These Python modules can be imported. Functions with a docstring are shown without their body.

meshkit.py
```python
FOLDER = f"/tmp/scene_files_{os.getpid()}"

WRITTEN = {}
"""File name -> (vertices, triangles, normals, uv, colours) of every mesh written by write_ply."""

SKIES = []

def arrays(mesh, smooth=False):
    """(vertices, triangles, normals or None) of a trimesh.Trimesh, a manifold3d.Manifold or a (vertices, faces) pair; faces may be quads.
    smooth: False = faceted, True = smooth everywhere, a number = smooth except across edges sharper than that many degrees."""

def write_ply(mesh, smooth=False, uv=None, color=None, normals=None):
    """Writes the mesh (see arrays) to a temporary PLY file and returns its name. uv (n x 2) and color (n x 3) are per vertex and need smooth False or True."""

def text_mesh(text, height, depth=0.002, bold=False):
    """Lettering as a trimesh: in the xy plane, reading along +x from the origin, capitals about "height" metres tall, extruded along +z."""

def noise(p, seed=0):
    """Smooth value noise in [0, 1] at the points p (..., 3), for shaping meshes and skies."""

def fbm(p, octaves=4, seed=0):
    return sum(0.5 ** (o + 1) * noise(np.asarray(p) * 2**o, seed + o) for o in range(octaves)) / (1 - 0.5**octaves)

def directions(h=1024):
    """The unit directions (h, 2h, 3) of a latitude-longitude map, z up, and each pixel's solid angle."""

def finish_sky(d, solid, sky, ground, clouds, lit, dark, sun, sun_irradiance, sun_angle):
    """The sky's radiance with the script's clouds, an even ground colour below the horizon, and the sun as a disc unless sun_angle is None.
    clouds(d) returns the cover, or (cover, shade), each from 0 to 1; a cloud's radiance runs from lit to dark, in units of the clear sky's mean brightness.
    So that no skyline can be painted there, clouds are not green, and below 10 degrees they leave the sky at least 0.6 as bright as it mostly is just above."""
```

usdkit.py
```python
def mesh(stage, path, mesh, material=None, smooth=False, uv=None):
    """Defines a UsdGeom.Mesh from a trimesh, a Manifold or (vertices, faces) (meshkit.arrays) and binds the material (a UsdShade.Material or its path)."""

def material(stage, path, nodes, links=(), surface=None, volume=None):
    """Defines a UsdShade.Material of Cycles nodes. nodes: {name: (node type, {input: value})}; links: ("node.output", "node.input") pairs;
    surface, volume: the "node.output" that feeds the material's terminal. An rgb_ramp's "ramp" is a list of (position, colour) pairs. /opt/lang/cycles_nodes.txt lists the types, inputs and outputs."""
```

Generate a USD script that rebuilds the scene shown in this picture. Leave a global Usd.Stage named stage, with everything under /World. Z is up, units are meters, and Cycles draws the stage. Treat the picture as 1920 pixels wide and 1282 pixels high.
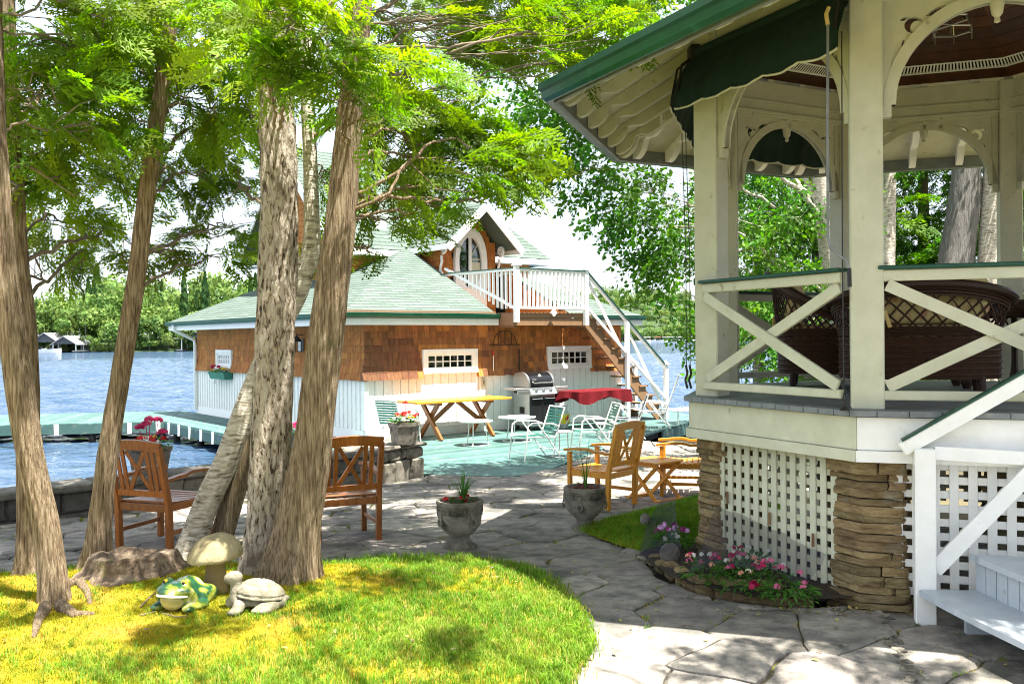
import math
import numpy as np
import trimesh
import shapely
from shapely.geometry import Polygon, LineString, Point, box as sbox
from shapely import affinity
from shapely.ops import unary_union
from scipy.spatial import Voronoi
import manifold3d as m3
import meshkit
import usdkit
from pxr import Usd, UsdGeom, UsdLux, UsdShade, Gf, Sdf, Vt

stage = Usd.Stage.CreateInMemory()
UsdGeom.SetStageUpAxis(stage, "Z")
UsdGeom.SetStageMetersPerUnit(stage, 1.0)
UsdGeom.Xform.Define(stage, "/World")
UsdGeom.Scope.Define(stage, "/World/Looks")
PI = math.pi

# ------------------------------------------------------------------ camera, sky, sun, exposure
EYE = 1.65                      # eye height above the garden path
ROLL, PITCH = 0.00895, math.atan(8.1 / 1706)
EXPOSURE = 2.1
SUN_EL = math.radians(72.5)
SUN_H = np.array([0.769, -0.639])
SUN_I, SKY_I = 1.25, 0.05
cam = UsdGeom.Camera.Define(stage, "/World/camera")
cam.CreateHorizontalApertureAttr(36.0)
cam.CreateFocalLengthAttr(31.99)
cam.CreateClippingRangeAttr(Gf.Vec2f(0.05, 6000))
cam.CreateExposureAttr(EXPOSURE)
_r = np.array([math.cos(ROLL), 0, -math.sin(ROLL)])
_u = np.array([math.sin(ROLL), 0, math.cos(ROLL)])
_f = np.array([0, 1.0, 0])
_f2 = _f * math.cos(PITCH) - _u * math.sin(PITCH)
_u2 = _u * math.cos(PITCH) + _f * math.sin(PITCH)
cam.AddTransformOp().Set(Gf.Matrix4d(*_r, 0, *_u2, 0, *(-_f2), 0, 0, 0, EYE, 1))

sun_dir = np.array([SUN_H[0] * math.cos(SUN_EL), SUN_H[1] * math.cos(SUN_EL), math.sin(SUN_EL)])
sun = UsdLux.DistantLight.Define(stage, "/World/sun_light")
sun.CreateIntensityAttr(SUN_I)
sun.CreateAngleAttr(0.5)
sun.CreateNormalizeAttr(True)
sun.CreateColorAttr(Gf.Vec3f(1.0, 0.95, 0.86))
_z = sun_dir / np.linalg.norm(sun_dir)
_x = np.cross([0, 0, 1], _z); _x /= np.linalg.norm(_x)
_y = np.cross(_z, _x)
sun.AddTransformOp().Set(Gf.Matrix4d(*_x, 0, *_y, 0, *_z, 0, 0, 0, 30, 1))

LOOK = "/World/Looks/"
usdkit.material(stage, LOOK + "sky_air", {
    "s": ("sky_texture", {"sky_type": "single_scattering", "sun_disc": False, "sun_elevation": SUN_EL,
                          "sun_rotation": math.atan2(SUN_H[0], SUN_H[1]), "aerosol_density": 2.2, "air_density": 1.0}),
    "tc": ("texture_coordinate", {}), "mp": ("mapping", {"scale": (1.2, 1.2, 3.2)}),
    "n": ("noise_texture", {"scale": 2.2, "detail": 6.0, "roughness": 0.6}),
    "r": ("rgb_ramp", {"ramp": [(0.0, (0.3, 0.3, 0.3)), (0.3, (0.38, 0.38, 0.38)), (0.7, (0.62, 0.62, 0.62)), (1, (0.7, 0.7, 0.7))]}),
    "m": ("mix_color", {"b": (9.6, 10.3, 11.2), "use_clamp": False}),
    "bg": ("background_shader", {"strength": SKY_I})},
    [("tc.generated", "mp.vector"), ("mp.vector", "n.vector"), ("n.fac", "r.fac"), ("r.color", "m.fac"), ("s.color", "m.a"), ("m.result", "bg.color")], surface="bg.background")
sky = UsdLux.DomeLight.Define(stage, "/World/sky")
UsdShade.MaterialBindingAPI.Apply(sky.GetPrim()).Bind(UsdShade.Material.Get(stage, LOOK + "sky_air"))
sky.GetPrim().SetCustomDataByKey("kind", "structure")

# the camera's geometry again, to turn what was measured in the photograph into metres
FPX, CY0 = 1706.0, 632.9
_c, _s = math.cos(ROLL), math.sin(ROLL)
def ray(px, py):
    u, v = px - 960, py - CY0
    return np.array([(u * _c - v * _s) / FPX, 1.0, -(u * _s + v * _c) / FPX])
def at(px, py, z=0.0):
    r = ray(px, py); t = (z - EYE) / r[2]
    return np.array([r[0] * t, t, z])
def atY(px, py, Y):
    r = ray(px, py)
    return np.array([r[0] * Y, Y, EYE + r[2] * Y])

# ------------------------------------------------------------------ materials
MATS = {}
def mat(name, ramp, scale=6.0, stretch=(1, 1, 1), rough=0.6, bump=0.0, bscale=None, bstretch=None, rand=0.0, spec=0.4, metallic=0.0,
        detail=5.0, coords="object", hue=0.0, coat=0.0, spots=None, distortion=0.0, top=None, trans=0.0):
    """Noise-coloured principled surface. rand: value varies from piece to piece; spots: (colour, scale, threshold) patches; top: colour laid on faces that look up."""
    n = {"tc": ("texture_coordinate", {}), "mp": ("mapping", {"scale": stretch}),
         "n": ("noise_texture", {"scale": scale, "detail": detail, "roughness": 0.6, "distortion": distortion}),
         "r": ("rgb_ramp", {"ramp": ramp}),
         "p": ("principled_bsdf", {"roughness": rough, "specular_ior_level": spec, "metallic": metallic, "coat_weight": coat})}
    l = []
    if coords == "position":
        n["g"] = ("geometry", {}); src = "g.position"
    else:
        src = "tc.object"
    l += [(src, "mp.vector"), ("mp.vector", "n.vector"), ("n.fac", "r.fac")]
    col = "r.color"
    if spots:
        n["sn"] = ("noise_texture", {"scale": spots[1], "detail": 4.0})
        n["sr"] = ("rgb_ramp", {"ramp": [(0, (0, 0, 0)), (spots[2], (0, 0, 0)), (min(1, spots[2] + 0.12), (1, 1, 1)), (1, (1, 1, 1))]})
        n["sm"] = ("mix_color", {"b": spots[0]})
        l += [(src, "sn.vector"), ("sn.fac", "sr.fac"), ("sr.color", "sm.fac"), (col, "sm.a")]
        col = "sm.result"
    if rand or hue:
        n["oi"] = ("object_info", {})
        n["at"] = ("attribute", {"attribute": "rnd"}); n["ad"] = ("math", {"math_type": "add"}); n["wn"] = ("white_noise_texture", {"dimensions": "1D"})
        n["mr"] = ("map_range", {"to_min": 1 - rand, "to_max": 1 + rand})
        n["h"] = ("hsv", {})
        l += [("oi.random", "ad.value1"), ("at.fac", "ad.value2"), ("ad.value", "wn.w"), ("wn.value", "mr.value"), ("mr.result", "h.value"), (col, "h.color")]
        if hue:
            n["sc"] = ("separate_color", {"color_type": "rgb"}); n["mh"] = ("map_range", {"to_min": 0.5 - hue, "to_max": 0.5 + hue})
            l += [("wn.color", "sc.color"), ("sc.g", "mh.value"), ("mh.result", "h.hue")]
        col = "h.color"
    if top:
        n["tg"] = ("geometry", {}); n["ts"] = ("separate_xyz", {}); n["tn"] = ("noise_texture", {"scale": top[1], "detail": 4.0})
        n["tm"] = ("math", {"math_type": "multiply"}); n["tr"] = ("rgb_ramp", {"ramp": [(0, (0, 0, 0)), (0.3, (0, 0, 0)), (0.5, (1, 1, 1)), (1, (1, 1, 1))]})
        n["tx"] = ("mix_color", {"b": top[0]})
        l += [("tg.normal", "ts.vector"), ("ts.z", "tm.value1"), (src, "tn.vector"), ("tn.fac", "tm.value2"), ("tm.value", "tr.fac"), ("tr.color", "tx.fac"), (col, "tx.a")]
        col = "tx.result"
    l.append((col, "p.base_color"))
    if bump:
        n["bm"] = ("mapping", {"scale": bstretch or stretch})
        n["bn"] = ("noise_texture", {"scale": bscale or scale * 3, "detail": 6.0, "roughness": 0.65})
        n["b"] = ("bump", {"strength": 1.0, "distance": bump})
        l += [(src, "bm.vector"), ("bm.vector", "bn.vector"), ("bn.fac", "b.height"), ("b.normal", "p.normal")]
    surf = "p.BSDF"
    if trans:
        n["t"] = ("translucent_bsdf", {}); n["mx"] = ("mix_closure", {"fac": trans})
        n["tv"] = ("hsv", {"value": 1.6, "saturation": 1.1})
        l += [(col, "tv.color"), ("tv.color", "t.color"), ("p.BSDF", "mx.closure1"), ("t.BSDF", "mx.closure2")]
        surf = "mx.closure"
    MATS[name] = usdkit.material(stage, LOOK + name, n, l, surface=surf)
    return MATS[name]

def two(a, b): return [(0.3, a), (0.7, b)]
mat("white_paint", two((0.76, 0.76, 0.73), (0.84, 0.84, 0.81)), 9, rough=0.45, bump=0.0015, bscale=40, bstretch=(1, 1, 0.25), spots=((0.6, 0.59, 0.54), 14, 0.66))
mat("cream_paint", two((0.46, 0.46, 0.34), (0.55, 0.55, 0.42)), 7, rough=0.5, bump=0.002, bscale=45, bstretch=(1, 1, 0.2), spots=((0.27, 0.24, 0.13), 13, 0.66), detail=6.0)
mat("grey_paint", two((0.13, 0.145, 0.15), (0.2, 0.215, 0.22)), 8, rough=0.5, bump=0.002, bscale=40, spots=((0.26, 0.27, 0.265), 9, 0.62))
mat("step_paint", two((0.36, 0.4, 0.44), (0.46, 0.5, 0.54)), 8, rough=0.45, bump=0.002, bscale=40, spots=((0.26, 0.28, 0.3), 9, 0.64))
mat("dock_green", two((0.05, 0.12, 0.107), (0.08, 0.165, 0.147)), 3, stretch=(1, 1, 1), rough=0.65, bump=0.003, bscale=25, rand=0.28, spots=((0.16, 0.215, 0.19), 6, 0.6), detail=7.0)
mat("gutter_green", two((0.002, 0.04, 0.017), (0.005, 0.058, 0.026)), 5, rough=0.28, spec=0.5, spots=((0.012, 0.075, 0.04), 9, 0.62))
mat("rail_green", two((0.006, 0.05, 0.03), (0.014, 0.07, 0.045)), 12, rough=0.45)
mat("awning_green", two((0.0015, 0.016, 0.011), (0.004, 0.026, 0.018)), 7, rough=0.8, bump=0.006, bscale=9, spots=((0.016, 0.045, 0.018), 20, 0.7))
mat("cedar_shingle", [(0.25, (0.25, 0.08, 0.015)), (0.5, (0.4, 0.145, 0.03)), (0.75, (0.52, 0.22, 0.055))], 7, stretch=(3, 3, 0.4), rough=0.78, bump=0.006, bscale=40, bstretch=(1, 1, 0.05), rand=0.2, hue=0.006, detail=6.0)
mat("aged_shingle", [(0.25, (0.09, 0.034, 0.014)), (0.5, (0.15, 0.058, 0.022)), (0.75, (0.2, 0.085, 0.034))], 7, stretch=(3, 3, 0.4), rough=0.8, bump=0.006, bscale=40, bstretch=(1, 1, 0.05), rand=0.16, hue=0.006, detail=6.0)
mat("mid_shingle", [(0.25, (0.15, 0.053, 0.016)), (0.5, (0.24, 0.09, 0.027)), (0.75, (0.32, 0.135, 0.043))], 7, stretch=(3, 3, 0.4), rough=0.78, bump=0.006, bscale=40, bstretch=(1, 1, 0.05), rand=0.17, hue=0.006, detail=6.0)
mat("roof_shingle", two((0.085, 0.115, 0.098), (0.125, 0.16, 0.138)), 30, rough=0.95, spec=0.1, bump=0.002, bscale=120, rand=0.12, detail=4)
mat("roof_dark", two((0.05, 0.07, 0.06), (0.09, 0.11, 0.1)), 60, rough=0.9, rand=0.15)
mat("honey_wood", [(0.2, (0.42, 0.15, 0.01)), (0.55, (0.58, 0.25, 0.018)), (0.85, (0.68, 0.33, 0.035))], 4, stretch=(14, 14, 1.2), rough=0.38, spec=0.5, rand=0.14, bump=0.001, bscale=30, detail=7.0)
mat("brown_wood", [(0.2, (0.13, 0.036, 0.006)), (0.5, (0.26, 0.082, 0.013)), (0.8, (0.4, 0.15, 0.03))], 5, stretch=(14, 14, 1.6), rough=0.33, spec=0.5, rand=0.25, bump=0.001, bscale=30, detail=8.0)
mat("stair_wood", [(0.2, (0.16, 0.085, 0.04)), (0.8, (0.3, 0.17, 0.085))], 4, stretch=(10, 10, 2), rough=0.7, rand=0.15, bump=0.002, bscale=30)
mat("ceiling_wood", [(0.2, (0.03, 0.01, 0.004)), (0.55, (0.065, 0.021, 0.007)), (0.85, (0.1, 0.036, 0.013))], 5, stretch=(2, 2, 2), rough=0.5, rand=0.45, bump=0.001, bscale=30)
mat("flagstone", [(0.27, (0.088, 0.08, 0.072)), (0.42, (0.175, 0.16, 0.142)), (0.58, (0.27, 0.243, 0.208)), (0.8, (0.36, 0.315, 0.26))], 7, rough=0.88, bump=0.035, bscale=9, rand=0.26, hue=0.018, coords="position", spots=((0.1, 0.098, 0.085), 2.2, 0.53), detail=8.0)
mat("wall_stone", [(0.2, (0.06, 0.055, 0.048)), (0.5, (0.13, 0.118, 0.1)), (0.8, (0.22, 0.2, 0.17))], 6, rough=0.9, bump=0.03, bscale=14, rand=0.28, hue=0.015, coords="position", spots=((0.05, 0.055, 0.035), 3, 0.57), detail=8.0)
mat("pillar_stone", [(0.25, (0.09, 0.058, 0.024)), (0.45, (0.21, 0.145, 0.066)), (0.65, (0.31, 0.23, 0.115)), (0.85, (0.38, 0.31, 0.18))], 8, stretch=(1, 1, 4), rough=0.9, bump=0.035, bscale=14, bstretch=(1, 1, 3), rand=0.3, hue=0.008, coords="position", spots=((0.26, 0.235, 0.17), 5, 0.6), detail=8.0)
mat("concrete", [(0.25, (0.07, 0.062, 0.045)), (0.5, (0.19, 0.17, 0.135)), (0.8, (0.31, 0.285, 0.235))], 9, rough=0.92, bump=0.008, bscale=45, spots=((0.055, 0.052, 0.036), 6, 0.55), detail=8.0)
mat("dark_concrete", [(0.2, (0.05, 0.047, 0.04)), (0.5, (0.11, 0.1, 0.085)), (0.8, (0.19, 0.175, 0.15))], 9, rough=0.9, bump=0.006, bscale=50)
mat("mushroom_stone", [(0.2, (0.15, 0.12, 0.06)), (0.5, (0.27, 0.225, 0.12)), (0.8, (0.36, 0.31, 0.185))], 8, rough=0.9, bump=0.005, bscale=60, spots=((0.085, 0.072, 0.035), 5, 0.53), detail=8.0)
mat("stem_stone", [(0.2, (0.17, 0.12, 0.05)), (0.8, (0.28, 0.21, 0.09))], 9, rough=0.9, bump=0.004, bscale=70)
mat("turtle_stone", [(0.25, (0.11, 0.098, 0.066)), (0.5, (0.215, 0.195, 0.14)), (0.8, (0.31, 0.285, 0.22))], 16, rough=0.92, bump=0.01, bscale=40, spots=((0.085, 0.08, 0.045), 9, 0.57), detail=8.0)
mat("soil", [(0.2, (0.02, 0.014, 0.009)), (0.8, (0.06, 0.042, 0.028))], 18, rough=0.95, bump=0.02, bscale=50)
mat("black_plastic", two((0.008, 0.008, 0.009), (0.014, 0.014, 0.015)), 5, rough=0.35)
mat("dark_iron", two((0.012, 0.011, 0.01), (0.03, 0.026, 0.022)), 12, rough=0.6, metallic=0.3)
mat("steel", two((0.42, 0.42, 0.41), (0.52, 0.52, 0.5)), 5, stretch=(1, 1, 20), rough=0.32, metallic=0.9)
mat("grill_enamel", two((0.006, 0.006, 0.007), (0.01, 0.01, 0.011)), 4, rough=0.12, spec=0.6)
mat("white_metal", two((0.7, 0.69, 0.64), (0.8, 0.79, 0.74)), 12, rough=0.4, spots=((0.45, 0.42, 0.36), 25, 0.7))
mat("strap_green", two((0.012, 0.11, 0.085), (0.025, 0.15, 0.115)), 8, rough=0.4, rand=0.1)
mat("strap_navy", two((0.01, 0.035, 0.05), (0.02, 0.055, 0.075)), 8, rough=0.4)
mat("red_cloth", two((0.085, 0.0015, 0.004), (0.13, 0.003, 0.007)), 6, rough=0.8, spec=0.2, bump=0.006, bscale=12)
mat("wicker", [(0.2, (0.016, 0.006, 0.003)), (0.8, (0.05, 0.02, 0.009))], 40, rough=0.5, rand=0.25)
mat("floral_cloth", [(0.3, (0.34, 0.26, 0.1)), (0.5, (0.5, 0.41, 0.19)), (0.6, (0.36, 0.16, 0.09)), (0.75, (0.52, 0.44, 0.22))], 9, rough=0.9, bump=0.003, bscale=8)
mat("yellow_cord", two((0.5, 0.36, 0.13), (0.6, 0.45, 0.18)), 20, rough=0.9)
mat("tank_white", two((0.68, 0.68, 0.64), (0.76, 0.76, 0.72)), 8, rough=0.35)
mat("label_yellow", two((0.75, 0.6, 0.02), (0.8, 0.66, 0.03)), 8, rough=0.4)
mat("label_red", two((0.55, 0.02, 0.015), (0.6, 0.03, 0.02)), 8, rough=0.4)
mat("grass_blade", [(0.22, (0.06, 0.155, 0.012)), (0.5, (0.13, 0.245, 0.02)), (0.78, (0.25, 0.32, 0.045))], 1.4, rough=0.6, rand=0.38, hue=0.018, coords="position", spec=0.2, trans=0.4, detail=5.0)
mat("dry_blade", [(0.3, (0.36, 0.31, 0.07)), (0.7, (0.5, 0.4, 0.14))], 2, rough=0.7, rand=0.3, hue=0.02, coords="position", spec=0.2, trans=0.35)
mat("moss", [(0.2, (0.12, 0.14, 0.01)), (0.42, (0.26, 0.25, 0.018)), (0.6, (0.36, 0.29, 0.035)), (0.75, (0.36, 0.24, 0.07)), (0.9, (0.22, 0.12, 0.035))], 2.6, rough=0.95, bump=0.03, bscale=60, coords="position", spec=0.1, distortion=0.4, detail=8.0)
mat("moss_tuft", [(0.25, (0.17, 0.19, 0.01)), (0.48, (0.34, 0.31, 0.018)), (0.62, (0.46, 0.35, 0.05)), (0.8, (0.3, 0.18, 0.04))], 2.6, rough=0.9, rand=0.3, coords="position", spec=0.1, trans=0.3, detail=7.0)
mat("joint_earth", [(0.25, (0.075, 0.065, 0.04)), (0.5, (0.13, 0.11, 0.065)), (0.62, (0.12, 0.13, 0.02)), (0.8, (0.2, 0.2, 0.03))], 2.2, rough=0.95, bump=0.01, bscale=60, coords="position")
mat("earth", [(0.25, (0.06, 0.05, 0.03)), (0.5, (0.12, 0.1, 0.055)), (0.8, (0.1, 0.13, 0.03))], 1.5, rough=0.95, bump=0.03, bscale=20, coords="position")
mat("cedar_bark", [(0.3, (0.07, 0.042, 0.024)), (0.43, (0.23, 0.155, 0.09)), (0.56, (0.4, 0.3, 0.19)), (0.75, (0.52, 0.42, 0.3))], 6.5, stretch=(13, 13, 0.9), rough=0.92, bump=0.06, bscale=9, bstretch=(11, 11, 0.7), coords="position", spots=((0.17, 0.145, 0.06), 3.5, 0.62), detail=6.0)
mat("pale_bark", [(0.36, (0.05, 0.036, 0.024)), (0.42, (0.25, 0.19, 0.135)), (0.5, (0.48, 0.41, 0.325)), (0.75, (0.62, 0.56, 0.47))], 9, stretch=(5, 5, 1.6), rough=0.92, bump=0.07, bscale=9, bstretch=(5, 5, 1.4), coords="position", spots=((0.22, 0.17, 0.12), 7, 0.61), detail=6.0, distortion=0.6)
mat("birch_bark", [(0.3, (0.06, 0.045, 0.03)), (0.42, (0.36, 0.31, 0.24)), (0.55, (0.56, 0.51, 0.43)), (0.75, (0.68, 0.64, 0.56))], 6, stretch=(2.2, 2.2, 9), rough=0.75, bump=0.02, bscale=10, bstretch=(1.5, 1.5, 7), coords="position", spots=((0.05, 0.04, 0.03), 6, 0.61), detail=8.0)
mat("grey_bark", [(0.25, (0.07, 0.065, 0.06)), (0.5, (0.16, 0.15, 0.14)), (0.75, (0.27, 0.26, 0.245))], 5, stretch=(9, 9, 0.7), rough=0.9, bump=0.03, bscale=10, bstretch=(7, 7, 0.5), coords="position")
mat("twig", two((0.1, 0.075, 0.05), (0.24, 0.19, 0.13)), 9, rough=0.9, coords="position")
mat("stump_wood", [(0.3, (0.05, 0.033, 0.022)), (0.46, (0.15, 0.105, 0.07)), (0.58, (0.26, 0.195, 0.135)), (0.75, (0.36, 0.29, 0.21))], 11, rough=0.95, bump=0.05, bscale=14, coords="position", spots=((0.16, 0.15, 0.05), 6, 0.6), detail=8.0)
mat("cedar_leaf", [(0.22, (0.06, 0.145, 0.01)), (0.48, (0.145, 0.25, 0.018)), (0.75, (0.27, 0.335, 0.035))], 0.9, rough=0.55, rand=0.4, hue=0.018, coords="position", spec=0.25, trans=0.5, detail=2.0)
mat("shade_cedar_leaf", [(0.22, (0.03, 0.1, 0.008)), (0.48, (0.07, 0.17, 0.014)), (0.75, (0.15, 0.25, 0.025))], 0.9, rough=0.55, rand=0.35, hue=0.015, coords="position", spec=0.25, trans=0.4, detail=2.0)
mat("birch_leaf", [(0.25, (0.03, 0.12, 0.01)), (0.5, (0.07, 0.19, 0.016)), (0.75, (0.13, 0.26, 0.028))], 0.8, rough=0.5, rand=0.32, hue=0.015, coords="position", spec=0.3, trans=0.42, detail=2.0)
mat("far_leaf", [(0.25, (0.06, 0.13, 0.03)), (0.5, (0.12, 0.195, 0.045)), (0.75, (0.2, 0.26, 0.07))], 0.2, rough=0.7, rand=0.35, hue=0.02, coords="position", spec=0.2, trans=0.35, detail=1.0)
mat("far_needle", [(0.25, (0.03, 0.085, 0.025)), (0.75, (0.075, 0.14, 0.035))], 0.25, rough=0.7, rand=0.25, hue=0.012, coords="position", spec=0.2, trans=0.2)
mat("plant_leaf", [(0.25, (0.03, 0.11, 0.012)), (0.75, (0.09, 0.22, 0.03))], 14, rough=0.5, rand=0.3, spec=0.35, trans=0.3)
mat("red_leaf", two((0.12, 0.01, 0.012), (0.25, 0.02, 0.02)), 14, rough=0.5, rand=0.3, trans=0.2)
for nm, c in (("petal_magenta", (0.5, 0.012, 0.1)), ("petal_red", (0.6, 0.02, 0.012)), ("petal_pink", (0.55, 0.13, 0.25)), ("petal_white", (0.8, 0.78, 0.74)),
              ("petal_yellow", (0.75, 0.55, 0.02)), ("petal_purple", (0.35, 0.02, 0.2)), ("petal_lilac", (0.66, 0.4, 0.66)), ("petal_peach", (0.74, 0.36, 0.25))):
    mat(nm, two(tuple(0.85 * x for x in c), c), 30, rough=0.6, rand=0.15, trans=0.3)
mat("frog_glaze", [(0.3, (0.006, 0.032, 0.014)), (0.46, (0.014, 0.07, 0.03)), (0.51, (0.13, 0.17, 0.02)), (0.57, (0.24, 0.26, 0.04)), (0.65, (0.42, 0.42, 0.3))], 8, rough=0.22, spec=0.6, coat=0.4, distortion=0.8, detail=7.0)
mat("frog_belly", two((0.3, 0.24, 0.07), (0.42, 0.36, 0.14)), 9, rough=0.25, coat=0.3, spots=((0.16, 0.1, 0.02), 26, 0.66))
mat("grey_roof", two((0.2, 0.2, 0.2), (0.28, 0.28, 0.28)), 2, rough=0.8)
mat("far_wall", two((0.09, 0.1, 0.11), (0.13, 0.14, 0.15)), 2, rough=0.8)
mat("boat_white", two((0.7, 0.7, 0.7), (0.78, 0.78, 0.78)), 2, rough=0.3)
mat("boat_red", two((0.5, 0.02, 0.02), (0.56, 0.03, 0.03)), 2, rough=0.4)
mat("boat_blue", two((0.03, 0.05, 0.12), (0.05, 0.08, 0.16)), 2, rough=0.4)
mat("hill_floor", two((0.02, 0.042, 0.012), (0.045, 0.075, 0.022)), 0.3, rough=0.9, coords="position")
mat("dark_inside", two((0.02, 0.018, 0.016), (0.03, 0.027, 0.024)), 3, rough=0.9)
mat("lamp_black", two((0.01, 0.01, 0.01), (0.016, 0.016, 0.015)), 8, rough=0.4)
mat("box_green", two((0.015, 0.13, 0.09), (0.03, 0.17, 0.12)), 8, rough=0.5)

usdkit.material(stage, LOOK + "pane_glass", {"t": ("transparent_bsdf", {"color": (0.75, 0.8, 0.8)}), "g": ("glossy_bsdf", {"roughness": 0.02}), "f": ("fresnel", {"IOR": 1.6}), "m": ("mix_closure", {})},
                [("f.fac", "m.fac"), ("t.BSDF", "m.closure1"), ("g.BSDF", "m.closure2")], surface="m.closure")
MATS["pane_glass"] = UsdShade.Material.Get(stage, LOOK + "pane_glass")
# fine black garden netting: woven threads with holes
usdkit.material(stage, LOOK + "netting", {"t": ("transparent_bsdf", {}), "d": ("diffuse_bsdf", {"color": (0.05, 0.05, 0.07)}), "m": ("mix_closure", {"fac": 0.33})},
                [("t.BSDF", "m.closure1"), ("d.BSDF", "m.closure2")], surface="m.closure")
MATS["netting"] = UsdShade.Material.Get(stage, LOOK + "netting")
# lake water: wind ripples of two sizes over deep blue water
usdkit.material(stage, LOOK + "lake_water", {
    "g": ("geometry", {}), "m1": ("mapping", {"scale": (0.55, 1.25, 1.0), "rotation": (0, 0, 0.25)}), "n1": ("noise_texture", {"scale": 1.3, "detail": 4.0, "roughness": 0.55, "distortion": 0.5}),
    "m2": ("mapping", {"scale": (1.0, 2.0, 1.0), "rotation": (0, 0, -0.2)}), "n2": ("noise_texture", {"scale": 4.5, "detail": 3.0}),
    "b1": ("bump", {"strength": 1.0, "distance": 0.5}), "b2": ("bump", {"strength": 1.0, "distance": 0.07}),
    "p": ("principled_bsdf", {"base_color": (0.035, 0.07, 0.125), "roughness": 0.06, "ior": 1.33, "specular_ior_level": 0.5})},
    [("g.position", "m1.vector"), ("m1.vector", "n1.vector"), ("n1.fac", "b1.height"), ("g.position", "m2.vector"), ("m2.vector", "n2.vector"), ("n2.fac", "b2.height"), ("b1.normal", "b2.normal"), ("b2.normal", "p.normal")], surface="p.BSDF")
MATS["lake_water"] = UsdShade.Material.Get(stage, LOOK + "lake_water")

# ------------------------------------------------------------------ building helpers
_used = {}
def numbered(parent, name):
    k = (parent, name); i = _used.get(k, 0); _used[k] = i + 1
    return name if i == 0 else f"{name}_{i:03d}"

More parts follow.
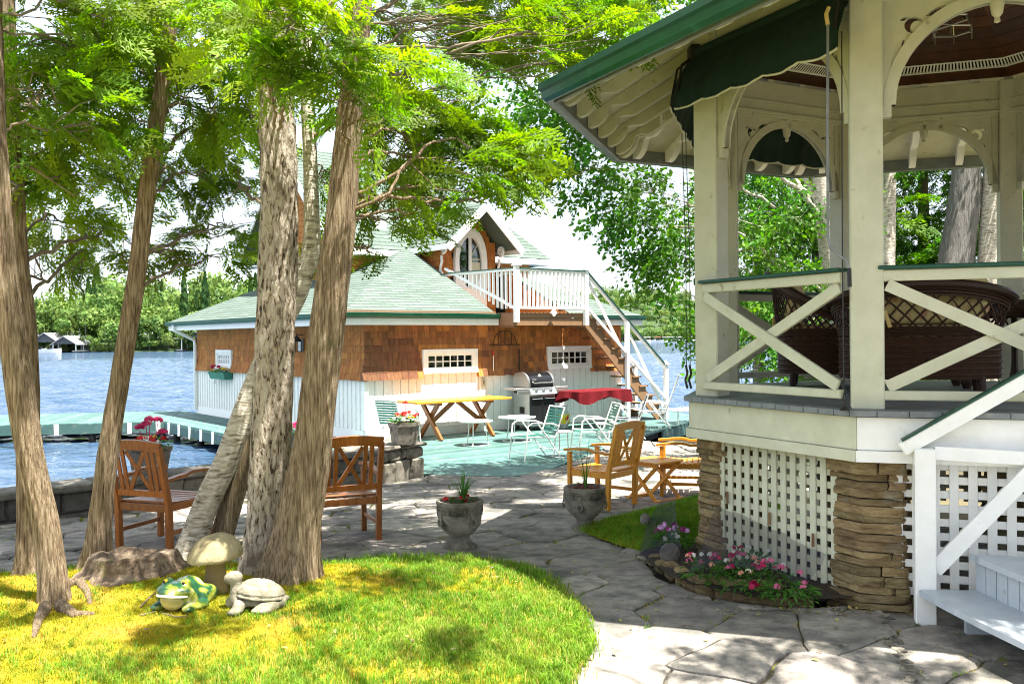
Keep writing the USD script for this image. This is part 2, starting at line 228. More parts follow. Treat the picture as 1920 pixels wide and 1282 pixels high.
def _bevel_box():
    C = np.array([(x, y, z) for x in (0, 1) for y in (0, 1) for z in (0, 1) for _ in range(3)], float)
    D = np.array([[(1 - 2 * a) * k for a, k in zip(c, m)] for i, c in enumerate(C) for m in [((0, 1, 1), (1, 0, 1), (1, 1, 0))[i % 3]]], float)
    p = C + D * 0.1
    h = trimesh.convex.convex_hull(p); near = [int(np.argmin(np.linalg.norm(p - q, axis=1))) for q in h.vertices]
    return C, D, np.array(near)[h.faces]
_BOXC, _BOXD, _BOXF = _bevel_box()
class MB:
    """Collects pieces of one mesh."""
    def __init__(self): self.v, self.f, self.n = [], [], 0
    def add(self, v, f):
        v = np.asarray(v, float); f = np.asarray(f, int)
        if f.ndim == 2 and f.shape[1] == 4: f = np.vstack([f[:, [0, 1, 2]], f[:, [0, 2, 3]]])
        self.v.append(v); self.f.append(f + self.n); self.n += len(v)
        return self
    def tm(self, m): return self.add(m.vertices, m.faces)
    def mesh(self): return np.vstack(self.v), np.vstack(self.f)
    def box(self, x0, y0, z0, x1, y1, z1, b=0.0):
        if b <= 0:
            v = [(x, y, z) for z in (z0, z1) for y in (y0, y1) for x in (x0, x1)]
            return self.add(v, [(0, 2, 3, 1), (4, 5, 7, 6), (0, 1, 5, 4), (2, 6, 7, 3), (0, 4, 6, 2), (1, 3, 7, 5)])
        b = min(b, (x1 - x0) / 2.01, (y1 - y0) / 2.01, (z1 - z0) / 2.01)
        return self.add(_BOXC * (x1 - x0, y1 - y0, z1 - z0) + (x0, y0, z0) + _BOXD * b, _BOXF)
    def obox(self, p0, p1, w, h, up=(0, 0, 1), b=0.0, e0=0.0, e1=0.0):
        """A bar from p0 to p1, w across and h along up."""
        p0, p1 = np.asarray(p0, float), np.asarray(p1, float); d = p1 - p0; L = np.linalg.norm(d); d /= L
        up = np.asarray(up, float); s = np.cross(d, up)
        if np.linalg.norm(s) < 1e-6: s = np.cross(d, (1, 0, 0))
        s /= np.linalg.norm(s); u = np.cross(s, d)
        t = MB().box(-w / 2, -e0, -h / 2, w / 2, L + e1, h / 2, b); v, f = t.mesh()
        return self.add(p0 + v[:, :1] * s + v[:, 1:2] * d + v[:, 2:] * u, f)
    def tube(self, pts, r, n=8, cap=True):
        P = np.asarray(pts, float); m = len(P); r = np.broadcast_to(np.asarray(r, float), (m,))
        T = np.gradient(P, axis=0) if m > 2 else np.repeat((P[1:] - P[:1]), m, 0)
        T /= np.linalg.norm(T, axis=1, keepdims=True) + 1e-12
        a = np.array([0, 0, 1.0]) if abs(T[0][2]) < 0.9 else np.array([1.0, 0, 0])
        N = np.cross(T[0], a); N /= np.linalg.norm(N); V = []
        for i in range(m):
            N = N - T[i] * (N @ T[i]); N /= np.linalg.norm(N); B = np.cross(T[i], N)
            g = np.arange(n) * 2 * PI / n
            V.append(P[i] + r[i] * (np.cos(g)[:, None] * N + np.sin(g)[:, None] * B))
        V = np.vstack(V); F = []
        for i in range(m - 1):
            for j in range(n):
                k = (j + 1) % n; F.append((i * n + j, i * n + k, (i + 1) * n + k, (i + 1) * n + j))
        F = np.array(F); F = np.vstack([F[:, [0, 1, 2]], F[:, [0, 2, 3]]])
        if cap:
            V = np.vstack([V, P[:1], P[-1:]]); c0, c1 = m * n, m * n + 1
            F = np.vstack([F, [(c0, (j + 1) % n, j) for j in range(n)], [(c1, (m - 1) * n + j, (m - 1) * n + (j + 1) % n) for j in range(n)]])
        return self.add(V, F)
    def lathe(self, prof, c=(0, 0, 0), n=24, wob=None):
        """prof: (radius, height) pairs from bottom to top."""
        P = np.asarray(prof, float); m = len(P); g = np.arange(n) * 2 * PI / n
        V = np.stack([np.outer(P[:, 0], np.cos(g)), np.outer(P[:, 0], np.sin(g)), np.repeat(P[:, 1:2], n, 1)], -1).reshape(-1, 3)
        if wob is not None: V = wob(V)
        F = [(i * n + j, i * n + (j + 1) % n, (i + 1) * n + (j + 1) % n, (i + 1) * n + j) for i in range(m - 1) for j in range(n)]
        return self.add(V + np.asarray(c, float), F)
    def poly(self, pg, z0, z1, bev=0.0, M=None):
        """Extrudes a shapely polygon (holes allowed); bev: the top edge is inset by that much."""
        for g in getattr(pg, "geoms", [pg]):
            if g.is_empty or g.area < 1e-7: continue
            m = trimesh.creation.extrude_polygon(g, z1 - z0, engine="earcut"); v = m.vertices.copy(); v[:, 2] += z0
            if M is not None: v = M(v)
            self.add(v, m.faces)
        return self
    def stone(self, pg, z0, z1, bev=0.015, zf=None):
        """A flat stone: outline at z0, the same at z1-bev, inset at z1; zf(x, y) is added."""
        o = np.array(pg.exterior.coords)[:-1]
        c = o.mean(0); d = np.linalg.norm(o - c, axis=1, keepdims=True); i = c + (o - c) * np.maximum(0.5, 1 - bev * 1.6 / d)
        n = len(o); V = np.vstack([np.c_[o, np.full(n, z0)], np.c_[o, np.full(n, z1 - bev)], np.c_[i, np.full(n, z1)], [[*c, z1 + 0.002]]])
        if zf is not None: V[:, 2] += zf(V[:, 0], V[:, 1])
        F = []
        for a in range(n):
            b = (a + 1) % n
            F += [(a, b, n + b), (a, n + b, n + a), (n + a, n + b, 2 * n + b), (n + a, 2 * n + b, 2 * n + a), (2 * n + a, 2 * n + b, 3 * n)]
        if not pg.exterior.is_ccw: F = [(x, z, y) for x, y, z in F]
        return self.add(V, F)
    def xf(self, fn):
        self.v = [fn(v) for v in self.v]; return self

def place(v, loc=(0, 0, 0), rz=0.0):
    c, s = math.cos(rz), math.sin(rz); v = np.asarray(v, float)
    return np.stack([v[:, 0] * c - v[:, 1] * s, v[:, 0] * s + v[:, 1] * c, v[:, 2]], -1) + np.asarray(loc, float)

def data(p, **kw):
    for k, v in kw.items():
        if v: p.SetCustomDataByKey({"cat": "category"}.get(k, k), v)
    return p
def obj(name, mb, m, parent=None, smooth=False, label=None, cat=None, group=None, kind=None):
    base = str(parent.GetPath()) if parent is not None else "/World"
    pieces = [len(v) for v in mb.v] if isinstance(mb, MB) and kind == "stuff" and not smooth else None
    if isinstance(mb, MB): mb = mb.mesh()
    elif isinstance(mb, trimesh.Trimesh): mb = (mb.vertices, mb.faces)
    gm = usdkit.mesh(stage, base + "/" + numbered(base, name), mb, MATS[m], smooth=smooth); p = gm.GetPrim()
    if pieces:                                                    # every piece of a joined mesh gets a tone of its own
        UsdGeom.PrimvarsAPI(gm).CreatePrimvar("rnd", Sdf.ValueTypeNames.FloatArray, "vertex").Set(Vt.FloatArray.FromNumpy(np.repeat(np.random.default_rng(len(pieces)).random(len(pieces)), pieces).astype(np.float32)))
    return data(p, label=label, cat=cat, group=group, kind=kind)
def thing(name, label=None, cat=None, loc=(0, 0, 0), rz=0.0, group=None, kind=None):
    x = UsdGeom.Xform.Define(stage, "/World/" + numbered("/World", name))
    x.AddTranslateOp().Set(Gf.Vec3d(*map(float, loc))); x.AddRotateZOp().Set(math.degrees(rz)); x.AddScaleOp().Set(Gf.Vec3f(1, 1, 1))
    return data(x.GetPrim(), label=label, cat=cat, group=group, kind=kind)
def dup(src, loc, rz=0.0, label=None, group=None, scale=1.0):
    name = src.GetName().split("_0")[0]
    x = UsdGeom.Xform.Define(stage, "/World/" + numbered("/World", name))
    p = x.GetPrim(); p.GetReferences().AddInternalReference(src.GetPath()); p.SetInstanceable(True)
    sc = scale if np.ndim(scale) else (scale, scale, scale)
    x.ClearXformOpOrder()
    x.AddTranslateOp().Set(Gf.Vec3d(*map(float, loc))); x.AddRotateZOp().Set(math.degrees(rz)); x.AddScaleOp().Set(Gf.Vec3f(*map(float, sc)))
    w = src.GetCustomData()
    return data(p, label=label or w.get("label"), cat=w.get("category"), group=group or w.get("group"))
def quats(R):
    return trimesh_quat(R)
def trimesh_quat(R):
    R = np.asarray(R); m00, m11, m22 = R[:, 0, 0], R[:, 1, 1], R[:, 2, 2]
    w = np.sqrt(np.maximum(0, 1 + m00 + m11 + m22)) / 2; x = np.sqrt(np.maximum(0, 1 + m00 - m11 - m22)) / 2
    y = np.sqrt(np.maximum(0, 1 - m00 + m11 - m22)) / 2; z = np.sqrt(np.maximum(0, 1 - m00 - m11 + m22)) / 2
    x = np.copysign(x, R[:, 2, 1] - R[:, 1, 2]); y = np.copysign(y, R[:, 0, 2] - R[:, 2, 0]); z = np.copysign(z, R[:, 1, 0] - R[:, 0, 1])
    return np.stack([w, x, y, z], -1)
def scatter(name, protos, pos, R, scale, parent=None, idx=None, label=None, cat=None, kind="stuff"):
    """A PointInstancer. protos: (name, mesh, material) list."""
    base = str(parent.GetPath()) if parent is not None else "/World"
    pi = UsdGeom.PointInstancer.Define(stage, base + "/" + numbered(base, name)); path = str(pi.GetPath())
    for nm, mb, m in protos:
        q = usdkit.mesh(stage, f"{path}/{numbered(path, nm)}", mb.mesh() if isinstance(mb, MB) else mb, MATS[m])
        pi.CreatePrototypesRel().AddTarget(q.GetPath())
    n = len(pos); scale = np.asarray(scale, float)
    if scale.ndim == 1: scale = np.repeat(scale[:, None], 3, 1)
    pi.CreateProtoIndicesAttr(Vt.IntArray.FromNumpy(np.asarray(idx if idx is not None else np.arange(n) % len(protos), np.int32)))
    pi.CreatePositionsAttr(Vt.Vec3fArray.FromNumpy(np.asarray(pos, np.float32)))
    q = trimesh_quat(R)
    pi.CreateOrientationsAttr(Vt.QuathArray([Gf.Quath(*map(float, a)) for a in q]))
    pi.CreateScalesAttr(Vt.Vec3fArray.FromNumpy(scale.astype(np.float32)))
    return data(pi.GetPrim(), label=label, cat=cat, kind=kind)
def frames(fwd, up, roll=None):
    """Rotation matrices whose columns are (fwd, side, up-ish)."""
    f = fwd / np.linalg.norm(fwd, axis=1, keepdims=True); s = np.cross(up, f); s /= np.linalg.norm(s, axis=1, keepdims=True) + 1e-9; u = np.cross(f, s)
    if roll is not None:
        c, sn = np.cos(roll)[:, None], np.sin(roll)[:, None]; s, u = s * c + u * sn, u * c - s * sn
    return np.stack([f, s, u], -1)
# ------------------------------------------------------------------ land, lake, hills
def gz(x, y):
    """Height of the garden: level path, then a gentle fall to the dock; a rock ledge behind the gazebo."""
    x, y = np.asarray(x, float), np.asarray(y, float)
    z = -0.045 * np.clip(y - 6, 0, 6.3)
    up = np.clip((x - 3.6) / 2.5, 0, 1) * np.clip((y - 10.3) / 2.0, 0, 1)
    return z + 1.15 * up * up * (3 - 2 * up)
SHORE = [(-150, -60), (-40, -25), (-12.4, 1.75), (-1.75, 12.45), (-1.35, 13.0), (0.0, 12.95), (0.75, 14.0), (2.0, 16.6), (3.6, 18.6), (6.5, 18.8), (10, 18.3), (16, 21), (30, 24), (60, 30), (150, 40)]
LAND = Polygon(SHORE + [(150, -150), (-150, -150)])
shore_line = LineString(SHORE)
xs = np.concatenate([[-150, -100, -60, -40, -25], np.arange(-16, 18.01, 0.35), [21, 25, 30, 38, 48, 60, 80, 110, 150]])
ys = np.concatenate([[-150, -90, -50, -30, -18, -10, -6, -4], np.arange(-3, 22.01, 0.35), [23.5, 25, 28, 32, 38, 46, 60]])
GX, GY = np.meshgrid(xs, ys)
inside = shapely.contains_xy(LAND, GX, GY)
sd = shapely.distance(shapely.points(GX, GY), shore_line) * np.where(inside, 1, -1)
rough = meshkit.fbm(np.stack([GX * 0.9, GY * 0.9, 0 * GX], -1), 4, 3) - 0.5
GZ = gz(GX, GY) - 0.06 + np.where((GX > 4) & (GY > 10.5), rough * 0.5, 0)
GZ = np.where(sd > 0.25, GZ, np.minimum(GZ, -0.45 + np.clip(sd - 0.25, -2, 0) * 1.1))
ny, nx = GX.shape
ii = np.arange(ny * nx).reshape(ny, nx)
Fq = np.stack([ii[:-1, :-1], ii[:-1, 1:], ii[1:, 1:], ii[1:, :-1]], -1).reshape(-1, 4)
obj("ground", MB().add(np.stack([GX, GY, GZ], -1).reshape(-1, 3), Fq), "earth", smooth=True, kind="structure")
# wind waves as real relief on the nearer water
wx, wy = np.arange(-60, 42, 0.2), np.concatenate([np.arange(5, 60, 0.2), 60 * 1.0042 ** np.arange(0, 190)])
WX, WY = np.meshgrid(wx, wy)
wq = lambda fx, fy, sx, sy: meshkit.noise(np.stack([(WX * math.cos(0.3) + WY * math.sin(0.3)) * fx + sx, (WY * math.cos(0.3) - WX * math.sin(0.3)) * fy + sy, 0 * WX + sx], -1), 5) - 0.5
fade = np.clip((WX + 60) / 6, 0, 1) * np.clip((42 - WX) / 6, 0, 1) * np.clip((WY - 5) / 2, 0, 1) * np.clip((wy[-1] - WY) / 12, 0, 1)
WZ = -0.747 + fade * (0.13 * wq(0.55, 1.1, 0, 0) + 0.1 * wq(1.1, 2.2, 7, 3) + 0.04 * wq(2.3, 4.2, 1, 9)) * np.clip(0.5 + (WY - 12) / 30, 0.45, 1.2)
WZ[fade <= 0] = -0.7495
wi = np.arange(WX.size).reshape(WX.shape)
obj("lake_waves", MB().add(np.stack([WX, WY, WZ], -1).reshape(-1, 3), np.stack([wi[:-1, :-1], wi[:-1, 1:], wi[1:, 1:], wi[1:, :-1]], -1).reshape(-1, 4)), "lake_water", smooth=True, kind="structure")
far_water = Point(0, 40).buffer(3000, 24).difference(sbox(-59.6, 5.4, 41.6, wy[-1] - 0.4))
fv, ff = trimesh.creation.triangulate_polygon(far_water, engine="earcut")
obj("lake_water", MB().add(np.c_[fv, np.full(len(fv), -0.7495)], ff), "lake_water", kind="structure")

def hill(name, x0, x1, y0, prof, depth=140, nx=60, nd=14, seed=1):
    """A far shore: rises behind the waterline y0(x) to the crest height prof(x)."""
    V, F = [], []
    for i in range(nx + 1):
        x = x0 + (x1 - x0) * i / nx
        for j in range(nd + 1):
            t = j / nd
            h = -1.6 + 2.6 * min(1, t * nd / 1.2) + (prof(x) - 1) * math.sin(min(1.0, t / 0.7) * PI / 2) ** 1.3 * (1 - max(0, (t - 0.75) / 0.25))
            V.append((x, y0(x) + depth * t, h + (meshkit.noise(np.array([x * 0.05, t * 6, seed]))) * 1.2))
    for i in range(nx):
        for j in range(nd):
            a = i * (nd + 1) + j; F.append((a, a + nd + 1, a + nd + 2, a + 1))
    obj(name, MB().add(V, F), "hill_floor", smooth=True, kind="structure")
    return lambda x, y: -1.6 + 2.6 * min(1, (y - y0(x)) / depth * nd / 1.2) + (prof(x) - 1) * math.sin(min(1.0, (y - y0(x)) / depth / 0.7) * PI / 2) ** 1.3 + 0.4
hl = hill("hills", -330, -10, lambda x: 203 + 0.0006 * (x + 90) ** 2, lambda x: 3.0 + 2.0 * math.exp(-((x + 72) / 14) ** 2) + 6 * max(0, min(1, (x + 66) / 25)), seed=2)
hr = hill("hills", 20, 330, lambda x: 385 + 0.02 * (x - 70), lambda x: 14 + 6 * math.exp(-((x - 62) / 25) ** 2), depth=160, seed=5)
hm = hill("hills", -140, 200, lambda x: 470, lambda x: 9, depth=150, seed=8)

# ------------------------------------------------------------------ lawn, mound, flower bed
LAWN = Polygon([(0.12, 1.6), (0.18, 3.6), (0.27, 4.3), (0.43, 4.85), (0.41, 5.4), (0.3, 5.95), (0.06, 6.55), (-0.34, 6.88), (-0.9, 6.82), (-1.42, 6.66), (-2.4, 6.72), (-3.68, 6.5), (-6, 5.5), (-9, 3), (-9, -4), (0, -4)]).buffer(0.12).buffer(-0.12)
MOUND = Polygon([(0.6, 8.25), (0.75, 7.75), (0.95, 7.3), (1.12, 6.9), (1.5, 7.1), (2.4, 8.4), (2.9, 9.8), (1.85, 9.85), (1.3, 9.05), (0.9, 8.5)]).buffer(0.08).buffer(-0.06)
BED = Polygon([(0.98, 6.8), (0.99, 6.35), (1.06, 6.05), (1.2, 5.78), (1.42, 5.6), (1.75, 5.47), (2.02, 5.5), (1.5, 7.0), (1.2, 7.1)]).buffer(0.03)
def lawn_z(x, y):
    e = shapely.distance(shapely.points(x, y), LAWN.exterior)
    w = np.clip(e / 0.35, 0, 1)
    n = meshkit.fbm(np.stack([np.asarray(x) * 1.3, np.asarray(y) * 1.3, 0 * np.asarray(x)], -1), 3, 11) - 0.5
    hump = 0.07 * np.exp(-(((x + 2.1) / 1.3) ** 2 + ((y - 6.0) / 0.8) ** 2))
    return gz(x, y) + 0.012 + w * (0.045 + n * 0.06 + hump)
def mound_z(x, y):
    e = shapely.distance(shapely.points(x, y), MOUND.exterior)
    return gz(x, y) + 0.012 + np.clip(e / 0.4, 0, 1) * 0.14
def bed_z(x, y): return gz(x, y) + 0.07 + 0.02 * np.sin(np.asarray(x) * 23) * np.sin(np.asarray(y) * 19)
def sheet(pg, zf, step):
    """A triangulated sheet over a polygon."""
    x0, y0, x1, y1 = pg.bounds
    g = np.stack(np.meshgrid(np.arange(x0, x1, step), np.arange(y0, y1, step)), -1).reshape(-1, 2)
    g = g[shapely.contains_xy(pg.buffer(-step * 0.4), g[:, 0], g[:, 1])]
    e = np.array([pg.exterior.interpolate(d).coords[0] for d in np.arange(0, pg.exterior.length, step * 0.8)])
    p = np.vstack([g, e])
    from scipy.spatial import Delaunay
    t = Delaunay(p).simplices; c = p[t].mean(1)
    t = t[shapely.contains_xy(pg, c[:, 0], c[:, 1])]
    a = p[t]; cr = (a[:, 1, 0] - a[:, 0, 0]) * (a[:, 2, 1] - a[:, 0, 1]) - (a[:, 1, 1] - a[:, 0, 1]) * (a[:, 2, 0] - a[:, 0, 0])
    t[cr < 0] = t[cr < 0][:, ::-1]
    return np.c_[p, zf(p[:, 0], p[:, 1])], t
lawn_near = LAWN.intersection(sbox(-9, 1.5, 1, 8))
obj("lawn", MB().add(*sheet(lawn_near, lawn_z, 0.07)), "moss", smooth=True, kind="structure")
obj("grass_bank", MB().add(*sheet(MOUND, mound_z, 0.07)), "moss", smooth=True, kind="structure")
obj("flower_bed_soil", MB().add(*sheet(BED, bed_z, 0.06)), "soil", smooth=True, kind="structure")

# ------------------------------------------------------------------ flagstones
rng = np.random.default_rng(7)
pave = Polygon([(-9, 4.4), (-4.95, 8.83), (-1.62, 12.15), (-1.15, 12.85), (0, 12.62), (0.8, 13.75), (1.5, 15.6), (2.2, 17.2), (4.2, 14.6), (4.2, 10.2), (3.9, 8), (3.6, 5.2), (4.2, 4.6), (4.2, 2.6), (0.02, 2.6), (0.02, 3.6), (-3, 5.5)])
pave = pave.difference(LAWN.buffer(-0.06)).difference(MOUND.buffer(-0.05)).difference(BED.buffer(-0.02))
pave = max(getattr(pave, "geoms", [pave]), key=lambda g: g.area)
paving = thing("stone_paving", kind="structure")
obj("joint_bed", MB().add(*sheet(pave.buffer(0.02), lambda x, y: gz(x, y) - 0.022, 0.3)), "joint_earth", paving)
pts = []
x0, y0, x1, y1 = pave.bounds
for _ in range(12000):
    p = (rng.uniform(x0 - 1, x1 + 1), rng.uniform(y0 - 1, y1 + 1))
    r = 0.22 + 0.56 * rng.random() ** 1.5
    if all((p[0] - q[0]) ** 2 + ((p[1] - q[1]) * 0.9) ** 2 > (r * 0.5 + q[2] * 0.5) ** 2 for q in pts): pts.append((*p, r))
vor = Voronoi(np.array(pts)[:, :2])
stones = []
for i, reg in enumerate(vor.point_region):
    rg = vor.regions[reg]
    if -1 in rg or len(rg) < 3: continue
    pg = Polygon(vor.vertices[rg]).intersection(pave)
    for g in getattr(pg, "geoms", [pg]):
        if g.geom_type == "Polygon" and g.area > 0.015: stones.append(g)
stones.sort(key=lambda g: -g.area / max(3.5, g.centroid.y) ** 2.5)      # those that show largest first
more_stones = MB()
for k, g in enumerate(stones):
    g = g.buffer(-(0.003 + 0.008 * rng.random() ** 1.8)).simplify(0.012)
    if g.is_empty or g.geom_type != "Polygon" or g.area < 0.01: continue
    e = g.exterior; L = e.length; m = max(10, int(L / 0.11))
    q = np.array([e.interpolate(L * a / m).coords[0] for a in range(m)])
    corner = np.array(e.coords)[:-1]
    q = np.array([e.interpolate(d).coords[0] for d in sorted(set([round(e.project(Point(c)), 4) for c in corner]) | set(np.round(np.arange(m) * L / m, 4)))])
    w = (np.stack([meshkit.noise(np.c_[q * 7, np.full(len(q), s)]) for s in (1.3, 9.1)], -1) - 0.5) * 0.045
    g2 = Polygon(q + w)
    if not g2.is_valid: g2 = Polygon(q)
    if not g2.is_valid: continue
    lift, tx, ty = rng.uniform(-0.005, 0.014), rng.normal(0, 0.009), rng.normal(0, 0.009)
    cx, cy = g.centroid.x, g.centroid.y
    slab = MB().stone(g2, -0.04, 0.0, 0.012, lambda x, y: gz(x, y) + lift + (x - cx) * tx + (y - cy) * ty)
    if k < 295: obj("flagstone", slab, "flagstone", paving)
    else: more_stones.add(*slab.mesh())
if more_stones.n: obj("small_flagstones", more_stones, "flagstone", paving, kind="stuff")
# crumbled edge of mortar beside the step
for k in range(40):
    t = rng.random(); c = at(1655 + 55 * t + rng.normal(0, 9), 1150 + 130 * t + rng.normal(0, 6), 0.0)
    r = rng.uniform(0.008, 0.02)
    h = trimesh.convex.convex_hull(rng.normal(0, 1, (14, 3)) * (r, r * 0.8, r * 0.45)); h.apply_translation((c[0], c[1], 0.004))
    obj("rubble", MB().tm(h), "concrete", paving)

# ------------------------------------------------------------------ stone sea wall along the water
def rough_block(p0, p1, w, z0, z1, seed, bev=0.02):
    """A roughly dressed block lying from p0 to p1 (plan), w deep towards the left of its run."""
    r = np.random.default_rng(seed)
    p0, p1 = np.asarray(p0, float), np.asarray(p1, float); d = p1 - p0; L = np.linalg.norm(d); d /= L; nrm = np.array([-d[1], d[0]])
    m = MB().box(0, 0, z0, L, w, z1, bev * (0.7 + 0.6 * r.random())); v, f = m.mesh()
    t = trimesh.Trimesh(v, f).subdivide(); v = t.vertices.copy()
    v += (np.stack([meshkit.noise(v * 9 + seed * 3.7, s) for s in (1, 2, 3)], -1) - 0.5) * 0.035
    V = np.c_[p0 + v[:, :1] * d + v[:, 1:2] * nrm, v[:, 2]]
    return MB().add(V, t.faces)
W0, W1 = np.array([-9.0, 4.75]), np.array([-1.72, 12.1])
wd = (W1 - W0) / np.linalg.norm(W1 - W0); wl = np.linalg.norm(W1 - W0)
wall = thing("stone_sea_wall", "low dark stone wall with flat capstones between the patio and the lake", "wall", group=None)
def wall_course(z0, z1, depth0, name, lmin, lmax, material, seed):
    r = np.random.default_rng(seed); x = 0.0; k = 0
    while x < wl:
        l = min(r.uniform(lmin, lmax), wl - x)
        if l < 0.12: break
        a, b = W0 + wd * (x + 0.006), W0 + wd * (x + l - 0.006)
        zb = float(gz(*((a + b) / 2)))
        off = depth0 + r.uniform(0, 0.025)
        n = np.array([-wd[1], wd[0]])
        obj(name, rough_block(a + n * off, b + n * off, 0.42 - depth0, max(z0, -0.45), z1, seed * 100 + k), material, wall)
        x += l; k += 1
wall_course(-0.45, -0.12, 0.05, "wall_stone", 0.35, 0.7, "wall_stone", 3)
wall_course(-0.11, 0.1, 0.06, "wall_stone", 0.3, 0.6, "wall_stone", 4)
wall_course(0.11, 0.185, -0.04, "cap_stone", 0.7, 1.3, "wall_stone", 5)
n_ = np.array([-wd[1], wd[0]])
obj("wall_core", MB().add(np.array([[*(W0 + n_ * 0.12), -1.4], [*(W1 + n_ * 0.12), -1.4], [*(W1 + n_ * 0.36), -1.4], [*(W0 + n_ * 0.36), -1.4], [*(W0 + n_ * 0.12), 0.1], [*(W1 + n_ * 0.12), 0.1], [*(W1 + n_ * 0.36), 0.1], [*(W0 + n_ * 0.36), 0.1]]),
    [(0, 3, 2, 1), (4, 5, 6, 7), (0, 1, 5, 4), (1, 2, 6, 5), (2, 3, 7, 6), (3, 0, 4, 7)]), "dark_concrete", wall)
pier = thing("stone_pier", "square grey stone pier closing the sea wall beside the green dock", "pier")
PA, PB = at(700, 905, -0.24)[:2] + [0, 0.05], at(797, 888, -0.26)[:2]
pd = (PB - PA) / np.linalg.norm(PB - PA); pl = np.linalg.norm(PB - PA); pn = np.array([-pd[1], pd[0]])
for z0, z1, cuts, o, nm in ((-0.55, -0.02, (0, 0.42, 0.72, 1), 0.0, "pier_stone"), (-0.01, 0.13, (0, 0.3, 0.65, 1), 0.01, "pier_stone"), (0.14, 0.19, (0, 0.5, 1), -0.04, "cap_stone")):
    for a, b in zip(cuts[:-1], cuts[1:]):
        obj(nm, rough_block(PA + pd * (a * pl + (o if a == 0 else 0.004)) + pn * o, PA + pd * (b * pl - (o if b == 1 else 0.004)) + pn * o, 0.75, z0, z1, int(a * 100) + int(z1 * 100) + 900), "concrete", pier)

# ------------------------------------------------------------------ green dock, in the boathouse's own axes (s along its front, t away from us)
KX, KY, TH = -2.804, 17.35, 0.671
DZ = -0.3
dock = thing("green_dock", "green painted plank dock wrapping round the boathouse with white battens on its edge", "dock", (KX, KY, 0), TH)
def lc(p):
    dx, dy = p[0] - KX, p[1] - KY; c, s = math.cos(TH), math.sin(TH)
    return np.array([dx * c + dy * s, -dx * s + dy * c])
def gw(s, t, z=0.0):
    c, sn = math.cos(TH), math.sin(TH)
    return np.array([KX + s * c - t * sn, KY + s * sn + t * c, z])
front = Polygon([(-1.5, 0.0), (-1.5, -4.1), (-1.32, -4.45), (-0.66, -5.3), (0.0, -5.28), (0.6, -4.9), (3.2, -3.6), (5.69, -2.35), (8.6, -1.2), (9.4, 0.6), (9.4, 1.3), (6.96, 1.3), (6.96, -0.005), (0, -0.005)])
strip = Polygon([(-1.5, 0.004), (-0.004, 0.004), (-0.004, 9.9), (-0.07, 10.2), (-1.5, 7.12)])
walk = Polygon([(-1.505, 7.13), (-4.74, 8.92), (-9.2, 11.4), (-7.5, 14.4), (-2.99, 11.8), (-0.09, 10.2)])
def planks(pg, ang, w, gap, r):
    q = affinity.rotate(pg, -math.degrees(ang), origin=(0, 0)); x0, y0, x1, y1 = q.bounds; y = y0
    while y < y1:
        g = q.intersection(sbox(x0 - 1, y, x1 + 1, y + w - gap))
        for h in getattr(g, "geoms", [g]):
            if h.geom_type == "Polygon" and h.area > 0.004:
                z = DZ + r.uniform(-0.003, 0.0)
                obj("plank", MB().poly(affinity.rotate(h, math.degrees(ang), origin=(0, 0)), z - 0.035, z), "dock_green", dock)
        y += w
rp = np.random.default_rng(5)
planks(front, 0.0, 0.145, 0.005, rp)
planks(strip, PI / 2, 0.145, 0.005, rp)
wa = math.atan2(8.92 - 7.12, -4.74 + 1.5)
planks(walk, wa + PI / 2, 0.2, 0.008, rp)
for pg in (front, strip, walk):
    obj("dock_frame", MB().poly(pg.buffer(-0.06), DZ - 0.16, DZ - 0.04), "dark_inside", dock)
def dock_edge(a, b, posts, side=1):
    a, b = np.array(a, float), np.array(b, float); d = (b - a) / np.linalg.norm(b - a); n = np.array([d[1], -d[0]]) * side
    o = n * 0.012
    obj("edge_board", MB().obox([*(a + o), DZ - 0.145], [*(b + o), DZ - 0.145], 0.02, 0.21), "dock_green", dock)
    L = np.linalg.norm(b - a)
    for q in posts:
        p = a + d * q + n * 0.034
        obj("batten", MB().box(-0.05, -0.012, DZ - 0.27, 0.05, 0.012, DZ - 0.01, 0.003).xf(lambda v: place(v, (*p, 0), math.atan2(d[1], d[0]))), "white_paint", dock)
    if L > 1:
        for q in np.arange(0.4, L, 1.6):
            p = a + d * q - n * 0.15
            obj("pile", MB().tube([(*p, -1.6), (*p, DZ - 0.05)], 0.08, 10), "dark_inside", dock)
dock_edge((-9.2, 11.4), (-4.74, 8.92), (0.6, 1.4, 2.3, 3.2, 4.1), 1)
dock_edge((-4.74, 8.92), (-1.5, 7.12), (0.55, 1.25, 2.9, 3.55), 1)
dock_edge((-1.5, 7.12), (-1.5, -4.1), np.arange(0.35, 11, 0.72), 1)
dock_edge((5.69, -2.35), (8.6, -1.2), (), 1)
dock_edge((8.6, -1.2), (9.4, 0.6), (), 1)
# ------------------------------------------------------------------ boathouse (its own axes: s along the front, t to the back)
rb = np.random.default_rng(21)
bh = thing("boathouse", "shingled boathouse with green hip roof, white boarded base and balcony, standing on the green dock", "boathouse", (KX, KY, 0), TH)
SW, TW = 6.87, 9.08
ZS0, ZS1, ZE = 0.857, 1.93, 2.14
obj("wall", MB().box(0.03, 0.03, -0.3, SW - 0.03, TW, 2.06), "dark_inside", bh)

